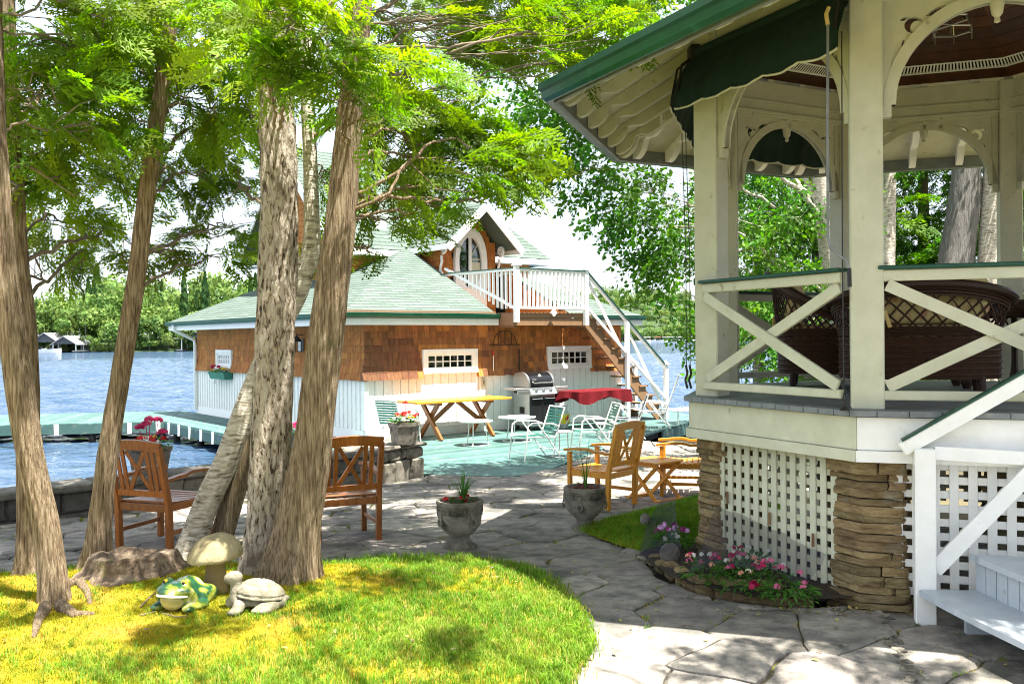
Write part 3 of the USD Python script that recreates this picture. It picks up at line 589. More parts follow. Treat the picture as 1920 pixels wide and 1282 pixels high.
# --- windows: (axis, from, to, z0, z1, columns, rows)
WINS = [("s", 1.27, 2.62, 0.94, 1.43, 6, 2), ("s", 4.54, 5.86, 0.94, 1.45, 6, 2), ("t", 6.57, 7.6, 0.94, 1.41, 5, 2)]
def wall_xf(axis):
    """(along, out, z) to local coordinates."""
    if axis == "s": return lambda v: np.stack([v[:, 0], -v[:, 1], v[:, 2]], -1)
    return lambda v: np.stack([-v[:, 1], v[:, 0], v[:, 2]], -1)
def flip(mb):                                                     # the mapping mirrors: turn the faces round
    mb.f = [f[:, ::-1] for f in mb.f]; return mb
for ax, a0, a1, z0, z1, nc, nr in WINS:
    X = wall_xf(ax); fw = 0.085
    fr = MB()
    fr.box(a0, 0.0, z1 - fw, a1, 0.075, z1, 0.006).box(a0, 0.0, z0, a1, 0.09, z0 + fw * 0.9, 0.006)
    fr.box(a0, 0.0, z0 + fw * 0.9, a0 + fw, 0.073, z1 - fw, 0.006).box(a1 - fw, 0.0, z0 + fw * 0.9, a1, 0.073, z1 - fw, 0.006)
    i0, i1, j0, j1 = a0 + fw, a1 - fw, z0 + fw * 0.9, z1 - fw
    for q in (0, 1):
        fr.box(i0 if q == 0 else i1 - 0.05, 0, j0, i0 + 0.05 if q == 0 else i1, 0.05, j1, 0.004)
    fr.box(i0 + 0.05, 0, j0, i1 - 0.05, 0.05, j0 + 0.05, 0.004).box(i0 + 0.05, 0, j1 - 0.05, i1 - 0.05, 0.05, j1, 0.004)
    w = obj("window", flip(fr.xf(X)), "white_paint", bh)
    i0 += 0.05; i1 -= 0.05; j0 += 0.05; j1 -= 0.05
    for c in range(1, nc): x = i0 + (i1 - i0) * c / nc; obj("muntin", flip(MB().box(x - 0.009, 0.012, j0, x + 0.009, 0.042, j1).xf(X)), "white_paint", w)
    for c in range(1, nr): z = j0 + (j1 - j0) * c / nr; obj("muntin", flip(MB().box(i0, 0.014, z - 0.009, i1, 0.038, z + 0.009).xf(X)), "white_paint", w)
    for c in range(nc):
        for r in range(nr):
            xa, xb, za, zb = i0 + (i1 - i0) * c / nc, i0 + (i1 - i0) * (c + 1) / nc, j0 + (j1 - j0) * r / nr, j0 + (j1 - j0) * (r + 1) / nr
            obj("pane", flip(MB().box(xa, 0.018, za, xb, 0.022, zb).xf(X)), "pane_glass", w)
def clear(ax, a0, a1, z0, z1):
    return all(not (w[0] == ax and a1 > w[1] - 0.004 and a0 < w[2] + 0.004 and z1 > w[3] - 0.004 and z0 < w[4] + 0.004) for w in WINS)

# --- white boards below
for ax, n in (("s", SW), ("t", TW)):
    X = wall_xf(ax); a = 0.006; k = 0
    wdt = 0.19 if ax == "s" else 0.17
    while a < n - 0.02:
        b = min(a + wdt, n)
        for z0, z1 in (((-0.1, 0.94),) if not clear(ax, a, b, 0.86, 0.95) else ((-0.1, ZS0 + 0.02),)):
            o = 0.02 + rb.uniform(0, 0.003)
            obj("board", flip(MB().box(a + 0.005, 0, z0, b - 0.005, o, z1, 0.004).xf(X)), "white_paint", bh)
            if ax == "t": obj("batten", flip(MB().box(b - 0.022, 0, z0, b + 0.022, 0.045, z1 - 0.01, 0.005).xf(X)), "white_paint", bh)
        a = b
    obj("base_board", flip(MB().box(-0.03 if ax == "s" else 0.0, 0, -0.3, n, 0.05, -0.1, 0.006).xf(X)), "white_paint", bh)
obj("corner_board", MB().box(-0.045, -0.045, -0.1, 0.05, 0.05, 0.84, 0.006), "white_paint", bh)

# --- wall shingles
rest, n_ind = MB(), 0
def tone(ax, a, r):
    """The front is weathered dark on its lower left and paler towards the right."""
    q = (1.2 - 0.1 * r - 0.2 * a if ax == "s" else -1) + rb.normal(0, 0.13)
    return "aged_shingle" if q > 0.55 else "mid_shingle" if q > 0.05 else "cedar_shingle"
def shingle(ax, a0, a1, z0, z1, flare, material, single):
    global n_ind
    X = wall_xf(ax); lo = 0.024 + flare + rb.uniform(0, 0.006); hi = 0.008 + flare * 0.55
    v = [(a0, 0, z0), (a1, 0, z0), (a1, lo, z0), (a0, lo, z0), (a0, 0, z1), (a1, 0, z1), (a1, hi, z1), (a0, hi, z1)]
    m = MB().add(v, [(0, 3, 2, 1), (4, 5, 6, 7), (0, 1, 5, 4), (1, 2, 6, 5), (2, 3, 7, 6), (3, 0, 4, 7)])
    m = flip(m.xf(X))
    m.f = [f[:, ::-1] for f in m.f]
    if ax == "s": m.f = [f[:, ::-1] for f in m.f]
    if single and n_ind < 300: n_ind += 1; obj("shingle", m, material, bh)
    else: rest.add(*m.mesh())
rows = 8; dz = (ZS1 - ZS0) / rows
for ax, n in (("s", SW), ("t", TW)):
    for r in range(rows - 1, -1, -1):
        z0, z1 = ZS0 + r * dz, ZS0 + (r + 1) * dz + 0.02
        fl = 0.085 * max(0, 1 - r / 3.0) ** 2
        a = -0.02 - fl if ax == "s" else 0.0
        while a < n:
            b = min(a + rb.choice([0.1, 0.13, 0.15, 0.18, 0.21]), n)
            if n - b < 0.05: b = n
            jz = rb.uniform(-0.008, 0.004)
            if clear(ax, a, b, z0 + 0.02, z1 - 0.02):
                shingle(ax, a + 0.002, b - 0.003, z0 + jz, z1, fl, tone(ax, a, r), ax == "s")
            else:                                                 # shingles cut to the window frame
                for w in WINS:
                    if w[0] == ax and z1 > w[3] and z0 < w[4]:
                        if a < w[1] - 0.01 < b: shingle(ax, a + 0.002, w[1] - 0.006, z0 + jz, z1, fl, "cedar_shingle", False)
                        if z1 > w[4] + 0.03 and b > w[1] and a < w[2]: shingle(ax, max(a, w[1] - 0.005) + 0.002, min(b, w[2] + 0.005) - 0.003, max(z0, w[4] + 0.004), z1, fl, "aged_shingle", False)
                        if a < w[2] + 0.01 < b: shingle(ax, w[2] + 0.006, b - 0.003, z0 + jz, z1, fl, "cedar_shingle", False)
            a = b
# upper storey walls and dormer get the same shingles
UT, US0, US1 = 3.42, 1.35, 6.9
def shingle_field(q0, dx, up_out, w, h, fn=None, material=None, row=0.14):
    """A field of shingles on a vertical wall: q0 corner, dx direction along, up_out outward."""
    m = MB(); q0, dx, o = (np.asarray(x, float) for x in (q0, dx, up_out)); z = 0.0
    while z < h:
        a = 0.0
        while a < w:
            b = min(a + rb.choice([0.1, 0.14, 0.18]), w)
            if fn is None or fn((a + b) / 2, z + row / 2):
                P = lambda u, k, zz: q0 + dx * u + o * k + np.array([0, 0, zz])
                k0, k1, zt = 0.024 + rb.uniform(0, 0.006), 0.008, min(h, z + row) + 0.012
                m.add([P(a, 0, z), P(b - 0.004, 0, z), P(b - 0.004, k0, z), P(a, k0, z), P(a, 0, zt), P(b - 0.004, 0, zt), P(b - 0.004, k1, zt), P(a, k1, zt)],
                      [(0, 3, 2, 1), (4, 5, 6, 7), (0, 1, 5, 4), (1, 2, 6, 5), (2, 3, 7, 6), (3, 0, 4, 7)])
            a = b
        z += row
    return m
obj("shingle", rest, "cedar_shingle", bh, kind="stuff")
up = MB()
up.add(*shingle_field((US0, UT, 2.9), (1, 0, 0), (0, -1, 0), US1 - US0, 0.84).mesh())
up.add(*shingle_field((US0, 8.1, 2.9), (0, -1, 0), (-1, 0, 0), 8.1 - UT, 3.2, lambda u, z: z < 0.84 or abs(u - 2.34) < 2.34 - (z - 0.84) * 0.92).mesh())
obj("upper_shingles", up, "cedar_shingle", bh, kind="stuff")
g_ = [(US0 + 0.01, UT + 0.01), (US1, UT + 0.01), (US1, 8.09), (US0 + 0.01, 8.09)]
obj("upper_wall", MB().poly(Polygon(g_), 2.0, 3.72).add([(US0 + 0.01, UT + 0.01, 3.72), (US0 + 0.01, 8.09, 3.72), (US0 + 0.01, 5.75, 6.0)], [(0, 2, 1), (0, 1, 2)]), "dark_inside", bh)

# --- roofs
def roof(name, eave0, along, upv, poly, single, material="roof_shingle", tab=0.33, row=0.135):
    """Shingled plane: eave0 origin, along the eave, upv unit vector up the slope; poly in those two coordinates."""
    o, a, u = (np.asarray(x, float) for x in (eave0, along, upv)); n = np.cross(a, u)
    if n[2] < 0: n = -n
    poly = Polygon(poly).buffer(0)
    deck = MB()
    for g in [poly]:
        deck.poly(g, -0.05, -0.002, M=lambda v: o + v[:, :1] * a + v[:, 1:2] * u + v[:, 2:] * n)
    if np.dot(np.cross(a, u), n) < 0: deck = flip(deck)
    R = obj("roof", deck, material, bh)
    x0, y0, x1, y1 = poly.bounds; y = y0; r = 0; m = MB(); cnt = 0
    while y < y1:
        x = x0 - (0.165 if r % 2 else 0) - rb.uniform(0, 0.05)
        while x < x1:
            g = poly.intersection(sbox(x, y, x + tab - 0.006, y + row))
            if not g.is_empty and g.geom_type == "Polygon" and g.area > 0.0015:
                yb = y
                h0 = 0.007 + rb.uniform(0, 0.002)
                def T(v, yb=yb, h0=h0):
                    k = np.clip((v[:, 1] - yb) / row, 0, 1); hh = np.where(v[:, 2] > 0.5, h0 * (1 - k) + 0.002, 0.0)
                    return o + v[:, :1] * a + v[:, 1:2] * u + hh[:, None] * n
                t = MB().poly(g, 0.0, 1.0, M=T)
                if np.dot(np.cross(a, u), n) < 0: t = flip(t)
                if single and cnt < single: cnt += 1; obj("roof_shingle", t, material, R)
                else: m.add(*t.mesh())
            x += tab
        y += row; r += 1
    if m.n: obj("roof_shingle", m, material, R, kind="stuff")
    return R
SL = 0.48; cs = 1 / math.hypot(1, SL); sn_ = SL * cs
OF, OL = -0.29, -0.62; AP = 2.95
k = lambda run: run / cs                                          # plan run to slope length
RUN = AP - OL
roof("roof", (OL, OF, ZE), (1, 0, 0), (0, cs, sn_), [(0, 0), (AP - OL, 0), (AP - OL, k(RUN))], 290)
TB = TW + 0.45
roof("roof", (OL, TB, ZE), (0, -1, 0), (cs, 0, sn_), [(0, 0), (TB - OF, 0), (TB - OF - RUN, k(RUN)), (RUN, k(RUN))], 0)
R0, RE = 5.06, 7.32
roof("roof", (R0, OF, ZE), (1, 0, 0), (0, cs, sn_), [(0, 0), (RE - R0, 0), (0, k(RE - R0))], 0, "roof_shingle")
roof("roof", (RE, OF, ZE), (0, 1, 0), (-cs, 0, sn_), [(0, 0), (TB - OF, 0), (TB - OF, k(RE - R0)), (RE - R0, k(RE - R0))], 0)
# gable cheeks where the balcony cuts the skirt roof
ck = MB(); tz = lambda t: ZE + SL * (t - OF)
for s_, o in ((R0, -1),):
    ck.add(*shingle_field((s_, 2.1, 2.1), (0, -1, 0), (-1, 0, 0), 2.5, 1.4, lambda u, z: 2.1 + z + 0.02 < tz(2.1 - u) - 0.06, row=0.13).mesh())
obj("cheek_shingles", ck, "cedar_shingle", bh, kind="stuff")
cheek = MB()
for s_ in (AP - 0.02, R0 + 0.01):
    cheek.add([(s_, OF, ZE - 0.03), (s_, 3.4, ZE - 0.03), (s_, 3.4, tz(3.4) - 0.02), (s_, OF, ZE - 0.02), (s_ + 0.01, OF, ZE - 0.03), (s_ + 0.01, 3.4, ZE - 0.03), (s_ + 0.01, 3.4, tz(3.4) - 0.02), (s_ + 0.01, OF, ZE - 0.02)],
              [(0, 1, 2, 3), (7, 6, 5, 4)])
obj("cheek", cheek, "dark_inside", bh)
# soffit, fascia, gutters of the skirt roof
obj("soffit", MB().box(OL + 0.02, OF + 0.02, 1.925, AP, 0.02, 1.945).box(OL + 0.02, 0.021, 1.925, 0.02, TB, 1.945).box(R0, OF + 0.02, 1.925, RE, 0.02, 1.945), "white_paint", bh)
obj("fascia", MB().box(OL, OF, 1.915, 3.0, OF + 0.025, ZE - 0.035, 0.004).box(OL, OF + 0.026, 1.915, OL + 0.025, TB, ZE - 0.035, 0.004).box(R0, OF, 1.915, RE, OF + 0.025, ZE - 0.035, 0.004).box(RE - 0.025, OF + 0.026, 1.915, RE, TB, ZE - 0.035, 0.004), "white_paint", bh)
def gutter(a, b, name="gutter"):
    a, b = np.asarray(a, float), np.asarray(b, float); d = (b - a) / np.linalg.norm(b - a); n = np.array([d[1], -d[0], 0])
    pr = [(0, -0.005), (0.0, -0.1), (0.07, -0.1), (0.1, -0.055), (0.105, 0.0), (0.09, 0.0), (0.085, -0.05), (0.062, -0.088), (0.012, -0.088), (0.012, -0.005)]
    V = np.array([[a + n * x + np.array([0, 0, z]) for x, z in pr], [b + n * x + np.array([0, 0, z]) for x, z in pr]]).reshape(-1, 3); q = len(pr)
    F = [(i, (i + 1) % q, q + (i + 1) % q, q + i) for i in range(q)]
    m = MB().add(V, F); c = [(0, i, i + 1) for i in range(1, q - 1)]
    return m
obj("gutter", gutter((OL - 0.02, OF - 0.002, ZE - 0.0), (2.98, OF - 0.002, ZE - 0.0)), "gutter_green", bh)
obj("gutter", gutter((OL - 0.002, TB, ZE), (OL - 0.002, OF - 0.02, ZE)), "rail_green", bh)
obj("gutter", gutter((R0 + 0.05, OF - 0.002, ZE), (RE + 0.02, OF - 0.002, ZE)), "rail_green", bh)
obj("drip_edge", MB().box(OL + 0.05, OF + 0.01, ZE + 0.002, AP - 0.02, OF + 0.07, ZE + 0.05, 0.004), "stair_wood", bh)
obj("downspout", MB().tube([(OL - 0.06, 8.95, 2.06), (OL - 0.06, 8.95, 1.93), (-0.35, 9.0, 1.78), (-0.11, 9.03, 1.66), (-0.09, 9.03, 1.5), (-0.09, 9.03, -0.2)], 0.045, 10), "white_paint", bh)

# upper roof: gable to the left, hip to the right
ZU, ZR, UO, RT = 3.72, 6.42, 3.0, 5.75
SU = (ZR - ZU) / (RT - UO); cu = 1 / math.hypot(1, SU); su = SU * cu
UL, UR, RR = 0.9, 7.3, 5.2
DL = (RT - UO) / cu
roof("roof", (UL, UO, ZU), (1, 0, 0), (0, cu, su), [(0, 0), (UR - UL, 0), (RR - UL, DL), (0, DL)], 0)
roof("roof", (UR, 8.5, ZU), (-1, 0, 0), (0, -cu, su), [(0, 0), (UR - UL, 0), (UR - UL, DL), (UR - RR, DL)], 0)
hr_ = UR - RR; HS = (ZR - ZU) / hr_; ch = 1 / math.hypot(1, HS)
roof("roof", (UR, UO, ZU), (0, 1, 0), (-ch, 0, HS * ch), [(0, 0), (5.5, 0), (2.75, hr_ / ch)], 0)
obj("fascia", MB().box(UL, UO - 0.02, ZU - 0.16, UR, UO + 0.008, ZU - 0.02, 0.004).box(UR - 0.01, UO + 0.01, ZU - 0.16, UR + 0.015, 8.5, ZU - 0.02, 0.004), "white_paint", bh)
obj("soffit", MB().box(UL + 0.02, UO + 0.01, ZU - 0.15, UR - 0.02, UT, ZU - 0.13).box(UL + 0.03, UT, ZU - 0.15, US0, 8.4, ZU - 0.13), "white_paint", bh)
rk = MB()
for sg in (0, 1):
    t0, t1 = (UO, RT) if sg == 0 else (8.5, RT)
    rk.obox((UL - 0.02, t0, ZU - 0.1), (UL - 0.02, t1, ZR - 0.1), 0.035, 0.17, up=(0, -1 if sg == 0 else 1, 1))
obj("rake_board", rk, "white_paint", bh)
rs = MB()
for t0, t1 in ((UO, RT), (8.5, RT)):
    rs.add([(UL, t0, ZU - 0.06), (US0, t0, ZU - 0.06), (US0, t1, ZR - 0.06), (UL, t1, ZR - 0.06)], [(0, 1, 2, 3), (3, 2, 1, 0)])
obj("rake_soffit", rs, "white_paint", bh)
obj("vent_box", MB().box(2.3, 3.55, 3.9, 2.62, 3.85, 4.55, 0.01).box(2.26, 3.51, 4.55, 2.66, 3.89, 4.6, 0.01), "white_paint", bh)

# --- dormer with its pointed door
DC, DW, DF, DE, DA, DO = 3.98, 0.78, 2.12, 3.78, 4.78, 1.42       # centre, half width, face, eave, apex, front of the overhang
dm = obj("dormer", MB().poly(Polygon([(DC - DW, 2.0), (DC + DW, 2.0), (DC + DW, 3.85), (DC, 4.6), (DC - DW, 3.85)]), 0, 1.6, M=lambda v: np.stack([v[:, 0], DF + 1.6 - v[:, 2], v[:, 1]], -1)), "dark_inside", bh)
ell = affinity.scale(Point(0, 0).buffer(1, 24), 0.33, 0.6)
pt = Polygon([(-0.46, -0.68)] + [(-0.46 + 0.46 * (1 - math.cos(a)) , 0.05 + 0.78 * math.sin(a)) for a in np.linspace(0, PI / 2, 9)] + [(0.46 - 0.46 * (1 - math.cos(a)), 0.05 + 0.78 * math.sin(a)) for a in np.linspace(PI / 2, 0, 9)[1:]] + [(0.46, -0.68)])
DZC = 3.42
DX = lambda v: np.stack([DC + v[:, 0], DF - v[:, 2], DZC + v[:, 1]], -1)
obj("door_surround", MB().poly(pt.difference(ell), 0.02, 0.09, M=DX).poly(pt.difference(pt.buffer(-0.09)).difference(sbox(-1, -2, 1, -0.6)), 0.09, 0.115, M=DX), "white_paint", dm)
obj("door_surround", MB().poly(sbox(-0.46, -1.3, 0.46, -0.68), 0.02, 0.085, M=DX), "white_paint", dm)
obj("mullion", MB().poly(sbox(-0.035, -0.6, 0.035, 0.6), 0.03, 0.075, M=DX), "white_paint", dm)
obj("door_leaf", MB().poly(sbox(0.04, -0.55, 0.3, 0.02).intersection(ell.buffer(-0.01)), 0.012, 0.035, M=DX).poly(sbox(0.04, 0.07, 0.3, 0.1).intersection(ell), 0.012, 0.035, M=DX).poly(affinity.rotate(sbox(0.0, 0.14, 0.4, 0.165), 55, origin=(0.04, 0.15)).intersection(ell), 0.012, 0.035, M=DX), "cream_paint", dm)
obj("pane", MB().poly(ell, 0.004, 0.01, M=DX), "pane_glass", dm)
obj("dormer_shingles", shingle_field((DC - DW, DF, 2.1), (1, 0, 0), (0, -1, 0), 2 * DW, 2.5, lambda u, z: not pt.buffer(0.02).contains(Point(u - DW, z + 2.1 - DZC + 0.07)) and (z < 1.7 or abs(u - DW) < DW - (z - 1.7) * 0.9) and not (abs(u - DW) < 0.47 and z < 1.0)).add(
    *shingle_field((DC - DW, 3.5, 2.6), (0, -1, 0), (-1, 0, 0), 3.5 - DF, 1.2).mesh()), "cedar_shingle", dm, kind="stuff")
dh = DW + 0.28; sd_ = (DA - DE) / dh; cd = 1 / math.hypot(1, sd_)
BK = 4.15
roof("roof", (DC - dh, BK, DE), (0, -1, 0), (cd, 0, sd_ * cd), [(0.95, 0), (BK - DO, 0), (BK - DO, dh / cd), (0, dh / cd)], 0)
roof("roof", (DC + dh, DO, DE), (0, 1, 0), (-cd, 0, sd_ * cd), [(0, 0), (BK - DO - 0.95, 0), (BK - DO, dh / cd), (0, dh / cd)], 0)
rk = MB()
for sg in (-1, 1):
    rk.obox((DC + sg * (dh + 0.02), DO - 0.015, DE - 0.12), (DC, DO - 0.015, DA - 0.1), 0.035, 0.17, up=(-sg, 0, 1))
obj("rake_board", rk, "white_paint", dm)
sf = MB()
for sg in (-1, 1):
    n = 9
    for i in range(n):
        a, b = i / n + 0.004, (i + 1) / n - 0.004
        p = lambda q, t: (DC + sg * dh * (1 - q), t, DE + (DA - DE) * q - 0.055)
        sf.add([p(a, DO), p(a, DF), p(b, DF), p(b, DO)], [(0, 1, 2, 3), (3, 2, 1, 0)])
obj("dormer_soffit", sf, "white_paint", dm)
obj("fascia", MB().box(DC - dh - 0.015, DO, DE - 0.14, DC - dh + 0.01, 3.2, DE - 0.015, 0.003).box(DC + dh - 0.01, DO, DE - 0.14, DC + dh + 0.015, 3.0, DE - 0.015, 0.003), "white_paint", dm)
for sg in (-1, 1):                                                 # scroll brackets
    th_ = np.linspace(0, 3.6 * PI, 46); rr = 0.03 + 0.1 * (th_ / th_[-1]); sp = np.stack([DC + sg * (DW + 0.05) + 0 * th_, DF - 0.16 + rr * np.cos(th_), 3.72 + rr * np.sin(th_)], -1)
    tail = [(DC + sg * (DW + 0.05), DF - 0.09, 3.55), (DC + sg * (DW + 0.05), DF - 0.1, 3.42), (DC + sg * (DW + 0.05), DF - 0.05, 3.3), (DC + sg * (DW + 0.05), DF - 0.03, 3.2), (DC + sg * (DW + 0.05), DF - 0.12, 3.14)]
    obj("scroll_bracket", MB().tube(sp, 0.026, 7).tube(tail, 0.03, 7), "white_paint", dm)

# --- balcony
BS0, BS1, BF, BZ = 3.06, 5.04, -0.72, 2.17
bl = MB()
for t in np.arange(BF, 2.1, 0.14): bl.box(BS0, t, BZ - 0.03, BS1, min(t + 0.134, 2.12), BZ, 0.003)
balcony = obj("balcony", bl, "stair_wood", bh)
obj("fascia", MB().box(BS0 - 0.02, BF - 0.03, 2.06, BS1 + 0.02, BF, BZ - 0.032).box(BS0 - 0.01, BF - 0.022, 1.9, BS1 + 0.01, BF - 0.001, 2.052).box(BS0 - 0.02, BF, 1.9, BS0, 0.0, BZ - 0.03), "stair_wood", balcony)
for q in (BS0 + 0.02, BS1 - 0.1): obj("bracket", MB().box(q, BF + 0.02, 1.86, q + 0.08, -0.02, 2.0), "stair_wood", balcony)
def finial_post(s, t, z0, z1, w=0.05):
    m = MB().box(s - w, t - w, z0, s + w, t + w, z1, 0.006)
    m.box(s - w - 0.03, t - w - 0.03, z1, s + w + 0.03, t + w + 0.03, z1 + 0.025, 0.005)
    a = w + 0.015; z2 = z1 + 0.025
    m.add([(s - a, t - a, z2), (s + a, t - a, z2), (s + a, t + a, z2), (s - a, t + a, z2), (s, t, z2 + 0.09)], [(0, 1, 4), (1, 2, 4), (2, 3, 4), (3, 0, 4)])
    return m
ZT = 3.12
obj("post", finial_post(BS0 + 0.02, BF - 0.07, 1.96, ZT), "white_paint", balcony)
obj("post", finial_post(BS1 - 0.02, BF - 0.07, 1.9, ZT - 0.02), "white_paint", balcony)
obj("top_rail", MB().box(BS0 + 0.07, BF - 0.11, ZT - 0.1, BS1 - 0.07, BF - 0.03, ZT - 0.05, 0.006), "white_paint", balcony)
obj("rail_cap", MB().box(BS0 + 0.07, BF - 0.13, ZT - 0.05, BS1 - 0.07, BF - 0.01, ZT - 0.03, 0.004), "rail_green", balcony)
obj("bottom_rail", MB().box(BS0 + 0.07, BF - 0.1, 2.24, BS1 - 0.07, BF - 0.04, 2.29, 0.005), "white_paint", balcony)
for i in range(16):
    s = BS0 + 0.07 + (i + 0.5) * (BS1 - BS0 - 0.14) / 16
    obj("baluster", MB().box(s - 0.023, BF - 0.093, 2.29, s + 0.023, BF - 0.047, ZT - 0.1, 0.004), "white_paint", balcony)
obj("ornament", MB().poly(affinity.rotate(sbox(-0.06, -0.06, 0.06, 0.06), 45), 0, 0.03, M=lambda v: np.stack([4.05 + v[:, 0], BF - 0.1 - v[:, 2], 2.17 + v[:, 1]], -1)), "white_paint", balcony)
TE = 1.75
obj("top_rail", MB().obox((BS0, BF - 0.02, ZT - 0.075), (BS0, TE, ZT - 0.04), 0.07, 0.05), "white_paint", balcony)
obj("rail_cap", MB().obox((BS0, BF - 0.02, ZT - 0.04), (BS0, TE, ZT - 0.005), 0.11, 0.02), "rail_green", balcony)
obj("bottom_rail", MB().obox((BS0, BF - 0.02, ZE + 0.12), (BS0, TE, tz(TE) + 0.1), 0.06, 0.05), "white_paint", balcony)
for i in range(13):
    t = BF + 0.1 + i * 0.145; z0 = max(2.25, tz(t) + 0.09)
    if z0 < ZT - 0.12: obj("baluster", MB().box(BS0 - 0.022, t - 0.022, z0, BS0 + 0.022, t + 0.022, ZT - 0.08, 0.004), "white_paint", balcony)

# --- outside stair
P0, P1 = np.array([5.06, 2.14]), np.array([7.52, -0.28])
def strg(t): return MB().poly(Polygon([(5.02, 2.14), (5.2, 2.14), (7.62, -0.24), (7.62, -0.3), (7.32, -0.3), (5.02, 1.92)]), -0.022, 0.022, M=lambda v: np.stack([v[:, 0], t + v[:, 2], v[:, 1]], -1))
stair = obj("staircase", strg(-0.7), "stair_wood", bh)
obj("stringer", strg(0.16), "stair_wood", stair)
NS = 11
for i in range(NS):
    q = (i + 0.6) / NS; s, z = P0 + (P1 - P0) * q
    obj("tread", MB().box(s - 0.03, -0.76, z + 0.02, s + 0.24, 0.2, z + 0.055, 0.004), "stair_wood", stair)
    if i < NS - 1: obj("step_block", MB().poly(Polygon([(s - 0.05, z - 0.06), (s + 0.2, z - 0.16), (s + 0.2, z + 0.018), (s - 0.05, z + 0.018)]), -0.02, 0.02, M=lambda v: np.stack([v[:, 0], -0.7 + v[:, 2], v[:, 1]], -1)), "stair_wood", stair)
for t, far in ((-0.78, False), (0.22, True)):
    e1 = (7.58, t); 
    obj("newel", finial_post(*e1, -0.3, 0.98, 0.045), "white_paint", stair)
    obj("post", MB().box(6.25, t - 0.045, -0.3, 6.34, t + 0.045, 2.0 if not far else 1.86, 0.005), "white_paint", stair)
    h0 = (5.06, t, 3.02); h1 = (7.56, t, 0.92)
    obj("handrail", MB().obox(h0, h1, 0.07, 0.05, b=0.006), "white_paint", stair)
    if not far: obj("rail_cap", MB().obox((5.06, t, 3.065), (7.56, t, 0.965), 0.11, 0.02), "rail_green", stair)
    obj("lower_rail", MB().obox((5.06, t, 2.3), (6.25, t, 1.3), 0.045, 0.06).obox((6.34, t, 1.22), (7.56, t, 0.62 if far else 0.2), 0.045, 0.06), "white_paint", stair)
    if not far:
        obj("brace", MB().obox((5.1, t + 0.04, 2.92), (6.27, t + 0.04, 1.2), 0.03, 0.07), "white_paint", stair)
        obj("brace", MB().obox((6.32, t + 0.04, 1.85), (7.5, t + 0.04, 0.0), 0.03, 0.07), "white_paint", stair)

# --- things fixed to the walls
bx = thing("window_box", "green window box of red and yellow flowers under the boathouse's left window", "window box", gw(-0.11, 7.02, 0.0), TH)
m = MB(); v = [(-0.13, -0.48, 0.68), (0.06, -0.48, 0.68), (0.06, 0.48, 0.68), (-0.13, 0.48, 0.68), (-0.19, -0.53, 0.86), (0.06, -0.53, 0.86), (0.06, 0.53, 0.86), (-0.19, 0.53, 0.86)]
m.add(v, [(0, 3, 2, 1), (0, 1, 5, 4), (1, 2, 6, 5), (2, 3, 7, 6), (3, 0, 4, 7), (4, 5, 6, 7)])
obj("box", m, "box_green", bx)
sc = MB()
for y in (-0.3, 0.3):
    th_ = np.linspace(0, 2.6 * PI, 24); sc.tube(np.stack([-0.1 + 0.05 * np.cos(th_) * (th_ / 9), y + 0 * th_, 0.6 + 0.07 * np.sin(th_) * (th_ / 9)], -1), 0.012, 6)
obj("scroll", sc, "white_paint", bx)
lamp = thing("wall_lantern", "black wall lantern on the shingles of the boathouse's left side", "lantern", gw(-0.02, 2.62, 1.52), TH)
obj("backplate", MB().box(-0.02, -0.06, -0.12, 0.0, 0.06, 0.14, 0.006), "lamp_black", lamp)
cg = MB()
for a in range(4):
    x, y = -0.15 + 0.07 * (1 if a in (0, 3) else -1), 0.07 * (1 if a < 2 else -1); cg.box(x - 0.006, y - 0.006, -0.12, x + 0.006, y + 0.006, 0.09)
cg.box(-0.23, -0.08, -0.13, -0.07, 0.08, -0.115).box(-0.23, -0.08, 0.085, -0.07, 0.08, 0.1).box(-0.228, -0.005, -0.115, -0.222, 0.005, 0.09).box(-0.15, -0.085, -0.02, -0.145, 0.085, -0.01)
cg.lathe([(0.115, 0.1), (0.03, 0.2), (0.012, 0.21), (0.012, 0.25), (0.001, 0.26)], (-0.15, 0, 0), 8).box(-0.15, -0.012, 0.22, -0.01, 0.012, 0.235)
obj("cage", cg, "lamp_black", lamp)
obj("pane", MB().box(-0.21, -0.062, -0.115, -0.09, 0.062, 0.085), "pane_glass", lamp)
ob = thing("outlet_cover", "small white outlet cover on the boathouse's front boards", "outlet", gw(2.78, -0.025, 0.72), TH)
obj("plate", MB().box(-0.05, -0.02, -0.09, 0.05, 0.0, 0.09, 0.008), "cream_paint", ob)
obj("socket", MB().box(-0.012, -0.026, -0.045, 0.012, -0.02, 0.045, 0.003), "dark_iron", ob)
wb = thing("wire_rack", "black arched wire rack hung on the shingles above the grill", "rack", gw(3.34, -0.06, 1.5), TH)
a_ = np.linspace(0, PI, 15)
obj("hoop", MB().tube(np.stack([0.32 * np.cos(a_), 0 * a_, 0.3 * np.sin(a_)], -1), 0.008, 6).tube([(-0.42, 0, 0), (0.42, 0, 0)], 0.008, 6).tube([(-0.32, -0.1, 0.0), (0.32, -0.1, 0.0)], 0.01, 6).tube([(-0.32, 0, 0), (-0.32, -0.1, 0)], 0.01, 6).tube([(0.32, 0, 0), (0.32, -0.1, 0)], 0.01, 6), "dark_iron", wb)
for x in (-0.18, 0.0, 0.18): obj("rod", MB().tube([(x, 0, 0), (x, 0, math.sqrt(max(0, 1 - (x / 0.32) ** 2)) * 0.3)], 0.008, 6), "dark_iron", wb)
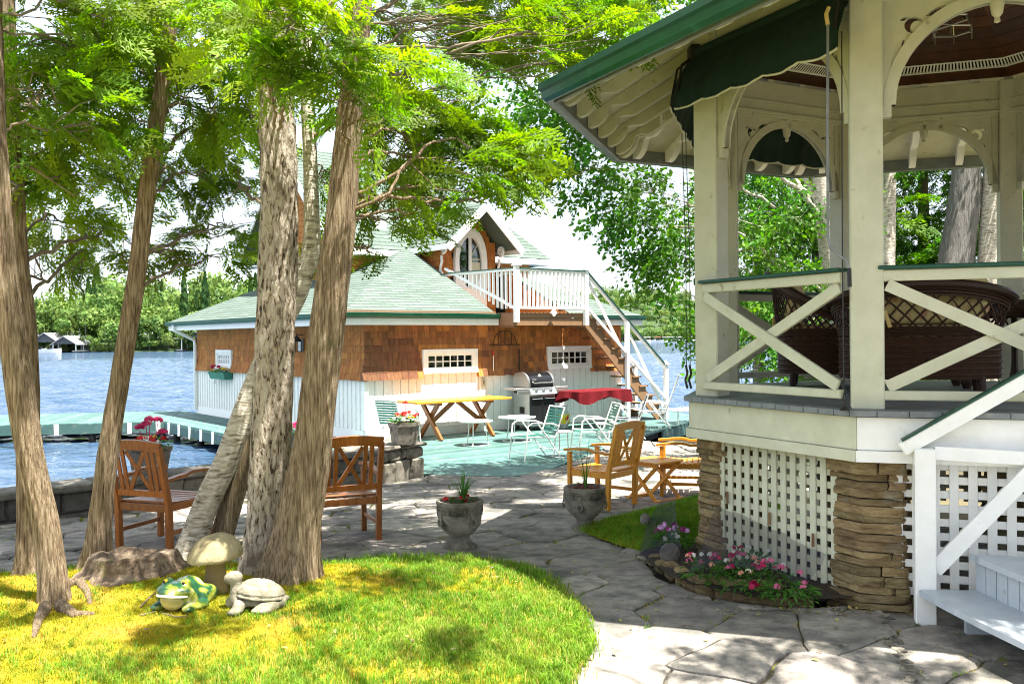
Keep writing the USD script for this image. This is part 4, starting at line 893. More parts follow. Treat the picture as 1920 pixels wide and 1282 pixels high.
for (s, z0, z1, lb, mt) in ((3.02, 0.86, 1.38, "long barbecue tongs with orange handle hanging on the shingles left of the grill", "white_metal"), (3.72, 0.95, 1.4, "dark long fork hanging on the shingles right of the wire rack", "dark_iron")):
    tg = thing("grill_tongs" if mt == "white_metal" else "grill_fork", lb, "barbecue tool", gw(s, -0.07, 0), TH)
    obj("shaft", MB().tube([(0, 0, z0), (0, 0, z1 - 0.1)], 0.01, 6).tube([(-0.025, 0, z0 - 0.06), (0, 0, z0 + 0.02)], 0.008, 5).tube([(0.025, 0, z0 - 0.06), (0, 0, z0 + 0.02)], 0.008, 5), mt, tg)
    obj("handle", MB().tube([(0, 0, z1 - 0.1), (0, 0, z1)], 0.014, 6), "label_red" if mt == "white_metal" else "dark_iron", tg)
# ------------------------------------------------------------------ gazebo (axes of the garden, origin at its centre)
GC = np.array([3.391, 6.991]); A0 = -2.2765
rgz = np.random.default_rng(33)
gaz = thing("gazebo", "cream octagonal gazebo with green gutter, stone pillars, lattice skirt and arched brackets", "gazebo", (GC[0], GC[1], 0))
def corner(k, R): a = A0 + k * PI / 4; return np.array([R * math.cos(a), R * math.sin(a)])
def side(j, R):
    """Origin, run, outward normal and length of side j at corner radius R."""
    p, q = corner(j, R), corner(j + 1, R); d = q - p; L = np.linalg.norm(d); d /= L
    return p, d, np.array([d[1], -d[0]]), L
def sidex(j, R, off=0.0):
    """(along the side, height, outward) to gazebo coordinates."""
    p, d, n, L = side(j, R)
    return lambda v: np.c_[p + v[:, :1] * d + (v[:, 2:3] + off) * n, v[:, 1]]
def ring8(prof, close=False):
    m = MB().lathe(prof, n=8); m.xf(lambda v: place(v, (0, 0, 0), A0)); return m
DT = 1.2
octo = lambda R: Polygon([corner(k, R) for k in range(8)])
# deck boards, run square to the side that faces us
p_, d_, nn_, _ = side(7, 1.0); ang = math.atan2(nn_[1], nn_[0])
q = affinity.rotate(octo(2.113), -math.degrees(ang), origin=(0, 0)); y = -2.2
while y < 2.2:
    g = q.intersection(sbox(-3, y, 3, y + 0.118))
    if not g.is_empty: obj("deck_board", MB().poly(affinity.rotate(g, math.degrees(ang), origin=(0, 0)), DT - 0.035 - rgz.uniform(0, 0.001), DT - rgz.uniform(0, 0.003)), "grey_paint", gaz)
    y += 0.124
obj("deck_frame", MB().poly(octo(2.05), DT - 0.2, DT - 0.04), "dark_inside", gaz)
for j in range(8):
    X = sidex(j, 2.075); L = side(j, 2.075)[3]
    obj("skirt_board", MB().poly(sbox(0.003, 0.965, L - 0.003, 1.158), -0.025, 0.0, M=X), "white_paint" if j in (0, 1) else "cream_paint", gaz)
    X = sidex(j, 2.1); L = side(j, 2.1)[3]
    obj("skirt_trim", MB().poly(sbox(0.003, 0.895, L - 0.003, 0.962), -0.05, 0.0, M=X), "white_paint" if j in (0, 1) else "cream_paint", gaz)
# stone pillars under the corners
for k in (7, 0, 1, 6, 5, 4):
    c = corner(k, 2.0); _, dL, _, _ = side(k - 1, 2.0); _, dR, _, _ = side(k, 2.0); inn = -c / np.linalg.norm(c)
    z = -0.06; i = 0
    pil = obj("pillar", MB().poly(Polygon([c + inn * 0.06, c - dL * 0.17 + inn * 0.05, c - dL * 0.14 + inn * 0.24, c + dR * 0.14 + inn * 0.24, c + dR * 0.17 + inn * 0.05]), -0.1, 0.88), "dark_concrete", gaz)
    while z < 0.885:
        h = min(rgz.uniform(0.036, 0.075), 0.897 - z) if z < 0.8 else 0.897 - z
        wL = (0.225 + 0.05 * max(0, 0.35 - z) / 0.35 + rgz.uniform(-0.022, 0.022)) * (1.12 if z > 0.76 else 1); wR = (0.23 + 0.06 * max(0, 0.35 - z) / 0.35 + rgz.uniform(-0.022, 0.022)) * (1.12 if z > 0.76 else 1)
        out = rgz.uniform(-0.012, 0.018) + 0.03 * max(0, 0.3 - z) / 0.3 + (0.02 if z > 0.8 else 0)
        cc = c - inn * out
        pts4 = [cc, cc + dR * wR, cc + dR * wR * 0.8 + inn * 0.3, cc - dL * wL * 0.8 + inn * 0.3, cc - dL * wL]
        cut = [Polygon(pts4)]
        if rgz.random() < 0.4:
            f = rgz.uniform(0.35, 0.7) * wR; n2 = inn
            cut = [Polygon([cc, cc + dR * f, cc + dR * f + inn * 0.3, cc - dL * wL * 0.8 + inn * 0.3, cc - dL * wL]), Polygon([cc + dR * (f + 0.008), cc + dR * wR, cc + dR * wR * 0.8 + inn * 0.3, cc + dR * (f + 0.008) + inn * 0.3])]
        for g in cut:
            if not g.is_valid: g = g.convex_hull
            e = g.exterior; o = np.array([e.interpolate(t).coords[0] for t in np.linspace(0, e.length, 26)[:-1]])
            o = o + (np.stack([meshkit.noise(np.c_[o * 14, np.full(len(o), i * 3.1 + s)]) for s in (0.3, 8.7)], -1) - 0.5) * 0.03
            n = len(o); ce = o.mean(0); sh = lambda f: ce + (o - ce) * f
            tl = rgz.uniform(-0.05, 0.05, 2)
            V = np.vstack([np.c_[sh(0.985), np.full(n, z)], np.c_[o, np.full(n, z + 0.006)], np.c_[sh(1.0) + (np.stack([meshkit.noise(np.c_[o * 26, np.full(len(o), i * 5.3 + s)]) for s in (2.3, 4.7)], -1) - 0.5) * 0.02, np.full(n, z + h * 0.6)], np.c_[sh(0.965), np.full(n, z + h - 0.005)], [[*ce, z], [*ce, z + h - 0.004]]])
            V[:, 2] += ((V[:, :2] - ce) @ tl) * 0.5
            F = []
            for a in range(n):
                b = (a + 1) % n
                for r in range(3): F.append((r * n + a, r * n + b, (r + 1) * n + b)); F.append((r * n + a, (r + 1) * n + b, (r + 1) * n + a))
                F += [(4 * n, b, a), (4 * n + 1, 3 * n + a, 3 * n + b)]
            obj("stone", MB().add(V, F), "pillar_stone", pil)
        z += h; i += 1
# lattice skirt
for j, (sp, sw) in ((7, (0.0845, 0.05)), (0, (0.099, 0.05)), (6, (0.09, 0.05)), (1, (0.1, 0.05)), (5, (0.1, 0.05)), (4, (0.1, 0.05))):
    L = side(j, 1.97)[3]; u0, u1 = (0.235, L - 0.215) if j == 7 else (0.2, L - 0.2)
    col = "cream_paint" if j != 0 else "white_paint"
    X = sidex(j, 1.985)
    pan = obj("lattice_panel", MB().poly(sbox(u0 - 0.03, 0.86, u1 + 0.03, 0.894), -0.045, -0.03, M=X), col, gaz)
    if j in (7, 0):
        n = int((u1 - u0) / sp)
        for i in range(n + 1):
            u = u0 + (u1 - u0) * i / n
            zb = 0.06 + rgz.uniform(-0.02, 0.02) + (0.1 if j == 0 and i < 2 else 0)
            obj("slat", MB().box(u - sw / 2, zb, -0.012, u + sw / 2, 0.9, 0.0, 0.002).xf(X), col, pan)
        for i in range(10):
            z = 0.1 + i * 0.083
            obj("slat", MB().box(u0 - 0.04, z, -0.026, u1 + 0.04, z + 0.045, -0.013, 0.002).xf(X), col, pan)
    else:
        m = MB(); n = int((u1 - u0) / sp)
        for i in range(n + 1): u = u0 + (u1 - u0) * i / n; m.box(u - sw / 2, 0.06, -0.012, u + sw / 2, 0.9, 0.0)
        for i in range(10): m.box(u0 - 0.04, 0.1 + i * 0.083, -0.026, u1 + 0.04, 0.145 + i * 0.083, -0.013)
        obj("slats", m.xf(X), col, pan, kind="stuff")
# posts
HB, HT = 3.66, 3.98                                               # frieze
PW = 0.0935
for k in range(8):
    c = corner(k, 1.892); a = math.radians(-132) if k == 7 else A0 + k * PI / 4 + PI / 8
    obj("post", MB().box(-PW, -PW, DT, PW, PW, HT, 0.008).xf(lambda v: place(v, (*c, 0), a)), "cream_paint", gaz)
# rails and crossed braces on the outside of the posts
for j in range(8):
    if j == 1: continue                                           # the way in
    L = side(j, 1.892)[3]; X = sidex(j, 1.892, 0.075 if j != 0 else 0.04)
    e0, e1 = (0.03, L - 0.1) if j == 7 else (0.08, L - 0.08)
    bar = lambda a, b, w, z0, z1: MB().obox((a[0], a[1], (z0 + z1) / 2), (b[0], b[1], (z0 + z1) / 2), w, z1 - z0, up=(0, 0, 1)).xf(X)
    rail = obj("top_rail", MB().box(e0, 1.968, 0, e1, 2.036, 0.045, 0.006).xf(X), "cream_paint", gaz)
    obj("rail_cap", MB().box(e0 - 0.02, 2.037, -0.025, e1 + 0.01, 2.06, 0.07, 0.005).xf(X), "rail_green", rail)
    obj("bottom_rail", MB().box(e0, 1.256, 0, e1, 1.312, 0.045, 0.006).xf(X), "cream_paint", gaz)
    obj("brace", bar((e0 + 0.03, 1.335), (e1 - 0.02, 1.945), 0.072, 0.006, 0.03), "cream_paint", gaz)
    obj("brace", bar((e0 + 0.03, 1.945), (e1 - 0.02, 1.335), 0.072, 0.031, 0.05), "cream_paint", gaz)
# frieze, mouldings, arch brackets with pierced scrolls, turned pendants
def teardrop(p0, p1, w):
    p0, p1 = np.array(p0), np.array(p1); d = p1 - p0; n = np.array([-d[1], d[0]]) / np.linalg.norm(d); t = np.linspace(0, 1, 10)
    wd_ = w * np.sin(PI * np.clip(t * 0.9 + 0.1, 0, 1)) ** 1.5 * (1 - t * 0.55); bend = 0.12 * np.sin(PI * t) * np.linalg.norm(d)
    c = p0 + t[:, None] * d + (bend * 0.5)[:, None] * n
    return unary_union([Point(*q).buffer(max(0.004, w_), 6) for q, w_ in zip(c, wd_)] + [LineString(c).buffer(0.005)]).simplify(0.001)
WB, HBk = 0.64, 0.63
arc = [(WB - (WB - 0.075) * math.cos(a), -HBk + (HBk - 0.075) * math.sin(a)) for a in np.linspace(0, PI / 2, 15)]
panel = Polygon([(0, 0), (WB, 0)] + arc[::-1] + [(0.0, -HBk)]).buffer(0)
hole = unary_union([teardrop((0.25, -0.115), (0.43, -0.075), 0.028), teardrop((0.118, -0.25), (0.1, -0.42), 0.026),
                    Point(0.175, -0.16).buffer(0.05).difference(Point(0.195, -0.175).buffer(0.036)).difference(sbox(0.19, -0.3, 0.4, -0.175)), Point(0.232, -0.2).buffer(0.011), teardrop((0.105, -0.125), (0.15, -0.115), 0.015)])
band = Polygon(arc + [(x + 0.0 if i == 0 else x, y) for i, (x, y) in enumerate([(WB - (WB - 0.005) * math.cos(a), -HBk + (HBk - 0.005) * math.sin(a)) for a in np.linspace(PI / 2, 0, 15)])]).buffer(0)
for j in range(8):
    L = side(j, 1.892)[3]; X = sidex(j, 1.892); col = "cream_paint"
    fz = obj("frieze", MB().box(0.05, HB, -0.05, L - 0.05, HT, 0.03, 0.004).xf(X), col, gaz)
    obj("moulding", MB().box(0.06, HB + 0.02, 0.031, L - 0.06, HB + 0.055, 0.05, 0.006).box(0.06, HB + 0.13, 0.031, L - 0.06, HB + 0.15, 0.045, 0.004).box(0.06, HB + 0.02, -0.075, L - 0.06, HB + 0.05, -0.051, 0.006).box(0.06, HB + 0.12, -0.07, L - 0.06, HB + 0.145, -0.051, 0.004).xf(X), col, fz)
    for sg in (0, 1):
        M = (lambda v: X(np.stack([PW + 0.004 + v[:, 0], HB + v[:, 1], v[:, 2]], -1))) if sg == 0 else (lambda v: X(np.stack([L - PW - 0.004 - v[:, 0], HB + v[:, 1], v[:, 2]], -1)))
        b = MB().poly(panel.difference(hole), -0.03, 0.01, M=M); e = MB().poly(band, -0.042, 0.024, M=M)
        st_ = MB().poly(sbox(0.0, -HBk - 0.07, 0.05, -0.0), -0.042, 0.02, M=M)
        if sg: b, e, st_ = flip(b), flip(e), flip(st_)
        br = obj("arch_bracket", b, col, gaz)
        obj("arch_band", e, col, br); obj("bracket_foot", st_, col, br)
    obj("pendant", MB().lathe([(0.001, -0.2), (0.018, -0.19), (0.014, -0.165), (0.03, -0.145), (0.036, -0.11), (0.042, -0.07), (0.03, -0.045), (0.05, -0.03), (0.05, 0.0), (0.001, 0.0)], (0, 0, HB), 16).xf(lambda v: v + np.array([*(side(j, 1.892)[0] + side(j, 1.892)[1] * L / 2), 0])), col, gaz, smooth=40)
# ceiling of dark planks, vent strip
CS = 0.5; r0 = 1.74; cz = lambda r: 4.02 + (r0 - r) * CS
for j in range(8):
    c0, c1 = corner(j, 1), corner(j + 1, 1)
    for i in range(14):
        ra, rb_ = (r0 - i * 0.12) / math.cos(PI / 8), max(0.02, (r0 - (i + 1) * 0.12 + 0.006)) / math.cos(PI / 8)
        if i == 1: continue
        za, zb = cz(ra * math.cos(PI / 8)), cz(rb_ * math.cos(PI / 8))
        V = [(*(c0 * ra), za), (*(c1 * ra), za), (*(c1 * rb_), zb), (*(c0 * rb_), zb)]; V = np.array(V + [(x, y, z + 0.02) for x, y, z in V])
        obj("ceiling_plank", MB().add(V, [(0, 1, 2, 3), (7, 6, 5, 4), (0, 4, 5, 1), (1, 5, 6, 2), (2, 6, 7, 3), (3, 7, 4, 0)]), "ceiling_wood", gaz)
    ra, rb_ = (r0 - 0.12) / math.cos(PI / 8), (r0 - 0.234) / math.cos(PI / 8)
    p, q2 = c0 * ra, c1 * ra; m = MB(); Lq = np.linalg.norm(q2 - p)
    pin, qin = c0 * rb_, c1 * rb_; za, zb = cz(r0 - 0.12), cz(r0 - 0.234)
    P = lambda u, v: np.array([*((p + (q2 - p) * u) * (1 - v) + (pin + (qin - pin) * u) * v), za * (1 - v) + zb * v])
    for v0, v1 in ((0.0, 0.14), (0.86, 1.0)): m.add([P(0, v0), P(1, v0), P(1, v1), P(0, v1)], [(0, 1, 2, 3)])
    for i in range(46):
        u = (i + 0.25) / 46; m.add([P(u, 0.14), P(u + 0.011, 0.14), P(u + 0.011, 0.86), P(u, 0.86)], [(0, 1, 2, 3)])
    obj("vent_strip", m, "white_paint", gaz)
obj("vent_backing", ring8([((r0 - 0.11) / math.cos(PI / 8), cz(r0 - 0.11) + 0.03), ((r0 - 0.24) / math.cos(PI / 8), cz(r0 - 0.24) + 0.03)]), "dark_inside", gaz)
# roof, soffit, rafters with scalloped tails, fascia and gutter
RS = 0.55; ez = lambda r: 3.475 + RS * (2.87 - r)                  # underside, by distance from the centre along a side's normal
C8 = math.cos(PI / 8)
obj("roof_deck", ring8([(2.9 / C8, ez(2.9)), (0.01, ez(0.01))]).add(*ring8([(0.01, ez(0.01) + 0.05), (2.93 / C8, ez(2.93) + 0.05)]).mesh()), "cream_paint", gaz)
rsn = MB()
for i in range(19):
    ra, rb_ = 2.94 - i * 0.155, 2.94 - (i + 1) * 0.155 - 0.01
    rsn.add(*ring8([(ra / C8, ez(ra) + 0.075), (max(rb_, 0.005) / C8, ez(max(rb_, 0.005)) + 0.062), ]).mesh()); rsn.add(*ring8([(ra / C8, ez(ra) + 0.055), (ra / C8, ez(ra) + 0.075)]).mesh())
obj("roof_shingle", flip(rsn), "roof_dark", gaz, kind="stuff")
def tail(r_in, r_out):
    top = [(r_in, ez(r_in) - 0.002), (r_out, ez(r_out) - 0.002)]
    L = r_out - r_in; u = np.linspace(0, 1, 22); pr = []
    for q in u:
        r = r_out - q * 0.5; s_ = q * 0.5
        if s_ < 0.19: dpt = 0.05 + 0.085 * math.sqrt(max(0, 1 - ((s_ - 0.085) / 0.105) ** 2))
        elif s_ < 0.34: dpt = 0.048 + 0.062 * (1 - math.cos((s_ - 0.19) / 0.15 * PI)) / 2
        else: dpt = 0.11
        pr.append((r, ez(r) - dpt))
    return Polygon(top + pr + [(r_in, ez(r_in) - 0.11)]).buffer(0)
for j in range(8):
    p, d, n, L = side(j, 2.86 / C8); ap = 2.86
    m_ = (side(j, 1.0)[0] + side(j, 1.0)[1] * side(j, 1.0)[3] / 2); m_ = m_ / np.linalg.norm(m_)
    us = np.linspace(-0.98, 0.98, 6) if j in (6, 7, 5) else np.linspace(-0.9, 0.9, 5)
    for u in us:
        r_in = max(1.74, abs(u) / math.tan(PI / 8) + 0.05)
        pg = tail(min(r_in, 2.3), 2.805)
        M = lambda v: np.stack([m_[0] * v[:, 0] + d[0] * (u + v[:, 2]), m_[1] * v[:, 0] + d[1] * (u + v[:, 2]), v[:, 1]], -1)
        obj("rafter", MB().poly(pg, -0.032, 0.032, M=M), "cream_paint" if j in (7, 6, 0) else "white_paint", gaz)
for k in range(8):
    c = corner(k, 1.0); t = np.array([-c[1], c[0]])
    pg = tail(1.74, 2.8)
    M = lambda v: np.stack([c[0] * v[:, 0] / C8 + t[0] * v[:, 2], c[1] * v[:, 0] / C8 + t[1] * v[:, 2], v[:, 1] - 0.006], -1)
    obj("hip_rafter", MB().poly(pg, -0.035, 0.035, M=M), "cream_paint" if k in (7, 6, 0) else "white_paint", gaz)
obj("fascia", ring8([(2.81 / C8, 3.385), (2.838 / C8, 3.385), (2.838 / C8, 3.5), (2.81 / C8, 3.5), (2.81 / C8, 3.385)]), "grey_paint", gaz)
obj("gutter", ring8([(3.165 + x, z) for x, z in ((0.002, 3.395), (0.06, 3.385), (0.085, 3.41), (0.095, 3.46), (0.12, 3.475), (0.12, 3.52), (0.11, 3.52), (0.11, 3.485), (0.085, 3.468), (0.075, 3.415), (0.055, 3.397), (0.012, 3.402), (0.012, 3.52), (0.002, 3.52), (0.002, 3.395))]).xf(lambda v: v * np.array([0.972, 0.972, 1])), "gutter_green", gaz)

# ------------------------------------------------------------------ awnings, cords and crank
def awning(j, label):
    p, d, n, L = side(j, 1.892)
    t = thing("awning", label, "awning", (GC[0], GC[1], 0), 0, None)
    X = lambda u, o, z: np.array([*(p + d * u + n * o), z])
    us = np.linspace(-0.06, L + 0.06, 61); V, F = [], []
    prof = [(0.13, 3.74), (0.19, 3.655), (0.215, 3.6), (0.235, 3.585), (0.262, 3.51), (0.285, 3.45), (0.29, 3.42)]
    sc = lambda u: (3.375 if j == 6 else 3.335) - 0.022 * abs(math.sin((u + 0.06) / (L + 0.12) * 5 * PI)) ** 0.8
    for i, u in enumerate(us):
        wob = 0.006 * math.sin(u * 17) + 0.004 * math.sin(u * 41)
        row = [X(u, o + wob * (q > 1), z) for q, (o, z) in enumerate(prof)] + [X(u, 0.293 + wob, sc(u))]
        V += row
    m_ = len(prof) + 1
    for i in range(len(us) - 1):
        for q in range(m_ - 1): a = i * m_ + q; F.append((a, a + 1, a + m_ + 1, a + m_))
    V = np.array(V); nrm = np.tile(np.array([*n, 0.5]) * 0.004, (len(V), 1))
    F = np.array(F); V2 = np.vstack([V, V - nrm]); F2 = np.vstack([F[:, ::-1], F + len(V)])
    obj("fabric", MB().add(V2, F2), "awning_green", t, smooth=50)
    obj("edge_trim", MB().tube([X(u, 0.294 + 0.006 * math.sin(u * 17) + 0.004 * math.sin(u * 41), sc(u) + 0.002) for u in us], 0.008, 5), "cream_paint", t)
    obj("roller", MB().tube([X(-0.04, 0.12, 3.76), X(L + 0.04, 0.12, 3.76)], 0.035, 10), "awning_green", t)
    for u in (-0.03, L + 0.03):
        q = X(u, 0.12, 3.76); obj("end_bracket", MB().box(q[0] - 0.04, q[1] - 0.04, 3.7, q[0] + 0.04, q[1] + 0.04, 3.82, 0.01).tube([X(u, 0.1, 3.76), X(u, 0.24, 3.66), X(u, 0.28, 3.46)], 0.01, 6), "dark_iron", t)
    return t
aw7 = awning(7, "dark green awning with cream scalloped edge over the gazebo's nearest bay")
aw6 = awning(6, "dark green awning with scalloped edge on the gazebo's lake side, behind the left post")
awning(5, "dark awning seen through the gazebo, closing the far arch")
crank = thing("awning_crank", "long grey awning crank rod with bent handle hanging beside the near gazebo post", "crank", (0, 0, 0))
Yc = 5.3
obj("rod", MB().tube([atY(1551, 45, Yc), atY(1551, 250, Yc), atY(1552, 445, Yc), atY(1556, 465, Yc), atY(1588, 490, Yc), atY(1592, 505, Yc)], 0.0085, 7), "grey_paint", crank)
obj("handle", MB().tube([atY(1592, 503, Yc), atY(1593, 538, Yc)], 0.013, 8), "lamp_black", crank)
obj("hook", MB().tube([atY(1551, 48, Yc), atY(1548, 28, Yc), atY(1553, 15, Yc)], 0.012, 6), "yellow_cord", crank)
lo_ = np.array([GC[0], GC[1], 0]); gl = lambda x, y, Y: atY(x, y, Y) - lo_
cord = obj("cord", MB().tube([gl(1577, 60, 5.35), gl(1579, 480, 5.35), gl(1582, 712, 5.35)], 0.004, 5), "lamp_black", aw7)
obj("hook", MB().tube([gl(1582, 712, 5.35), gl(1579, 722, 5.35), gl(1584, 732, 5.35), gl(1581, 745, 5.35), gl(1584, 757, 5.35)], 0.006, 5), "dark_iron", cord)
e_ = gl(1584, 767, 5.4); obj("eye_plate", MB().lathe([(0.03, 0), (0.028, 0.01), (0.008, 0.022), (0.006, 0.045)], (e_[0], e_[1], DT), 10), "dark_iron", cord)
for i, xa in enumerate((1286, 1293)):
    Yl = 6.62 + 0.05 * i
    c2 = obj("cord", MB().tube([gl(xa - 8, 250, Yl), gl(xa, 480, Yl), gl(xa + 1, 690, Yl)], 0.0035, 5), "lamp_black", aw6)
    obj("hook", MB().tube([gl(xa, 684, Yl), gl(xa + 3, 700, Yl), gl(xa - 1, 712, Yl), gl(xa + 3, 728, Yl)], 0.009, 6), "dark_iron", c2)
lan = thing("hanging_lantern", "dark six-sided wire lantern hanging under the gazebo's brown ceiling", "lantern", atY(1784, 52, 7.0))
m = MB(); hx = lambda r, z: [(r * math.cos(a), r * math.sin(a), z) for a in np.arange(7) * PI / 3]
m.tube(hx(0.12, 0.06), 0.008, 5).tube(hx(0.15, -0.03), 0.008, 5)
for a in range(6): m.tube([hx(0.12, 0.06)[a], hx(0.15, -0.03)[a], hx(0.15, -0.09)[a]], 0.006, 5)
obj("frame", m, "steel", lan); obj("hanger", MB().tube([(0, 0, 0.06), (0, 0, 1.1)], 0.006, 5).tube([hx(0.12, 0.06)[0], (0, 0, 0.12), hx(0.12, 0.06)[3]], 0.006, 5), "dark_iron", lan)

# ------------------------------------------------------------------ garden steps of the gazebo
stp = thing("garden_steps", "grey painted curved wooden steps with a white handrail leading up beside the gazebo", "steps", (0, 0, 0))
t1 = Polygon([(2.30, 5.16), (2.315, 4.9), (2.345, 4.58), (2.395, 4.22), (2.47, 3.75), (3.2, 3.55), (3.15, 4.6), (3.0, 5.05), (2.72, 5.14)])
t2 = Polygon([(2.59, 5.17), (2.605, 4.93), (2.63, 4.6), (2.69, 4.2), (2.77, 3.72), (3.5, 3.5), (3.5, 4.75), (3.0, 5.04)])
t3 = Polygon([(2.96, 5.04), (2.98, 4.8), (3.02, 4.4), (3.12, 3.75), (3.9, 3.5), (3.9, 4.6), (3.6, 4.85)])
for g, z in ((t1, 0.2), (t2, 0.4), (t3, 0.6)):
    g = g.buffer(0.02).buffer(-0.02)
    obj("tread", MB().stone(g, z - 0.036, z, 0.004), "step_paint", stp)
for g, z0, z1 in ((t2, 0.2, 0.363), (t3, 0.4, 0.563)):
    e = np.array(g.buffer(-0.035).exterior.coords); q0 = min(range(len(e)), key=lambda i: np.hypot(*(e[i] - np.array(g.exterior.coords[0])))); 
    ln = LineString([(c[0] + 0.035, c[1]) for c in list(g.exterior.coords)[:5]]); d = 0.02
    while d < ln.length - 0.1:
        a, b = np.array(ln.interpolate(d).coords[0]), np.array(ln.interpolate(d + 0.093).coords[0])
        obj("riser_board", MB().obox((*a, (z0 + z1) / 2), (*b, (z0 + z1) / 2), 0.02, z1 - z0), "step_paint", stp); d += 0.1
obj("stringer", MB().obox((2.5, 4.15, 0.07), (3.3, 3.95, 0.07), 0.04, 0.17), "step_paint", stp)
obj("stringer", MB().obox((2.48, 5.0, 0.07), (3.3, 4.9, 0.07), 0.04, 0.17), "step_paint", stp)
nx_, ny_ = 2.362, 5.225; rd = np.array([0.952, -0.305])
obj("newel", MB().box(-0.055, -0.055, -0.02, 0.055, 0.055, 0.995, 0.005).xf(lambda v: place(v, (nx_, ny_, 0), math.atan2(rd[1], rd[0]))), "white_paint", stp)
R3 = lambda q, z: (nx_ + rd[0] * q, ny_ + rd[1] * q, z)
hr_a, hr_b = R3(-0.12, 0.985), R3(1.3, 1.885)
obj("handrail", MB().obox(hr_a, hr_b, 0.06, 0.085, b=0.008), "white_paint", stp)
obj("rail_cap", MB().obox(np.array(hr_a) + (0, 0, 0.052), np.array(hr_b) + (0, 0, 0.052), 0.075, 0.012), "rail_green", stp)
obj("middle_rail", MB().obox(R3(0.056, 0.97), R3(1.2, 0.93), 0.035, 0.075), "white_paint", stp)
obj("brace", MB().obox(R3(0.05, 0.3), R3(0.9, 1.3), 0.035, 0.085), "white_paint", stp)

# ------------------------------------------------------------------ wicker furniture inside
def tub(name, label, loc, rz, w=0.36, l=0.42, back=0.92, arm=0.62, seatz=0.42, cushion="floral_cloth", group=None):
    t = thing(name, label, "wicker chair" if "chair" in name else "wicker sofa", (*loc, DT), rz)
    a = np.linspace(math.radians(-38), math.radians(218), 49)      # open to -y
    flare = lambda z: 1 + 0.16 * max(0, (z - seatz)) / (back - seatz)
    ht = lambda q: arm + (back - arm) * (0.5 + 0.5 * math.cos((q - 0.5) * 2 * PI)) ** 1.3
    P = lambda q, z: np.array([w * flare(z) * math.cos(a[0] + (a[-1] - a[0]) * q), l * flare(z) * math.sin(a[0] + (a[-1] - a[0]) * q), z])
    sk = MB()
    for i in range(14): z = 0.13 + i * 0.022; sk.tube([P(q, z) * np.array([1 + 0.012 * (i % 2), 1 + 0.012 * (i % 2), 1]) for q in np.linspace(0, 1, 33)], 0.0125, 5)
    for i in range(14): z = 0.13 + i * 0.022; sk.tube([P(0, z), P(1, z)], 0.0125, 5)
    obj("woven_skirt", sk, "wicker", t)
    lt = MB()
    for sgn in (1, -1):
        for i in range(-4, 30):
            q0 = i / 26; pts_ = []
            for s_ in np.linspace(0, 1, 9):
                q = q0 + sgn * 0.13 * s_
                if 0 <= q <= 1: pts_.append(P(q, seatz + (ht(q) - seatz) * s_))
            if len(pts_) > 2: lt.tube(pts_, 0.0075, 4, cap=False)
    obj("lattice_back", lt, "wicker", t)
    bd = MB()
    for i in range(3): bd.tube([P(q, ht(q) - 0.02 - i * 0.022) * np.array([1.01, 1.01, 1]) for q in np.linspace(0, 1, 41)], 0.0125, 5)
    for i in range(3): bd.tube([P(q, seatz + 0.03 + i * 0.022) for q in np.linspace(0, 1, 33)], 0.012, 5)
    obj("woven_band", bd, "wicker", t)
    obj("rolled_rim", MB().tube([P(q, ht(q) + 0.012) * np.array([1.05, 1.05, 1]) for q in np.linspace(0, 1, 45)], 0.034, 8), "wicker", t)
    for sx, sy in ((0.8, -0.5), (-0.8, -0.5), (0.7, 0.7), (-0.7, 0.7)):
        obj("leg", MB().tube([(sx * w, sy * l, 0.0), (sx * w * 0.97, sy * l * 0.97, 0.14)], [0.022, 0.03], 8), "wicker", t)
    def pad(cx, cy, cz_, sx, sy, sz): 
        s = trimesh.creation.icosphere(2); v = np.sign(s.vertices) * np.abs(s.vertices) ** 0.55; return MB().add(v * (sx, sy, sz) + (cx, cy, cz_), s.faces)
    obj("seat_cushion", pad(0, -0.02, seatz + 0.05, w * 0.86, l * 0.8, 0.075), cushion, t, smooth=True)
    obj("back_cushion", pad(0, l * 0.66, seatz + 0.3, w * 0.8, 0.08, 0.2), cushion, t, smooth=True)
    obj("tie", MB().tube([(w * 0.5, l * 1.02, seatz + 0.18), (w * 0.52, l * 1.12, seatz + 0.2), (w * 0.46, l * 1.13, seatz + 0.08)], 0.014, 6).tube([(w * 0.52, l * 1.12, seatz + 0.2), (w * 0.6, l * 1.12, seatz + 0.1)], 0.014, 6), "yellow_cord", t)
    return t
tub("wicker_chair", "dark wicker chair with high curled back behind the crossed rail, left of the near post", (2.78, 8.0), math.radians(70), back=0.98)
tub("wicker_sofa", "dark wicker sofa with diamond lattice and yellow floral cushions behind the near post", (3.1, 6.95), math.radians(165), w=0.56, l=0.4, back=0.8, arm=0.66)
tub("wicker_chair", "dark wicker armchair at the far right of the gazebo, beside the wicker table", (4.35, 6.75), math.radians(-80), back=0.86)
wt = thing("wicker_table", "dark round wicker table behind the right-hand crossed rail", "table", (4.0, 7.6, DT))
m = MB()
for i in range(16): r = 0.06 + i * 0.026; m.tube([(r * math.cos(a), r * math.sin(a), 0.7) for a in np.linspace(0, 2 * PI, 33)], 0.014, 5)
obj("table_top", m, "wicker", wt)
m = MB()
for i in range(5): m.tube([(0.46 * math.cos(a), 0.46 * math.sin(a), 0.69 - i * 0.024) for a in np.linspace(0, 2 * PI, 37)], 0.014, 5)
for i in range(40):
    a = i * PI / 20; m.tube([(0.46 * math.cos(a), 0.46 * math.sin(a), 0.6), (0.45 * math.cos(a + 0.12), 0.45 * math.sin(a + 0.12), 0.5)], 0.007, 4)
obj("apron", m, "wicker", wt)
